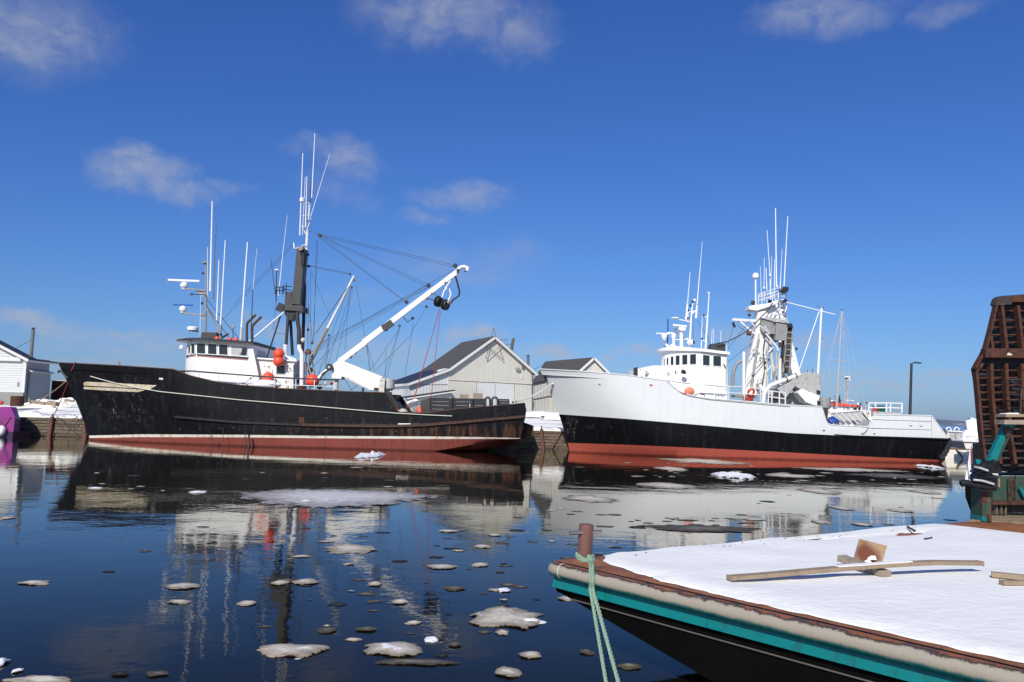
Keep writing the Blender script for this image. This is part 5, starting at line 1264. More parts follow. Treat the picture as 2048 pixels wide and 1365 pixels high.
bar(sm, 'spreader', 1404.5, 632, 1415, 635.5, RY - .4, 2, 'white'); block(sm, 1407.2, 631.5, RY - .4, 4, 'black', 'nav_light', 0); bar(sm, 'spreader', 1403.5, 681, 1412, 683, RY - .4, 1.6, 'white'); block(sm, 1404.3, 677.5, RY - .4, 3.5, 'black', 'nav_light', 0)
c = P(1382, 685, RY - .7); mb = MB(); mb.lathe(c, [(.12, -.3), (.19, -.2), (.2, .2), (.19, .24)], 14, V((.75, -.6, 0))); o = obj('search_light', mb, 'white', wb, smooth=True)
mb = MB(); mb.lathe(c + V((.75, -.6, 0)).normalized() * .245, [(.165, 0), (.16, .01)], 14, V((.75, -.6, 0))); obj('lens', mb, 'black', o)
for q in ((1394, 640, 1411, 668), (1411, 660, 1421, 690), (1385, 630, 1387, 700)): line(wb, *q, RY, RY, 'rope_dark', .9)
# ---- gantry (A-frame)
def leg(pts, Y, th, name, mat, label=None): return plate(wb, name, pts, Y, th, mat, label, bevel=.05)
g1 = leg([(1516, 622), (1533, 622), (1541.5, 640), (1534, 720), (1531, 790), (1490, 790), (1493, 740), (1508, 680)], 65.4, .9, 'gantry_leg', 'white_old', 'broad front leg of the gantry')
plate(wb, 'gantry_leg', [(1549.5, 603), (1567, 598), (1577, 655), (1589, 700), (1601, 748), (1586, 752), (1573, 700), (1552, 640)], 67.2, 1.2, 'white', 'rear leg of the gantry')
plate(wb, 'gantry_web', [(1514, 625), (1540, 608), (1550, 604), (1554, 622), (1545, 640), (1524, 640)], 65.9, 1.0, 'white', bevel=.04)
plate(wb, 'gantry_head', [(1498, 612.5), (1513, 610), (1543, 606), (1548, 602.5), (1556, 600), (1556, 607), (1530, 617), (1515, 622), (1498, 619.5)], 65.2, 1.2, 'white', bevel=.04)
bar(wb, 'lamp_bracket', 1500, 620, 1499, 628, 65.6, 3, 'white'); block(wb, 1498.5, 630.5, 65.6, 6, 'charcoal', 'deck_light', .3); block(wb, 1539.5, 629, 66, 5, 'charcoal', 'deck_light', .3); block(wb, 1592.5, 698, 67, 5, 'charcoal', 'deck_light', .5)
plate(wb, 'flood_light', [(1559, 582), (1566, 573.5), (1578, 574.5), (1577, 583), (1571, 586)], 65.6, .5, 'black', bevel=.04); plate(wb, 'flood_light', [(1567, 601), (1573, 597), (1575, 603), (1570, 606)], 65.8, .4, 'black')
block(wb, 1506, 606, 65.4, 8, 'charcoal', 'flood_light', .3); block(wb, 1540, 603, 66, 7, 'black', 'flood_light', 1.2)
rails(wb, [(1517, 589), (1535, 583), (1557, 576)], 19, 65.3, (1517, 1529, 1541, 1549), 'rail', 1.8, 3); rails(wb, [(1517, 592), (1530, 588), (1560, 583), (1573, 584)], 19, 67.0, (1524, 1534, 1545, 1557), 'rail', 1.8, 2)
pipe(wb, 'ladder_pipe', [(1550, 600), (1557, 593), (1572, 585), (1573, 618), (1570, 625)], 66.2, 2.6, 'white'); pipe(wb, 'ladder_pipe', [(1556, 600), (1561, 612), (1558, 623)], 66.2, 2.6, 'cream')
antennas = [(1553.0, 576, 1551, 417, 3.0), (1568, 573, 1575.6, 433, 2.4), (1540.3, 556, 1534.2, 461, 1.8), (1541.5, 590, 1540, 556, 2.6), (1528, 576, 1528.6, 516, 1.4), (1522.7, 591, 1520.6, 533, 1.3), (1533.8, 580, 1532, 536, 2.2), (1540.8, 594, 1543.5, 513, 1.3), (1548.4, 592, 1549, 520, 1.8), (1560, 585, 1561.8, 545, 2.2), (1561.8, 546, 1564.5, 498, 1.2)]
for q in antennas: antenna(wb, *q[:4], 66.2, q[4])
bar(wb, 'dome_post', 1511.5, 610, 1511.2, 557, 65.8, 3.4, 'antenna'); c = P(1511.2, 553, 65.8); mb = MB(); mb.lathe(c, [(.2, -.18), (.25, -.12), (.25, .1), (.19, .24), (.06, .29)], 16); obj('satellite_dome', mb, 'antenna', wb, smooth=True)
for (px, py) in ((1528, 576), (1540, 551), (1554, 573)): block(wb, px, py, 66, 3.6, 'white', 'nav_light', 0)
# left davit arm with block
mb = MB(); mb.beam(P(1465, 639.5, 65.2), P(1515, 642.5, 65.8), .2, .2); obj('davit_arm', mb, 'white', wb); bar(wb, 'davit_brace', 1477, 641, 1508.5, 668, 65.4, 4.4, 'white')
pipe(wb, 'hanging_block', [(1466.5, 645), (1467, 650), (1470, 655)], 65.2, 5, 'black'); bar(wb, 'light_drum', 1494, 666.5, 1502, 668, 65, 9, 'brass')
pipe(wb, 'black_hose', [(1433, 687.5), (1454, 684), (1477, 673), (1496, 661), (1515, 642), (1534, 623), (1545.7, 606)], 64.9, 2.2, 'fender')
# grey chute box between the legs and vertical elevator
plate(wb, 'chute_box', [(1523, 637), (1531, 635.5), (1575, 643), (1575, 652), (1556, 652), (1550, 669), (1532, 668), (1523, 662)], 65.0, 1.5, 'grey_metal', bevel=.03)
plate(wb, 'chute_box', [(1552, 646), (1575, 650), (1573, 682), (1551, 681)], 64.8, 1.4, 'grey_metal', bevel=.03)
plate(wb, 'chute_lid', [(1523, 636.5), (1540, 634.5), (1576, 642), (1577, 646), (1556, 645.5)], 64.85, 1.8, 'grey_light')
el_o = plate(wb, 'elevator', [(1574, 653), (1587, 655), (1583, 700), (1578, 747), (1564, 747), (1571, 690)], 65.0, .9, 'rust_dark', 'tall grey bucket elevator')
bar(el_o, 'elevator_rail', 1573.5, 652, 1566, 746, 64.9, 5, 'grey_metal'); bar(el_o, 'elevator_rail', 1585.5, 656, 1578.5, 746, 64.9, 3, 'grey_metal')
for k in range(7):
    t_ = k / 7; plate(el_o, 'elevator_slat', [(1573 - 6 * t_, 664 + 80 * t_), (1586 - 7 * t_, 665 + 80 * t_), (1586 - 7 * t_, 667 + 80 * t_), (1573 - 6 * t_, 666 + 80 * t_)], 64.95, .08, 'grey_metal')
plate(el_o, 'motor', [(1574, 648), (1584, 647), (1586, 655), (1576, 656)], 64.7, .8, 'black')
bar(wb, 'lantern', 1559.5, 684, 1559.8, 695, 64.9, 6, 'rust'); bar(wb, 'lantern_cap', 1559.8, 682, 1559.8, 685, 64.9, 6.5, 'antenna')
plate(wb, 'bracket', [(1527, 652), (1532, 652), (1541, 667), (1538, 670), (1531, 662), (1527, 666)], 64.8, .2, 'grey_light')
pipe(wb, 'tower_pipe', [(1539.5, 672), (1543.5, 722), (1551.5, 762)], 65.5, 7.2, 'cream'); bar(wb, 'tower_pipe', 1534, 720, 1536, 800, 65.2, 4, 'cream')
pipe(wb, 'tower_brace', [(1531, 667), (1555, 696), (1556, 702)], 64.8, 3.4, 'white'); bar(wb, 'tower_post', 1553.5, 700, 1553, 752, 65, 3, 'grey_light'); bar(wb, 'tower_post', 1560, 717, 1560, 770, 65.2, 6, 'white')
for q in ((1519, 668, 1504, 770), (1517, 668, 1500, 775), (1538, 702, 1510, 730), (1536, 708, 1506, 745), (1514, 690, 1498, 715), (1505, 745, 1492, 765)): line(wb, *q, 64.9, 64.9, 'grey_light', 1.7)
for (px, py, s, mt_) in ((1530, 726, 5, 'charcoal'), (1537, 720, 4, 'charcoal'), (1506, 752, 4, 'charcoal'), (1516, 771, 6, 'rust'), (1508, 700, 5, 'grey_light'), (1567, 752, 6, 'brass'), (1555, 768, 6, 'rust_dark'), (1577, 755, 6, 'brass'), (1587, 752, 6, 'grey_metal')): block(wb, px, py, 64.9, s, mt_, 'hydraulic_valve', .4)
pipe(wb, 'grey_hose', [(1490, 724), (1483, 722), (1473, 728), (1466.5, 745), (1465, 772)], 65.4, 6.5, 'grey_metal')
bar(wb, 'vent_post', 1487.6, 790, 1487.6, 704, 65.2, 6, 'white')
pipe(wb, 'fish_pipe', [(1526.5, 806), (1528.5, 786), (1541, 771), (1582, 756), (1600, 748.5)], 64.3, 8.4, 'white'); pipe(wb, 'fish_pipe', [(1518, 770), (1524, 778), (1528, 786)], 64.3, 6, 'white')
for (px, py) in ((1573, 759.5), (1592, 752)): mb = MB(); mb.lathe(P(px, py, 64.3), [(.2, -.05), (.23, 0), (.2, .05)], 14, V((1, 0, .36))); obj('pipe_flange', mb, 'brass', wb)
# fine fittings that crowd the gantry
rg2 = random.Random(12)
for k in range(26):
    x0 = rg2.uniform(1500, 1592); y0 = rg2.uniform(640, 785)
    if x0 > 1560 and y0 < 690: continue
    L_ = rg2.uniform(8, 34); ang = rg2.choice([1.45, 1.5, 1.62, 1.7, .05, -.2, .9, 2.3])
    bar(wb, rg2.choice(['conduit', 'conduit', 'bracket_bar']), x0, y0, x0 + L_ * math.cos(ang), y0 + L_ * math.sin(ang), rg2.uniform(64.7, 65.3), rg2.uniform(1.1, 2.6), rg2.choice(['white', 'white', 'white_old', 'cream', 'grey_light']))
for k in range(12):
    y0 = 612 + k * 8.5; bar(wb, 'ladder_rung', 1561 + k * 1.9, y0, 1568 + k * 2.0, y0 + .6, 66.4, 1.1, 'white')
for pts_ in ([(1531, 668), (1526, 700), (1530, 735), (1524, 770)], [(1570, 690), (1566, 720), (1572, 745)]):
    pipe(wb, 'hydraulic_hose', pts_, 64.8, 1.6, 'fender')
# big concrete-grey chute / de-watering box
M['chute_grey'] = plain('streaked_grey_chute', (.40, .39, .37), .6, var=.12, dirt=(.22, .20, .18), dirt_amt=.35, streak=(.16, .14, .12), streak_amt=.4, bd=.006)
cb = plate(wb, 'dewater_box', [(1600, 747), (1619, 744.5), (1641, 748), (1643, 779), (1632, 806), (1624, 803), (1603, 780), (1590, 773), (1572, 797), (1555, 778), (1582, 763)], 64.2, 2.0, 'chute_grey', 'big grey sloping chute box behind the gantry', bevel=.04)
plate(cb, 'chute_lip', [(1595, 786), (1605, 778), (1618, 784), (1640, 792), (1636, 812), (1628, 811), (1612, 805)], 63.8, 1.4, 'white', bevel=.04)
c = P(1648, 803, 64.6); mb = MB(); mb.lathe(c, [(.4, -.6), (.5, -.5), (.52, .2), (.5, .3)], 18); obj('round_tank', mb, 'grey_metal', cb, smooth=True)
plate(cb, 'slot', [(1634, 780), (1641, 783), (1640, 790), (1634, 787)], 63.75, .1, 'black'); plate(cb, 'slot', [(1634.5, 801), (1642, 805), (1640, 811), (1634.5, 809)], 63.75, .1, 'black')
plate(wb, 'support_plate', [(1644, 808), (1657, 809), (1655, 845), (1650, 840)], 64.2, 1.2, 'rust_dark'); plate(wb, 'inner_bulkhead', [(1535, 780), (1600, 790), (1625, 812), (1540, 806)], 65.6, .3, 'grey_light')
for (px, py, w_, h_) in ((1549, 795, 18, 10), (1577, 790, 12, 8)): plate(wb, 'pump', [(px - w_ / 2, py - h_ / 2), (px + w_ / 2, py - h_ / 2), (px + w_ / 2, py + h_), (px - w_ / 2, py + h_)], 64.4, .6, 'charcoal', bevel=.05)
for (px, y1) in ((1615, 740), (1625, 737)): bar(wb, 'post', px, 746, px, y1, 64.8, 1.2, 'charcoal')
# aft pole mast with cross yard
pm = bar(wb, 'pole_mast', 1636, 748, 1643.2, 616, 65.4, 4.6, 'white', w2=4); bar(pm, 'yard', 1573, 605, 1670, 629.5, 65.4, 2.2, 'white'); bar(pm, 'stay', 1638, 624, 1599, 738, 65.4, 1.9, 'white'); bar(pm, 'mast_cap', 1640, 615, 1647, 616, 65.4, 1.8, 'charcoal'); line(wb, 1641, 676, 1647, 677, 65.4, 65.4, 'pipe', 1.2)
bar(pm, 'wind_gauge', 1636, 613, 1636.3, 611, 65.4, 2, 'charcoal'); bar(pm, 'wind_gauge', 1650, 610, 1650.4, 608, 65.4, 1.4, 'charcoal')
for q in ((1466, 655, 1456, 690), (1500, 640, 1455, 700), (1475, 652, 1490, 662), (1496, 692, 1456, 725)): line(wb, *q, 65.2, 65, 'rope_dark', .8)
# railings and deck things
rails(wb, [(1335, 761.5), (1382, 767.5), (1408, 770), (1453, 772.5), (1490, 774.5), (1521, 778)], 26, 63.55, (1363, 1408, 1430, 1458, 1489, 1521), 'rail', 1.7, 2)
for (x0, y0, x1, y1) in ((1336, 761, 1362, 765.5), (1364, 765.5, 1381, 768), (1408, 769.5, 1427, 771.5), (1430, 772, 1450, 774)): plate(wb, 'scuff_bar', [(x0, y0), (x1, y1), (x1, y1 + 1.2), (x0, y0 + 1.2)], 63.5, .04, 'pipe')
rails(wb, [(1537, 782), (1571, 786)], 24, 63.6, (1537, 1544, 1559, 1571), 'rail', 2.6, 2)
plate(wb, 'deck_platform', [(1470, 790), (1516, 791), (1516, 796), (1470, 794)], 64.2, 1.2, 'wood_grey')
for (px, py, r_, lab, mt_) in ((1501, 785, 8, 'red life ring lying at the foot of the white gantry', 'red'),):
    c = P(px, py, 64.0); mb = MB()
    ring = [[c + V((px2m(r_, 64) * .72 * math.cos(a) + px2m(r_, 64) * .28 * math.cos(a) * math.cos(bq), -.12 + .12 * math.sin(bq) - .2 * math.sin(a), px2m(r_, 64) * .72 * math.sin(a) + px2m(r_, 64) * .28 * math.sin(a) * math.cos(bq))) for a in [k * math.pi / 10 for k in range(21)]] for bq in [k * math.pi / 4 for k in range(9)]]
    mb.grid(ring); tag(obj('life_ring', mb, 'orange', loc=c, smooth=True), lab, 'life ring')
c = P(1496, 799, 64.0); mb = MB(); mb.lathe(c, [(.35, -.15), (.42, .08), (.38, .12)], 16); tag(obj('red_basket', mb, 'red', loc=c), 'red basket on the deck below the red life ring', 'basket')
c = P(1379, 783, 63.7); mb = MB(); mb.ball(c, .36, 16, 1.1, .8, .9); tag(obj('buoy', mb, 'orange_fade', loc=c, smooth=True), 'faded orange buoy behind the rail where the white bulwark drops', 'buoy')
side_patch('red_lamp_cover', [(1363, 786), (1371, 786.5), (1374, 789), (1366, 789)], 'red', .06, .1)
mb = MB(); mb.tube([P(1436, 795, 63.6), P(1438, 791.5, 63.6), P(1443, 791, 63.6), P(1446, 795, 63.6)], .04, 6); obj('lifting_eye', mb, 'grey_metal', wb); plate(wb, 'cleat', [(1400, 787), (1411, 788), (1408, 790.5), (1402, 790)], 63.5, .15, 'charcoal')
# after deck seen over the low bulwark
plate(wb, 'far_bulwark', [(1655, 818), (1740, 822), (1740, 856), (1655, 850)], 70.0, .15, 'white_old')
sr = plate(wb, 'sorting_rack', [(1662, 825), (1722, 822), (1739, 840), (1672, 843)], 66.5, .12, 'grey_light', 'slanted pale grey sorting table')
for k in range(6): bar(sr, 'rack_leg', 1657 + k * 13, 824 + k, 1682 + k * 11.5, 849, 65.9, 2.4, 'rail')
plate(sr, 'rack_edge', [(1655, 825), (1716, 821), (1722, 822.5), (1662, 827)], 66.4, .1, 'rail'); plate(wb, 'hatch_coaming', [(1673, 842), (1741, 840), (1741, 854), (1680, 852)], 66.9, 1.0, 'white_old')
plate(wb, 'side_board', [(1724, 820), (1741, 821), (1744, 830), (1741, 842), (1735, 838)], 66.0, .1, 'cruiser')
c = P(1664, 845, 64.4); mb = MB(); lump(mb, c, .55, .5, .45, 3.3); lump(mb, c + V((-.35, .1, -.12)), .4, .4, .3, 8.3); tag(obj('tarpaulin', mb, 'blue', loc=c, smooth=True), 'crumpled blue tarpaulin on the low deck of the white boat', 'tarpaulin')
line(wb, 1733, 822, 1737, 850, 65.5, 65.5, 'greenbox', 1.2)
# poop platform with railing and green locker
plate(wb, 'poop_deck', [(1746, 823.5), (1803, 826), (1803, 834), (1746, 832)], 65.6, 3.0, 'grey_light')
rails(wb, [(1738, 806.5), (1773, 806.5), (1805, 807.5)], 19, 65.8, (1738, 1751, 1773, 1781, 1804), 'rail', 2.8, 2)
plate(wb, 'locker', [(1752.5, 812), (1769, 811), (1771, 813), (1771, 825), (1752.5, 824)], 66.0, .8, 'greenbox', 'green deck locker', bevel=.04)
plate(wb, 'locker_tag', [(1754, 816), (1758, 816), (1758, 823), (1754, 823)], 65.97, .02, 'red')
c = P(1748.5, 820, 65.7); mb = MB(); mb.lathe(c, [(.13, -.03), (.17, 0), (.13, .03)], 12, V((0, -1, 0))); tag(obj('life_ring', mb, 'red', loc=c), 'small red life ring hung left of the green deck locker', 'life ring')
bar(wb, 'light_post', 1730.5, 822, 1730.8, 806, 66, 1.2, 'grey_light'); block(wb, 1733, 806, 66, 3, 'black', 'nav_light', 0)
# bow mooring ropes to the black stern
for k, (dy_, lab) in enumerate(((0, 'upper of the pair of pale ropes from the white bow to the black stern'), (2, 'lower of the pair of pale ropes from the white bow to the black stern'))):
    rope('mooring_line', lab, sag(HW_.at(1104, 767.5 + dy_ * .3, .1), P(1028 + k * 2, 802.5 + dy_, 64), .25), .04, 'rope_white')
mb = MB(); mb.tube([HW_.at(1107, 769, .08), HW_.at(1100, 787, .05)], .035, 6); obj('bow_cable', mb, 'pipe', wb)
bar(wb, 'bow_fairlead', 1105, 768, 1112, 766.5, WY - .6, 4, 'white')

# ================================================================== BOATS BEYOND
# orange topped cabin boat
ob = thing('cabin_boat', 'white cabin boat with orange roof edge and lattice mast behind the white boat', 'boat', P(1690, 870, 96))
OY = 95.0
plate(ob, 'hull', [(1600, 845), (1790, 850), (1770, 884), (1610, 880)], OY - .5, 2.5, 'white')
plate(ob, 'cabin', [(1654, 811), (1698, 812), (1724, 814), (1724, 850), (1650, 850)], OY, 3.2, 'white')
plate(ob, 'roof', [(1652, 808.5), (1675, 806), (1723, 811.5), (1723, 814), (1654, 811)], OY - .3, 3.8, 'orange')
for (x0, x1) in ((1666, 1673), (1687, 1690), (1693, 1699)): plate(ob, 'window', [(x0, 815.5), (x1, 816), (x1, 823), (x0, 822.5)], OY - .03, .05, 'grey_metal')
for (x0, x1) in ((1706.5, 1713.5), (1716, 1721)): fill_window(ob, 'window', [P(x0, 822, OY), P(x1, 822.3, OY), P(x1, 816, OY), P(x0, 816, OY)], V((0, -1, 0)), frame=.05)
lm = bar(ob, 'lattice_mast', 1689, 808, 1690, 755, OY, 1.4, 'grey_light'); bar(lm, 'mast_leg', 1695, 808, 1695, 755, OY, 1.4, 'grey_light'); bar(lm, 'mast_leg', 1692, 806, 1692.5, 755, OY + .8, 1.2, 'grey_light')
for k in range(9):
    y0 = 758 + k * 5.6; bar(lm, 'lattice_bar', 1689.5, y0, 1695, y0 + 5, OY, 1.1, 'grey_light'); bar(lm, 'lattice_bar', 1689.5, y0 + 5, 1695, y0 + 5, OY, 1.1, 'grey_light')
bar(lm, 'mast_head', 1688, 755, 1697, 754, OY, 3, 'antenna'); bar(lm, 'mast_head', 1699, 752, 1699.5, 762, OY, 2, 'antenna'); bar(lm, 'mast_head', 1690, 757, 1695, 757, OY, 3.5, 'charcoal')
for q in ((1699, 768, 1717, 808), (1688, 768, 1665, 800)): line(ob, *q, OY, OY, 'grey_light', 1.3)
bar(ob, 'exhaust', 1680, 808, 1678.5, 796, OY, 4, 'charcoal'); bar(ob, 'exhaust', 1678.5, 797, 1679.5, 791, OY, 2, 'black'); bar(ob, 'aerial_boom', 1692, 801, 1708, 802, OY, 2, 'antenna'); block(ob, 1716, 808, OY - .5, 4, 'white', 'deck_light', 0); block(ob, 1721, 808, OY - .5, 3.5, 'black', 'deck_light', 0)
bar(ob, 'gaff', 1658, 807, 1682, 802, OY, 2, 'rust'); plate(ob, 'dinghy', [(1657, 799), (1672, 799.5), (1671, 803), (1657, 803.5)], OY + .5, 1.2, 'white')
# yacht
ya = thing('yacht', 'sailing yacht with tall bare grey mast behind the white fishing boat', 'yacht', P(1672, 870, 90))
ym = bar(ya, 'mast', 1670.5, 870, 1683.5, 621, 90, 3.4, 'grey_light', w2=2.6)
plate(ya, 'hull', [(1590, 848), (1760, 852), (1735, 884), (1615, 880)], 89.5, 2.6, 'white'); plate(ya, 'cabin', [(1630, 838), (1710, 840), (1715, 852), (1622, 850)], 90.0, 1.6, 'white')
bar(ym, 'spreader', 1661, 720, 1697, 723.5, 90, 1.3, 'grey_light'); bar(ym, 'mast_head', 1681, 620, 1687, 620.5, 90, 1.6, 'charcoal')
for q in ((1683.5, 622, 1661, 720), (1661, 720, 1655, 845), (1684, 622, 1697, 723), (1697, 723, 1700, 845), (1683.5, 624, 1620, 846), (1685, 624, 1690, 760), (1686, 624, 1740, 846)): line(ya, *q, 90, 90, 'grey_light', .9)
# small white cruiser at the right
wc = thing('small_cruiser', 'small cream cabin cruiser moored behind the white stern', 'boat', P(1915, 918, 76))
CY_ = 75.0
plate(wc, 'hull', [(1885, 878), (1937, 879.5), (1950, 882), (1950, 905), (1940, 920), (1890, 920), (1893, 900)], CY_ - .4, 1.2, 'cruiser', bevel=.06)
plate(wc, 'rub_strake', [(1892, 896), (1945, 898), (1945, 900), (1892, 898.5)], CY_ - .46, .1, 'brass'); bar(wc, 'hull_prop', 1913, 900, 1926, 916, CY_ - .5, 2.6, 'charcoal')
plate(wc, 'cabin', [(1897, 864), (1932, 865), (1930, 882), (1895, 880)], CY_, .8, 'cruiser')
fill_window(wc, 'window', [P(1897, 878, CY_), P(1923, 879, CY_), P(1923, 868, CY_), P(1897, 867, CY_)], V((0, -1, 0)), frame=.05, glass='grey_light')
bar(wc, 'window_bar', 1911.5, 867.5, 1911, 878.5, CY_ - .06, 1.2, 'pipe')
plate(wc, 'flybridge', [(1896, 861), (1931, 863), (1929, 865.5), (1896, 863.5)], CY_ - .2, 1.1, 'white')
for cx in (1897.5, 1913.5):
    mb = MB(); r_ = px2m(5, CY_); c = P(cx, 861, CY_); mb.tube([c + V((r_ * math.cos(a), 0, r_ * 1.15 * math.sin(a))) for a in [k * math.pi / 10 for k in range(11)]], .05, 6); obj('hoop', mb, 'antenna', wc)
block(wc, 1889, 861, CY_ - .1, 4, 'rust', 'nav_light', 0); line(wc, 1903, 872, 1928, 886, CY_ - .3, CY_ - .3, 'pipe', 1)
bar(wc, 'grab_post', 1896, 865, 1893, 880, CY_ - .3, 1.6, 'white'); bar(wc, 'grab_post', 1927, 866, 1925, 890, CY_ - .3, 1.6, 'white')
# snow covered boat
sb = thing('snowy_boat', 'small moored boat buried under a heap of snow left of the rusty ramp', 'boat', P(1945, 905, 70))
plate(sb, 'hull', [(1926, 882), (1990, 884), (1990, 898), (1932, 898)], 69, 2.6, 'cruiser'); plate(sb, 'gunwale', [(1926, 880.5), (1990, 882.5), (1990, 885), (1926, 883.5)], 68.8, 3.0, 'white')
mb = MB(); lump(mb, P(1966, 884, 70.3), 1.8, 1.2, 2.2, 2.2); lump(mb, P(1945, 882, 70), 1.0, 1.0, .9, 5.1); tag(obj('snow_load', mb, 'snow', sb, smooth=True), kind='stuff')
for (x0, y0, x1, y1) in ((1931, 873, 1962, 875), (1933, 878, 1965, 879)): bar(sb, 'tarp_pole', x0, y0, x1, y1, 68.7, 1.6, 'cream')
# ================================================================== FOREGROUND BARGE
DZ = 1.10
A = PZ(1112, 1122, DZ); A.z = 0
s_ = PZ(2048, 1336, DZ) - PZ(1112, 1122, DZ); s_.z = 0; s_.normalize()
e_ = PZ(1945, 1040, DZ) - PZ(1210, 1108, DZ); e_.z = 0; e_.normalize()
def B3(t, w, z): return A + s_ * t + e_ * w + V((0, 0, z))
def tw(p):
    d = V((p.x - A.x, p.y - A.y, 0)); det = s_.x * e_.y - s_.y * e_.x
    return (d.x * e_.y - d.y * e_.x) / det, (s_.x * d.y - s_.y * d.x) / det
outn = V((s_.y, -s_.x, 0)); outn = outn if outn.dot(e_) < 0 else -outn       # outward from the long side
oute = V((e_.y, -e_.x, 0)); oute = oute if oute.dot(s_) < 0 else -oute       # outward from the raked end
TL, WL = 13.0, 14.0
bg = thing('deck_barge', 'flat teal barge with rusty edge and snow covered deck in the foreground', 'barge', (A.x, A.y, 0))
mt, t, b, co = base_mat('rusty_deck_plate')
n1 = t.noise(co, 2.2, 7.0, .68); n2 = t.noise(co, 9, 6.0, .7); n3 = t.noise(t.vmath('ADD', co, (9, 4, 2)), 3.4, 6, .65)
c = t.mix(t.rng(n1, .35, .65), (.20, .068, .022, 1), (.34, .13, .045, 1)); c = t.mix(t.rng(n2, .52, .68, 0, .8), c, (.085, .03, .018, 1)); c = t.mix(t.rng(n3, .60, .66, 0, .85), c, (.035, .028, .045, 1))
t.put(b.inputs['Base Color'], c); b.inputs['Roughness'].default_value = .65; bump(t, b, n2, .012); M['deck_rust'] = mt
mb = MB(); mb.poly([B3(0, 0, DZ), B3(TL, 0, DZ), B3(TL, WL, DZ), B3(0, WL, DZ)]); obj('deck', mb, 'deck_rust', bg)
# side shell
def chine(t): return max(.70 - .205 * t, -.3)
M['hull_black3'] = plain('barge_black_bottom', (.003, .0028, .0028), .7, var=.5, scale=1.6, spec=.08, dirt=(.006, .005, .004), dirt_amt=.2, bd=.004)
ts = [k * .25 for k in range(53)]
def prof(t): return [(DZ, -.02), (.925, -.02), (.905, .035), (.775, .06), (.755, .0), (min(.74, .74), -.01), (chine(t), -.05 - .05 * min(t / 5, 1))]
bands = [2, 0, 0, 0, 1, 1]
mb = MB()
rows = [[mb.vert(B3(t, 0, z) + outn * o) for z, o in prof(t)] for t in ts]
for a, c2 in zip(rows, rows[1:]):
    for k in range(6): mb.mi = bands[k]; mb.face((a[k], c2[k], c2[k + 1], a[k + 1]))
ws = [k * .5 for k in range(29)]
rows2 = [[mb.vert(B3(0, w_, z) + oute * o) for z, o in prof(0)] for w_ in ws]
for a, c2 in zip(rows2, rows2[1:]):
    for k in range(6): mb.mi = bands[k]; mb.face((a[k], c2[k], c2[k + 1], a[k + 1]))
for k in range(6): mb.mi = bands[k]; mb.face((rows[0][k], rows2[0][k], rows2[0][k + 1], rows[0][k + 1]))
mb.mi = 1
for a, t0, t1 in ((0, 0, 4.88), (1, 4.88, TL)): mb.poly([B3(t0, 0.05, chine(t0)), B3(t1, 0.05, chine(t1)), B3(t1, WL, chine(t1)), B3(t0, WL, chine(t0))])
obj('hull', mb, ['teal', 'hull_black3', 'teal_shade_seam'], bg)
mb = MB(); mb.tube([B3(t, 0, .665) + outn * .0 for t in (.3, 3, 7, TL)], .009, 6); obj('weld_line', mb, plain('dull_weld', (.10, .085, .07), .8), bg)
for t_ in (.95, 2.45, 4.1, 5.6):
    mb = MB(); mb.tube([B3(t_, 0, .90) + outn * .037, B3(t_, 0, .775) + outn * .061], .006, 5); obj('plate_seam', mb, 'teal_shade_seam', bg)
# rounded fender pipe: beige on top, teal underneath where the old coat shows
mt, t, b, co = base_mat('fender_two_tone')
z = t.xyz(co)[2]; nz = t.noise(t.scl(co, (1, 1, .3)), 2.2, 5, .6); nf = t.noise(co, 30, 4, .6)
k = t.math('ADD', z, t.math('MULTIPLY', t.math('SUBTRACT', nz, .5), .085))
c = t.mix(t.rng(k, .945, .985), (.0, .115, .118, 1), (.335, .295, .23, 1)); c = t.mix(t.rng(nf, .5, .75, 0, .3), c, (.30, .22, .13, 1))
kr = t.math('ADD', z, t.math('MULTIPLY', t.math('SUBTRACT', t.noise(co, 4, 6, .75), .5), .12)); c = t.mix(t.rng(kr, 1.062, 1.08), c, (.055, .04, .032, 1)); c = t.mix(t.rng(kr, 1.085, 1.098), c, (.24, .085, .028, 1))
st = t.noise(t.scl(co, (5, 5, .3)), 3, 5, .7); c = t.mix(t.rng(st, .58, .75, 0, .35), c, (.26, .17, .09, 1))
t.put(b.inputs['Base Color'], c); b.inputs['Roughness'].default_value = .45; bump(t, b, nf, .003); M['fender_paint'] = mt
corner = [B3(0, 0, 1.0) + outn * .05 + s_ * .12, B3(0, 0, 1.0) + outn * .03 + s_ * .02, B3(0, 0, 1.0) + oute * .03 + e_ * .02, B3(0, 0, 1.0) + oute * .05 + e_ * .12]
path = [B3(t, 0, 1.0) + outn * .05 for t in reversed(ts[1:])] + corner + [B3(0, w_, 1.0) + oute * .05 for w_ in ws[1:]]
mb = MB(); mb.tube(path, .098, 16); obj('fender_pipe', mb, 'fender_paint', bg, smooth=True)
mb = MB(); q = B3(.19, 0, 1.0) + outn * .05; mb.tube([q - s_ * .008, q + s_ * .008], .1005, 16); obj('pipe_joint', mb, 'cream', bg)
# bollard with cross pin
bb0 = PZ(1168.5, 1117, DZ); bt = P(1173, 1049, bb0.y)
mb = MB(); mb.lathe(bb0, [(.105, -.02), (.10, .02), (.098, (bt - bb0).length - .02), (.092, (bt - bb0).length), (.06, (bt - bb0).length + .004)], 24, bt - bb0); bo_ = obj('bollard', mb, 'rust_post', bg, smooth=True)
mb = MB(); pc = P(1171, 1065, bb0.y); mb.tube([P(1139.5, 1066.5, bb0.y - .12), P(1203, 1064, bb0.y + .02)], .027, 14); obj('cross_pin', mb, plain('bright_steel', (.42, .36, .31), .35, .8, var=.2), bo_, smooth=True)
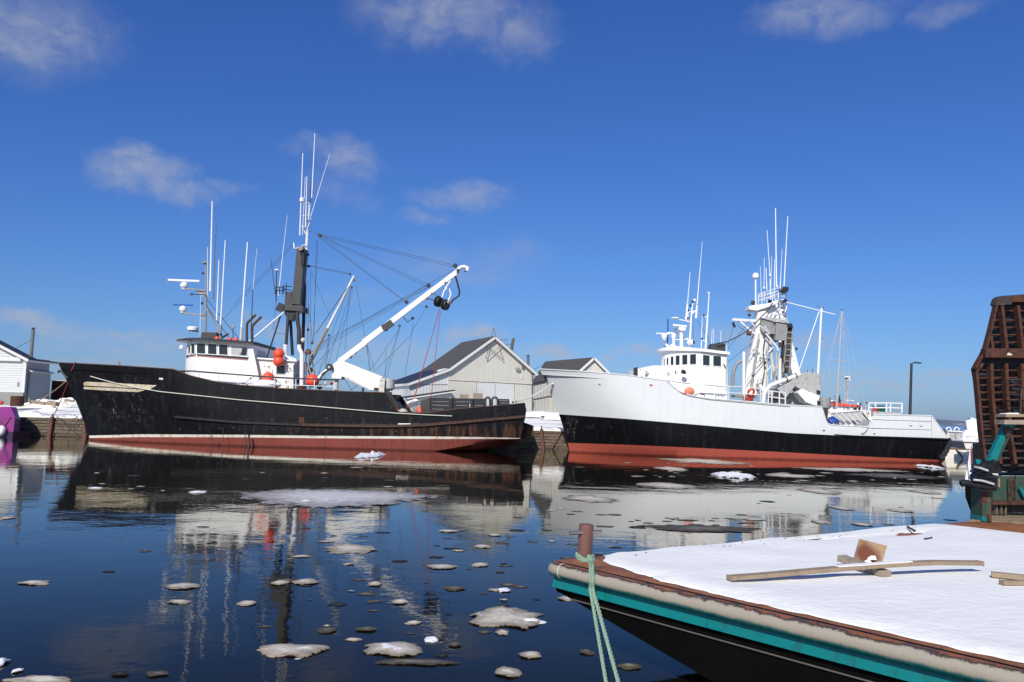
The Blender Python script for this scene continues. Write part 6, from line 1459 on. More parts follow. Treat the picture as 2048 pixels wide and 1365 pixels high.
# mooring rope round the bollard, hanging to the bottom of the view
M['rope_green'] = plain('pale_green_rope', (.20, .31, .22), .85, scale=40, var=.25, dirt=(.36, .36, .24), dirt_amt=.3)
def tw_rope(pts, r, mat='rope_green'):
    """three twisted strands"""
    fine_ = []
    for a, c2 in zip(pts, pts[1:]):
        nn = max(2, int((c2 - a).length / .012)); fine_ += [a.lerp(c2, k / nn) for k in range(nn)]
    fine_.append(pts[-1]); mbx = MB()
    d0 = V((1, 0, 0))
    for st in range(3):
        out = []
        for k, p in enumerate(fine_):
            d = (fine_[min(k + 1, len(fine_) - 1)] - fine_[max(k - 1, 0)]).normalized(); x = d.cross(V((.3, .9, .2))).normalized(); y = d.cross(x); a = k * .55 + st * 2.0944
            out.append(p + (x * math.cos(a) + y * math.sin(a)) * r * .5)
        mbx.tube(out, r * .56, 5)
    return mbx
rp_t = thing('barge_rope', 'pale green rope knotted round the rusty barge bollard and hanging down', 'rope', bb0)
rim = B3(*[tw(PZ(1181, 1137, DZ))[0], 0, DZ]) + outn * .14
def strand(px_list, parent, mat='rope_green', r=.016):
    pts = [P(x, y, Y) for x, y, Y in px_list]
    out = []
    for k in range(len(pts) - 1):
        p0, p1, p2, p3 = pts[max(k - 1, 0)], pts[k], pts[k + 1], pts[min(k + 2, len(pts) - 1)]
        for j in range(6):
            u_ = j / 6; out.append(.5 * ((2 * p1) + (p2 - p0) * u_ + (2 * p0 - 5 * p1 + 4 * p2 - p3) * u_ * u_ + (3 * p1 - p0 - 3 * p2 + p3) * u_ ** 3))
    out.append(pts[-1]); return obj('strand', tw_rope(out, r), mat, parent, smooth=True)
by = bb0.y
def side_at(px, z, off):
    best = min((k * .005 for k in range(700)), key=lambda k: abs(proj(B3(k, 0, z) + outn * off)[0] - px)); return B3(best, 0, z) + outn * off
def hang(px0, px1, dy, dxs):
    q = [P(px0, 1117, by - .13), P(px0 + 1, 1124, by - .22)] + [side_at(px1, z_, o_) for z_, o_ in ((1.135, -.03), (1.125, .06), (1.07, .145), (.99, .178), (.90, .17))]
    b0_ = q[-1]; return q + [b0_ + V((dxs * k, -dy * k, -.30 * k)) for k in (.5, 1, 2, 3, 4.5)]
def strand3(pts, parent, r):
    out = []
    for k in range(len(pts) - 1):
        p0, p1, p2, p3 = pts[max(k - 1, 0)], pts[k], pts[k + 1], pts[min(k + 2, len(pts) - 1)]
        for j in range(6):
            u_ = j / 6; out.append(.5 * ((2 * p1) + (p2 - p0) * u_ + (2 * p0 - 5 * p1 + 4 * p2 - p3) * u_ * u_ + (3 * p1 - p0 - 3 * p2 + p3) * u_ ** 3))
    out.append(pts[-1]); return obj('strand', tw_rope(out, r), 'rope_green', parent, smooth=True)
strand3(hang(1177, 1181, .36, .035), rp_t, .022)
strand3(hang(1183, 1186, .36, .075), rp_t, .024)
strand([(1153, 1108, by - .05), (1162, 1115, by - .15), (1172, 1121, by - .18), (1181, 1120, by - .15), (1186, 1111, by - .02)], rp_t, r=.025)
strand([(1153, 1112, by - .05), (1166, 1122, by - .18), (1178, 1128, by - .21), (1187, 1121, by - .12), (1185, 1113, by + .02)], rp_t, r=.025)
strand([(1156, 1117, by - .1), (1168, 1124, by - .19), (1179, 1117, by - .19), (1185, 1128, by - .22), (1176, 1134, by - .30)], rp_t, r=.025)
strand([(1176, 1112, by - .17), (1183, 1120, by - .22), (1180, 1130, by - .30), (1174, 1124, by - .22), (1181, 1113, by - .16)], rp_t, r=.025)
strand([(1149, 1130, by - .28), (1160, 1127, by - .28), (1171, 1126, by - .25), (1180, 1122, by - .2)], rp_t, r=.024)
strand([(1153, 1135, by - .34), (1165, 1133, by - .33), (1176, 1130, by - .29), (1182, 1123, by - .2)], rp_t, r=.024)
for (x, y, d) in ((1148.5, 1130.2, .29), (1153, 1135, .35)):
    mb = MB(); mb.tube([P(x - 1, y, by - d), P(x + 4, y - .5, by - d)], .029, 10); obj('rope_end', mb, 'blue', rp_t)
# snow blanket on the deck
edge_px = [(1209, 1110), (1213, 1114), (1204, 1121), (1225, 1128), (1252, 1136), (1267, 1144), (1280, 1147), (1300, 1150), (1318, 1160), (1345, 1166), (1376, 1172), (1430, 1189), (1500, 1206), (1600, 1232), (1750, 1268), (1900, 1305), (2048, 1340)]
me_ = sorted(tw(PZ(x, y, DZ + .02)) for x, y in edge_px); me_ = [(a, max(w_, .10)) for a, w_ in me_] + [(14, .22)]
mb = MB(); grid = []
tl = [-.02 + .015 * k for k in range(8)] + [.1 + k * .055 for k in range(60)] + [3.4 + k * .12 for k in range(60)] + [10.6, 12.9]
wl = [0, .012, .03, .06, .1, .16, .24, .34, .46, .6, .8, 1.0, 1.25, 1.5, 1.8, 2.1, 2.5, 2.9, 3.3, 3.7, 4.2, 4.7, 5.2, 5.8, 6.4, 7, 7.6, 8.2, 8.8, 9.3]
for t_ in tl:
    m0 = interp(me_, t_) + .05 * noise.noise(V((t_ * 4.1, 2, 0))) + .03 * noise.noise(V((t_ * 13, 5, 0))) + .012 * noise.noise(V((t_ * 40, 5, 0)))
    m0 = max(m0, .06); row = []
    for w_ in wl:
        ww = m0 + w_ * (9.3 - m0) / 9.3 + (.02 * noise.noise(V((t_ * 9, w_ * 20, 1))) if w_ < .3 else 0)
        q = B3(t_, ww, 0)
        h = .006 + .05 * min(1, max(w_, 0) / .22) ** .6 * (.75 + .5 * noise.noise(V((q.x * 1.3, q.y * 1.3, 3)))) * min(1, max(t_ + .02, 0) / .07 + .12)
        h += .020 * noise.noise(V((q.x * .6, q.y * .9, 8))) * min(1, w_ * 3) + .006 * noise.noise(V((q.x * 6, q.y * 6, 1))) * min(1, w_ * 4)
        # thin worn band along the far edge
        if .05 < t_ < .8: h -= .055 * max(0, noise.noise(V((ww * .8, t_ * 1.5, 7))) + .35 * noise.noise(V((ww * 6, t_ * 10, 7))) + .06) * 5.0 * min(1, max(0, (ww - 2.5)) / 2) * math.sin(math.pi * min(max((t_ - .05) / .75, 0), 1))
        if ww > 8.7: h *= max(0, 1 - (ww - 8.7) / .55 + .3 * noise.noise(V((t_ * 3, ww * 2, 4))))
        row.append(V((q.x, q.y, DZ + h)))
    grid.append(row)
mb.grid(grid)
tag(obj('snow_blanket', mb, 'snow', loc=(A.x, A.y, 0), smooth=True), 'smooth white snow lying on the deck of the teal barge', 'snow', kind='stuff')
# small crumbs of dirt and snow lumps on it
mb = MB(); rr = random.Random(21)
for k in range(70):
    q = B3(rr.uniform(.02, .4), rr.uniform(1.0, 8.5), DZ + .045); s = rr.uniform(.004, .013)
    mb.box(q, (s * rr.uniform(1, 3), s, s * .6), Matrix.Rotation(rr.uniform(0, 3), 3, 'Z'))
tag(obj('dirt_crumbs', mb, 'rust', loc=(A.x, A.y, 0)), 'crumbs of rust and bark along the far edge of the snowy deck', 'debris', kind='stuff')
mb = MB()
for k in range(90):
    q = B3(rr.uniform(.4, 6), rr.uniform(.5, 8), DZ + .05); s = rr.uniform(.01, .035); lump(mb, q, s * 1.5, s, s * .8, rr.uniform(0, 90))
tag(obj('snow_crumbs', mb, 'snow', loc=(A.x, A.y, 0), smooth=True), 'small lumps of snow scattered over the barge snow', 'snow', kind='stuff')
# ---- lumber on the deck
SZ = DZ + .055
def wood_bar(name, pts, wd, ht, mat, label, cat='board'):
    mbx = MB(); pts = [V(p) for p in pts]; rows_ = []
    for k, p in enumerate(pts):
        d = (pts[min(k + 1, len(pts) - 1)] - pts[max(k - 1, 0)]).normalized(); sd = d.cross(V((0, 0, 1))).normalized(); uu = sd.cross(d)
        rows_.append([mbx.vert(p + sd * x * wd / 2 + uu * y * ht / 2) for x, y in ((-1, -1), (1, -1), (1, 1), (-1, 1))])
    for a, c2 in zip(rows_, rows_[1:]):
        for j in range(4): mbx.face((a[j], a[(j + 1) % 4], c2[(j + 1) % 4], c2[j]))
    mbx.face(rows_[0]); mbx.face(rows_[-1][::-1]); return tag(obj(name, mbx, mat, loc=pts[0], bevel=.006), label, cat)
pa, pm_, pb_ = PZ(1459, 1161, SZ), PZ(1748, 1147, SZ), PZ(1960, 1143, SZ)
pm_.z += .05; pb_.z += .085; pa.z += .028
crv = [pa.lerp(pb_, k / 10) for k in range(11)]
for k, q in enumerate(crv): q.z = pa.z + (.10) * math.sin(min(k / 10 * 1.9, math.pi / 2)) ** 1.3 - .012 * max(0, k - 8); 
wood_bar('long_board', crv, .13, .047, 'wood', 'long warped wooden board lying across the snowy barge deck')
mb = MB(); mb.beam(crv[4] + V((0, 0, .032)), crv[7] + V((0, 0, .030)), .10, .01); 
for k in range(14): lump(mb, crv[0].lerp(crv[4], rr.random()) + V((rr.uniform(-.03, .03), rr.uniform(-.02, .03), .03)), rr.uniform(.03, .08), .03, .015, rr.uniform(0, 50))
tag(obj('board_snow', mb, 'snow', loc=pa, smooth=True), 'thin snow clinging to the top of the long warped board', 'snow', kind='stuff')
p0, p1 = PZ(1684, 1131, SZ), PZ(1773, 1152, SZ); p0.z += .09; p1.z += .02
wood_bar('short_plank', [p0, p0.lerp(p1, .5), p1], .15, .075, 'wood_grey', 'short thick grey plank passing under the long warped board')
mb = MB(); Yp_ = PZ(1735, 1133, SZ).y
plate_pts = [P(1708.5, 1115, Yp_), P(1762, 1134, Yp_ - .02), P(1774.5, 1092, Yp_ + .16), P(1719.5, 1078, Yp_ + .18)]
low_pts = [plate_pts[0] + V((.02, 0, -.08)), plate_pts[1] + V((-.02, 0, -.06))]
mb.prism([low_pts[0], low_pts[1], plate_pts[1], plate_pts[2], plate_pts[3], plate_pts[0]], (.012, .05, -.012))
mt, t, b, co = base_mat('stained_panel'); n1 = t.noise(co, 7, 6, .65); q = t.vmath('LENGTH', t.vmath('MULTIPLY', t.vmath('SUBTRACT', co, (.02, 0, .16)), (5.5, 0, 5.5)))
c = t.mix(n1, (.30, .19, .10, 1), (.40, .27, .15, 1)); k = t.math('ADD', q, t.math('MULTIPLY', n1, 1.2)); c = t.mix(t.rng(k, 1.75, 1.05), c, (.15, .045, .02, 1))
t.put(b.inputs['Base Color'], c); b.inputs['Roughness'].default_value = .75; bump(t, b, n1, .004); M['stained_panel'] = mt
pn_o = tag(obj('square_panel', mb, 'stained_panel', loc=plate_pts[0].lerp(plate_pts[1], .5) - V((0, 0, .08)), bevel=.004), 'square tan board with brown stain standing tilted behind the long board', 'panel')
mb = MB()
for (x, y) in ((1735, 1118), (1740, 1124), (1728, 1127), (1744, 1110), (1715, 1130), (1722, 1131)): lump(mb, P(x, y, Yp_ - .03), .055, .03, .045, x * .1)
tag(obj('panel_snow', mb, 'snow', loc=P(1735, 1125, Yp_), smooth=True), 'clumps of snow stuck to the stained square board', 'snow', kind='stuff')
q0 = PZ(1983, 1154, SZ); q1 = PZ(2075, 1163, SZ); q0.z += .03; q1.z += .03; wood_bar('short_plank', [q0, q0.lerp(q1, .5), q1], .10, .06, 'wood', 'upper of two boards cut by the right edge on the snow')
q0 = PZ(2003, 1169, SZ); q1 = PZ(2085, 1170, SZ); q0.z += .02; q1.z += .02; wood_bar('short_plank', [q0, q1], .08, .05, 'wood', 'lower of two boards cut by the right edge on the snow')
q0 = PZ(1816, 1057, SZ); q1 = PZ(1829, 1063, SZ); wood_bar('stick', [q0 + V((0, 0, .02)), q1 + V((0, 0, .01))], .03, .03, 'rust_dark', 'dark twig on the snow near the far barge edge', 'stick')
q0 = PZ(1850, 1078, SZ); q1 = PZ(1863, 1076, SZ); wood_bar('stick', [q0, q1], .02, .02, 'rust', 'thin brown twig on the snow behind the boards', 'stick')

# ================================================================== RUSTY RAMP AND ITS STEELWORK
RYp = 18.6
rt = thing('landing_ramp', 'tall raised rusty steel ramp with ribs and slats at the right edge', 'ramp', P(1990, 1030, RYp))
out_px = [(1965.5, 918), (1959.5, 862), (1953, 780), (1951, 769), (1945.5, 738.6), (1967, 699), (1977.6, 661), (1991, 604), (1994, 597), (2000, 592.5), (2048, 589), (2150, 586), (2300, 590), (2330, 730), (2310, 925), (2200, 950), (2027, 946), (1996, 942)]
plate(rt, 'ramp_plate', out_px, RYp + .24, .08, 'black')
def rib(px, name='rib', wpx=7, yo=0.0, mat='rust', dep=.16):
    mbx = MB(); k = px2m(wpx, RYp) 
    for a, c2 in zip(px, px[1:]): mbx.beam(P(a[0], a[1], RYp + yo), P(c2[0], c2[1], RYp + yo), k, dep, up=V((0, 1, 0)))
    return obj(name, mbx, mat, rt)
slat_n = 0
for y in (622, 641, 655, 670, 685):          # slats of the upper field
    xl_ = interp([(600, 1993), (661, 1979), (699, 1969)], y); rib([(xl_, y), (2320, y - 3 + 4)], 'slat', 2.8, .12, 'rust', .10)
for k in range(14):
    y = 741 + k * 14.6; xl_ = interp([(738, 1948), (769, 1953), (862, 1961), (945, 1972)], y)
    if y > 918: xl_ = 1997
    rib([(xl_, y), (2315, y + 1)], 'slat', 2.8, .12, rr.choice(['rust', 'rust_dark', 'rust']), .10)
    for j in range(4):                       # dull plates glimpsed between the slats
        x0 = xl_ + 6 + j * 33 + rr.uniform(-2, 2)
        if x0 < 2060: plate(rt, 'backing_strip', [(x0, y + 5), (x0 + 20, y + 5.5), (x0 + 20, y + 10.5), (x0, y + 10)], RYp + .20, .03, rr.choice(['rust_dark', 'grey_metal', 'rust', 'charcoal']))
for j in range(10):
    x0 = 1996 + j * 32
    rib([(x0 + 5, 612), (x0 + 15, 700)], 'rib', 5.5, -.02)
rib([(1978, 668), (1983, 699)], 'rib', 5, -.02)
for j in range(11):
    x0 = 1978 + j * 31.5 if j else 1980
    rib([(x0, 728), (x0 + 2, 790), (x0 + 11, 880), (x0 + 18 + 2, 936)], 'rib', 6, -.02)
rib([(1962, 728), (1950, 745), (1954, 782), (1961, 862), (1968, 918)], 'edge_rib', 5, -.03); rib([(1993, 602), (1979, 662), (1969, 699)], 'edge_rib', 4, -.03); rib([(1969, 700), (1947, 739)], 'edge_rib', 4, -.03)
mb = MB(); mb.beam(P(1966, 707, RYp - .12), P(2330, 712, RYp - .12), .22, .22); obj('cross_beam', mb, 'rust', rt, bevel=.02)
plate(rt, 'top_plate', [(1991, 606), (1994, 597), (2000, 592.5), (2024, 591.5), (2024, 609), (1991, 611)], RYp - .10, .2, 'rust_dark'); plate(rt, 'top_beam', [(2025, 591), (2330, 586), (2330, 604), (2025, 604)], RYp - .12, .24, 'rust')
mb = MB(); lump(mb, P(2019, 706, RYp - .24), .06, .02, .05, 4.2); obj('paint_flake', mb, 'cream', rt)
bar(rt, 'hinge_pin', 1998, 948, 2330, 950, RYp - .1, 7, 'rust_dark')
# green steel frame in front of the ramp
gf = thing('ramp_trestle', 'worn green steel frame with teal brace at the foot of the rusty ramp', 'trestle', PZ(1965, 1043, DZ))
GY = 17.0
def tr_(px, py, Y=GY): return (px, py)
pz_ = PZ(1960, 1043, DZ + .02).y
pb2 = thing('corner_post', 'short rusty green box post wrapped with black fender at the barge corner', 'post', PZ(1963, 1043, DZ))
mb = MB(); mb.prism([P(1964, 1043, pz_), P(1983, 1046, pz_), P(1984, 935, pz_), P(1966, 930, pz_)], (-.01, .40, 0)); obj('post_body', mb, 'green', pb2, bevel=.012)
mb = MB(); mb.prism([P(1964, 1033, pz_ - .012), P(1975, 1034, pz_ - .012), P(1975, 1044, pz_ - .012), P(1964, 1042, pz_ - .012)], (-.012, .40, 0)); obj('painted_foot', mb, 'teal', pb2)
bar(pb2, 'edge_weld', 1966, 984, 1964, 1033, pz_ - .02, 2.2, 'rust'); bar(pb2, 'edge_weld', 1965, 985, 1964, 1008, pz_ - .01, 2.4, 'rust'); plate(pb2, 'patch_plate', [(1967, 985), (1976, 988), (1974, 1006), (1967, 1004)], pz_ - .02, .03, 'rust')
bar(pb2, 'edge_bar', 1978, 1030, 1979, 1046, pz_ - .03, 8, 'rust'); plate(pb2, 'cap_gusset', [(1951, 919), (1962, 920), (1960, 928), (1954, 929)], pz_ - .03, .1, 'teal')
# black wrapping and fender
wr = obj('fender_wrap', (lambda m: (lump(m, P(1966, 962, pz_ + .1), .24, .26, .30, 2.7), lump(m, P(1979, 940, pz_ + .1), .24, .22, .24, 6.7), lump(m, P(1962, 940, pz_ + .05), .17, .2, .16, 9.1), m)[-1])(MB()), 'fender', pb2, smooth=True)
pipe(pb2, 'tube_fender', [(1922, 968), (1930, 965.5), (1950, 970), (1975, 975), (1990, 973)], pz_ - .15, 13, 'fender')
for q in ([(1949, 934), (1962, 937), (1976, 942)], [(1947, 960), (1965, 962), (1988, 969)]): pipe(pb2, 'grey_strap', q, pz_ - .27, 4.6, 'grey_light')
for k in range(12):
    y = 930 + k * 4.4; pipe(pb2, 'wrap_fold', [(1948 + rr.uniform(-1, 3), y), (1965, y + 3 + rr.uniform(-2, 2)), (1988 + rr.uniform(-5, 8), y + 4 + rr.uniform(-3, 3))], pz_ - .18, rr.uniform(2, 5), 'fender')
# brace, beam, plates
mb = MB(); mb.prism([P(1977, 922, GY), P(1993, 925, GY), P(2016, 866, GY), P(2024, 846, GY), P(2012, 846, GY), P(2003, 864, GY)], (.0, .12, 0)); obj('brace', mb, 'teal', gf)
mb = MB(); mb.prism([P(1993, 925, GY - .01), P(1999, 920, GY), P(2027, 858, GY), P(2023, 846, GY - .01), P(2016, 866, GY - .01)], (.02, .22, 0)); obj('brace_web', mb, 'green', gf)
plate(gf, 'gusset', [(2012, 843), (2026, 842), (2035, 848), (2030, 853), (2020, 858), (2012, 856)], GY - .03, .1, 'teal')
plate(gf, 'brace_joint', [(2008, 858), (2018, 852), (2024, 866), (2014, 876)], GY - .05, .1, 'rust_dark'); bar(gf, 'pivot', 2004, 858, 2030, 860, GY - .06, 2.4, 'charcoal')
plate(gf, 'wood_beam', [(2009, 840), (2220, 842), (2220, 851), (2009, 849)], GY - .3, .35, 'wood_grey'); plate(gf, 'wood_beam', [(2012, 828.5), (2220, 829), (2220, 834), (2012, 834.5)], GY - .3, .35, 'wood'); plate(gf, 'beam_snow', [(2014, 827), (2036, 826), (2040, 829), (2013, 829)], GY - .25, .25, 'snow')
for (x0, y0, x1, y1, w_) in ((2014, 760, 2120, 758, 2.6), (2020, 763, 2050, 776, 2), (2014, 790, 2100, 790, 1.8), (2043, 780, 2041, 828, 3), (2030, 780, 2048, 778, 2)): bar(gf, 'hand_rail', x0, y0, x1, y1, GY + .9, w_, 'charcoal')
plate(gf, 'side_plate', [(1987, 950), (2012, 953), (2200, 955), (2200, 1006), (1985, 1006)], GY + .55, .1, 'green'); plate(gf, 'base_flange', [(1984, 1005), (2030, 1002), (2200, 1004), (2200, 1010), (1985, 1010)], GY + .35, .25, 'rust')
for (x0, y0, x1, y1, w_, mt_) in ((2017, 955, 2018, 1002, 2.4, 'rust'), (2022, 955, 2028, 995, 1.6, 'rust'), (2031, 952, 2031, 1002, 2.4, 'rust'), (2029, 955, 2020, 998, 1.6, 'rust'), (2040, 975, 2052, 1000, 7, 'teal')): bar(gf, 'tie_rod', x0, y0, x1, y1, GY + .45, w_, mt_)
plate(gf, 'tan_board', [(1997, 957), (2000, 957), (2000, 975), (1997, 975)], GY + .5, .04, 'wood')
for k in range(6): x = 1988 + k * 4.5; plate(gf, 'base_timber', [(x, 1010), (x + 3.3, 1010), (x + 3, 1029), (x, 1030)], GY + .55 - (k % 2) * .1, .25, 'timber')
plate(gf, 'dark_sill', [(2008, 1008), (2200, 1010), (2200, 1032), (2008, 1026)], GY + .6, .3, 'rust_dark')
p = PZ(1990, 1040, DZ); mb = MB(); q = [PZ(1935, 1041, DZ + .03), PZ(1960, 1034, DZ + .03), PZ(2000, 1026, DZ + .03), PZ(2200, 1026, DZ + .03), PZ(2200, 1050, DZ + .03), PZ(2048, 1046, DZ + .03), PZ(1990, 1042, DZ + .03)]
mb.prism(q, (0, 0, -.025)); tag(obj('plywood_sheet', mb, plain('muddy_wood', (.25, .19, .11), .85, var=.3, scale=3, dirt=(.10, .07, .045), dirt_amt=.35, bd=.01), loc=p), 'muddy tan timber sheet under the green steel frame', 'plywood')
# bow of a boat lying behind the barge
bh = thing('moored_boat', 'narrow bow of a white and black boat behind the green corner post', 'boat', P(1965, 1020, 27))
HY = 28.0
mb = MB()
def sec(px_l, px_r, py, Yf, Yb): return [P(px_l, py, Yf), P((px_l + px_r) / 2, py, Yf - .5), P(px_r, py, Yf), P(px_r + 60, py, Yb), P(px_l + 30, py, Yb)]
lv = [(1941, 2010, 889), (1936, 2015, 925), (1930, 2020, 960), (1929, 2022, 968), (1931, 2020, 995), (1938, 2010, 1015), (1944, 1998, 1030)]
rows = [[mb.vert(p) for p in sec(a, c2, y, HY, HY + 9)] for a, c2, y in lv]
for i, (a, c2) in enumerate(zip(rows, rows[1:])):
    mb.mi = 0 if i < 3 else 1
    for j in range(5): mb.face((a[j], a[(j + 1) % 5], c2[(j + 1) % 5], c2[j]))
mb.mi = 1; mb.face(rows[0])
obj('hull', mb, ['white', 'hull_black3'], bh)
plate(bh, 'deck_house', [(1962, 888), (1978, 886), (1978, 930), (1962, 930)], HY - .8, .5, 'black'); bar(bh, 'red_trim', 1942.5, 892, 1945.5, 958, HY - .55, 1.8, 'red')

# ================================================================== ICE
def in_barge(p):
    t_, w_ = tw(p); return t_ > -.3 and w_ > -.3
def floe(name, c, rx, ry, h, seed, mat, rough=.35, lumps=0, nang=34, edge=.012):
    mb = MB(); rads = [1.0, .96, .88, .74, .56, .36, .16]; rows_ = []; rim = []
    rg = random.Random(seed)
    for i, k in enumerate(rads):
        row = []
        for j in range(nang):
            a = 2 * math.pi * j / nang; d = V((math.cos(a), math.sin(a), 0))
            o = 1 + rough * noise.noise(V((d.x * 1.3 + seed, d.y * 1.3, 0))) + rough * .5 * noise.noise(V((d.x * 3.7, d.y * 3.7 + seed, 2))) + rough * .34 * noise.noise(V((d.x * 8, d.y * 8, seed)))
            x, y = d.x * rx * k * o, d.y * ry * k * o
            if i == 0: z = .002
            else:
                z = .004 + edge * min(1, (1 - k) / .1) + (1 - k) ** .9 * h * (.55 + .9 * noise.noise(V((x * 1.6 / max(rx, .2) + seed, y * 1.6 / max(ry, .2), 4)))) + h * .30 * max(0, noise.noise(V((x * 5 / max(rx, .2), y * 5 / max(ry, .2), seed)))) * min(1, (1 - k) * 4)
            row.append(V((x, y, max(z, .003)))); rim.append(k)
        rows_.append(row)
    ids = [[mb.vert(c + p) for p in r] for r in rows_]
    for a, b2 in zip(ids, ids[1:]):
        for j in range(nang): mb.face((a[j], a[(j + 1) % nang], b2[(j + 1) % nang], b2[j]))
    mb.face(ids[-1])
    for k in range(lumps):
        a = rg.uniform(0, 6.28); q = rg.uniform(0, .85) ** .7; s = rg.uniform(.35, 1) * min(.26 * min(rx, ry * 1.5), .11 + h * .35)
        lump(mb, c + V((rx * q * math.cos(a), ry * q * math.sin(a), h * (1 - q) * .6 + .01)), s * rg.uniform(1, 2.2), s, s * rg.uniform(.35, .7), rg.uniform(0, 99))
    o = obj(name, mb, mat, loc=c, smooth=True)
    at = o.data.attributes.new('rim', 'FLOAT', 'POINT'); n = len(mb.v)
    at.data.foreach_set('value', rim + [-1.0] * (n - len(rim)))
    return o
def ice(px, py, hw_, hh_, h, mat, label, lumps=0, rough=.35, seed=None):
    c = PZ(px, py, 0); rx = hw_ * c.y / F; ry = hh_ * c.y ** 2 / (F * 3); h *= .40 if mat == 'ice_grey' else 1
    o = floe('ice_floe', c, rx, ry, h, seed if seed is not None else px * .37, mat, rough, lumps)
    return tag(o, label, 'ice floe', 'ice floes on the harbour water')
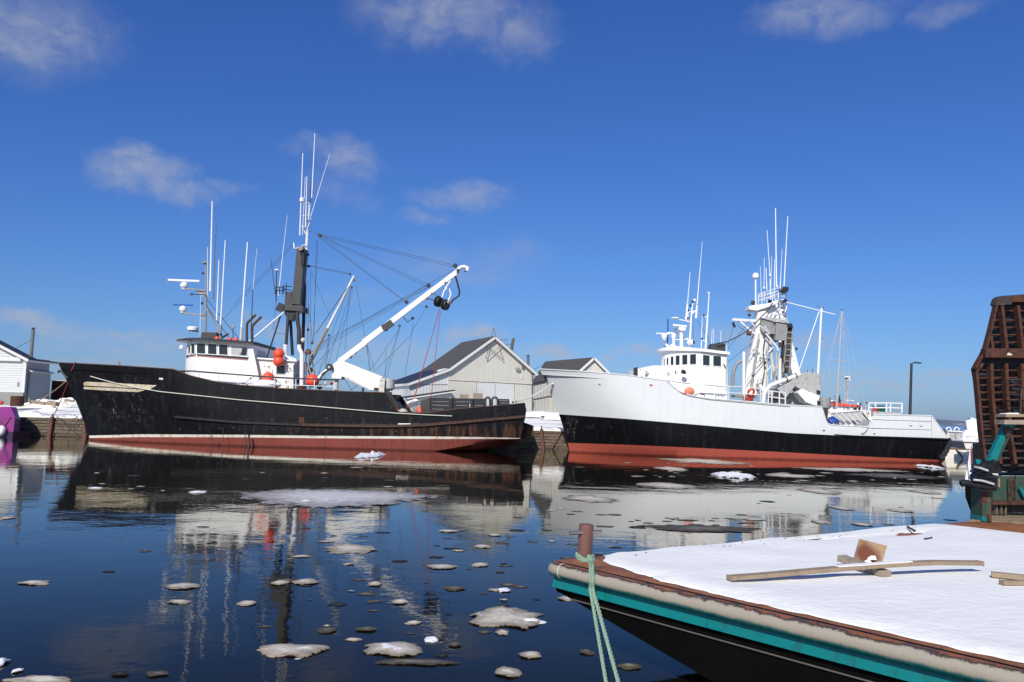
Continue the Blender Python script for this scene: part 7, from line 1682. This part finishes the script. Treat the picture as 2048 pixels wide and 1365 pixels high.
ICE = [(672, 995, 190, 19, .05, 'ice_flat', 'widest flat grey sheet of ice in front of the black boat', 60, .28),
       (733, 913, 20, 5, .30, 'ice_white', 'small white ice hummock floating against the red bottom of the black boat', 5, .3), (752, 912, 16, 4, .42, 'ice_white', 'taller white ice hummock right beside another against the red bottom', 5, .3),
       (1468, 953, 40, 5.5, .32, 'ice_white', 'thick white floe before the black topside of the white boat', 6, .3),
       (1180, 998, 52, 8, .03, 'ice_grey', 'thin ragged grey floe in the white bow reflection', 2, .5), (1337, 972, 62, 6, .05, 'ice_grey', 'long low grey floe left of the thick white floe', 3, .4),
       (1341, 938, 34, 4.5, .06, 'ice_grey', 'low grey floe close under the red bottom of the white boat', 3, .4), (1405, 923, 76, 5, .06, 'ice_grey', 'long broken ice raft touching the red waterline of the white boat', 10, .5),
       (1400, 1058, 120, 7, .02, 'slush', 'long tan grey floe beyond the rusty bollard amid dark slush bits', 3, .4),
       (1683, 1017, 20, 4.5, .05, 'ice_grey', 'small floe with a white lump in the blue gap of reflections', 2, .3), (1642, 1045, 22, 3.6, .03, 'ice_grey', 'flat tan floe beside the reflected grey chute', 0, .3),
       (1724, 1050, 21, 3.6, .05, 'ice_grey', 'flat floe nearest the far snowy barge edge', 1, .3), (1800, 1022, 22, 3.2, .03, 'ice_grey', 'flat floe left of the reflected lamp post', 0, .4), (1640, 983, 38, 6, .02, 'ice_grey', 'pointed grey sheet at the end of the white hull reflection', 0, .4),
       (1850, 985, 24, 3.6, .03, 'ice_grey', 'grey floe in the white stern reflection', 1, .4), (1862, 935, 13, 3.2, .22, 'ice_white', 'small white floe under the stern of the white boat', 3, .3), (1700, 940, 95, 3.5, .04, 'ice_grey', 'long streak of brash ice below the white stern', 12, .5), (1580, 952, 50, 4, .03, 'ice_grey', 'thin brash streak right of the thick white floe', 6, .5), (1790, 953, 110, 4.5, .03, 'slush', 'grey slush streak in the black hull reflection', 8, .5),
       (1010, 1237, 74, 20, .15, 'ice_grey', 'large ridged brown and white floe left of the teal barge', 5, .4), (700, 1099, 58, 9, .07, 'ice_grey', 'pale double floe topped by white snow knobs below the crane reflection', 5, .4),
       (585, 1303, 68, 14, .12, 'ice_grey', 'big domed floe over the dark mast reflection', 4, .3), (786, 1300, 60, 15, .14, 'ice_grey', 'big domed floe with white crest right of the mast reflection', 3, .3), (1060, 1312, 26, 7, .07, 'ice_grey', 'smooth pale floe above the roundest one near the bottom', 2, .25),
       (1016, 1347, 27, 11, .08, 'ice_grey', 'roundest pale floe near the bottom edge', 2, .2), (862, 1281, 14, 5, .045, 'ice_white', 'small bright white floe right of the two domed floes', 0, .2), (366, 1174, 34, 6.5, .09, 'ice_grey', 'smooth oval floe below the wheelhouse reflection', 1, .2),
       (356, 1205, 25, 4, .04, 'ice_grey', 'thin tan floe just below the smooth oval floe', 0, .3), (495, 1208, 20, 5, .05, 'ice_grey', 'small oval floe beside the tall antenna reflection', 0, .25), (612, 1165, 26, 6, .08, 'ice_grey', 'pale floe with white edge right of the mast reflection', 3, .3), (560, 1167, 18, 5, .06, 'ice_grey', 'oval floe lying on the mast reflection', 0, .25),
       (884, 1135, 32, 5, .05, 'ice_grey', 'flat pale floe under the red rope reflection', 0, .25), (70, 1167, 30, 5, .05, 'ice_grey', 'flat pair of pale plates alone at the left', 2, .4), (80, 1363, 68, 9, .10, 'ice_grey', 'wide floe cut by the bottom edge at the left', 4, .3), (4, 1328, 10, 8, .05, 'ice_white', 'white floe cut by the left edge', 0, .3), (35, 1344, 9, 4, .035, 'ice_white', 'tiny white floe at the lower left', 0, .3),
       (655, 1262, 21, 6, .02, 'slush', 'dull grey slush disc above the two domed floes', 0, .25), (735, 1261, 24, 5, .03, 'slush', 'dull grey slush disc with pale rim right of the mast reflection', 0, .3), (751, 1169, 14, 5, .06, 'ice_grey', 'small mound floe near the boom reflection', 0, .25), (800, 1205, 17, 5, .04, 'ice_grey', 'round grey floe on the boom reflection', 0, .25),
       (830, 1326, 82, 6, .012, 'slush', 'long dull slush raft below the domed floes', 0, .4), (316, 1350, 25, 6, .012, 'slush', 'dull slush disc at the bottom left of the mast reflection', 0, .3), (240, 1350, 22, 5, .006, 'slush_dark', 'dark slush disc left of another near the bottom', 0, .3), (1136, 1198, 24, 4, .03, 'ice_grey', 'thin floe just under the barge tip', 0, .4), (1009, 1182, 12, 4, .04, 'ice_white', 'little bright floe above the large ridged one', 0, .3), (1005, 1266, 14, 6, .03, 'ice_grey', 'round floe under the ridged floe', 0, .25),
       (910, 1291, 16, 5, .02, 'slush', 'small dull disc right of the small bright white floe', 0, .25), (395, 985, 17, 2.4, .06, 'ice_white', 'thin white floe in the black hull reflection', 1, .3), (190, 977, 14, 1.6, .04, 'ice_white', 'thin white sliver in the black bow reflection', 0, .3), (15, 1037, 16, 2.6, .04, 'ice_grey', 'thin tan floe at the left edge', 0, .3), (790, 1065, 0, 0, 0, '', '', 0, 0),
       (965, 1094, 18, 3.5, .05, 'ice_grey', 'pale flat floe between many small discs', 0, .3), (990, 1071, 14, 2.4, .05, 'ice_grey', 'pale flat floe below the shed reflection', 0, .3), (897, 1063, 20, 2.8, .04, 'ice_grey', 'pale thin floe right of the crane reflection', 0, .3), (960, 1131, 17, 4.4, .05, 'ice_grey', 'mound shaped floe left of the rusty bollard', 0, .3), (910, 1178, 24, 5, .02, 'slush', 'dull ringed disc near the bollard rope', 0, .3), (1258, 1335, 24, 5, .03, 'slush', 'dull disc in the dark barge reflection', 0, .3), (1172, 1306, 16, 5, .03, 'slush', 'dull disc at the edge of the barge reflection', 0, .3)]
for q in ICE:
    if q[2]: ice(q[0], q[1], q[2], q[3], q[4], q[5], q[6], q[7], q[8])
# countless alike pans of slush
protos = {}
rr = random.Random(77); placed = 0
zones = [(560, 1240, 1020, 1215, 66, (5, 22), 'among the mast and shed reflections in open water'), (640, 1100, 1215, 1340, 10, (8, 18), 'near the big floes at the bottom of the view'), (1090, 1900, 985, 1090, 24, (5, 16), 'on the white hull reflection'),
         (1250, 1540, 1036, 1064, 22, (6, 24), 'in the loose patch beyond the rusty bollard'), (120, 560, 1010, 1340, 5, (8, 18), 'in the calm blue water at the left'), (180, 900, 935, 1000, 26, (4, 13), 'on the black hull reflection'), (1090, 1900, 925, 968, 50, (4, 15), 'close below the red bottom of the white boat')]
for (x0, x1, y0, y1, cnt, (s0, s1), where) in zones:
    for _ in range(cnt):
        px, py = rr.uniform(x0, x1), rr.uniform(y0, y1); c = PZ(px, py, 0)
        if in_barge(c) or c.y > 61.2: continue
        far = c.y > 28; hw_ = rr.uniform(s0, s1); rx = hw_ * c.y / F; ry = rx * (rr.uniform(.55, 1.0) if not far else rr.uniform(.5, 1.4))
        pale = rr.random() < (.55 if far and py < 968 else .14)
        mat = 'ice_grey' if pale else rr.choice(['slush', 'slush', 'slush_dark'])
        o = floe('ice_pan', c, rx, ry, .02 if pale else .0015, rr.uniform(0, 500), mat, .36, 0, 20, .006 if pale else .002)
        kind_ = 'pale thin ice pan' if pale else 'flat dark slush pan'
        tag(o, 'small ' + kind_ + ' ' + where, 'ice pan', kind_ + 's ' + where); placed += 1
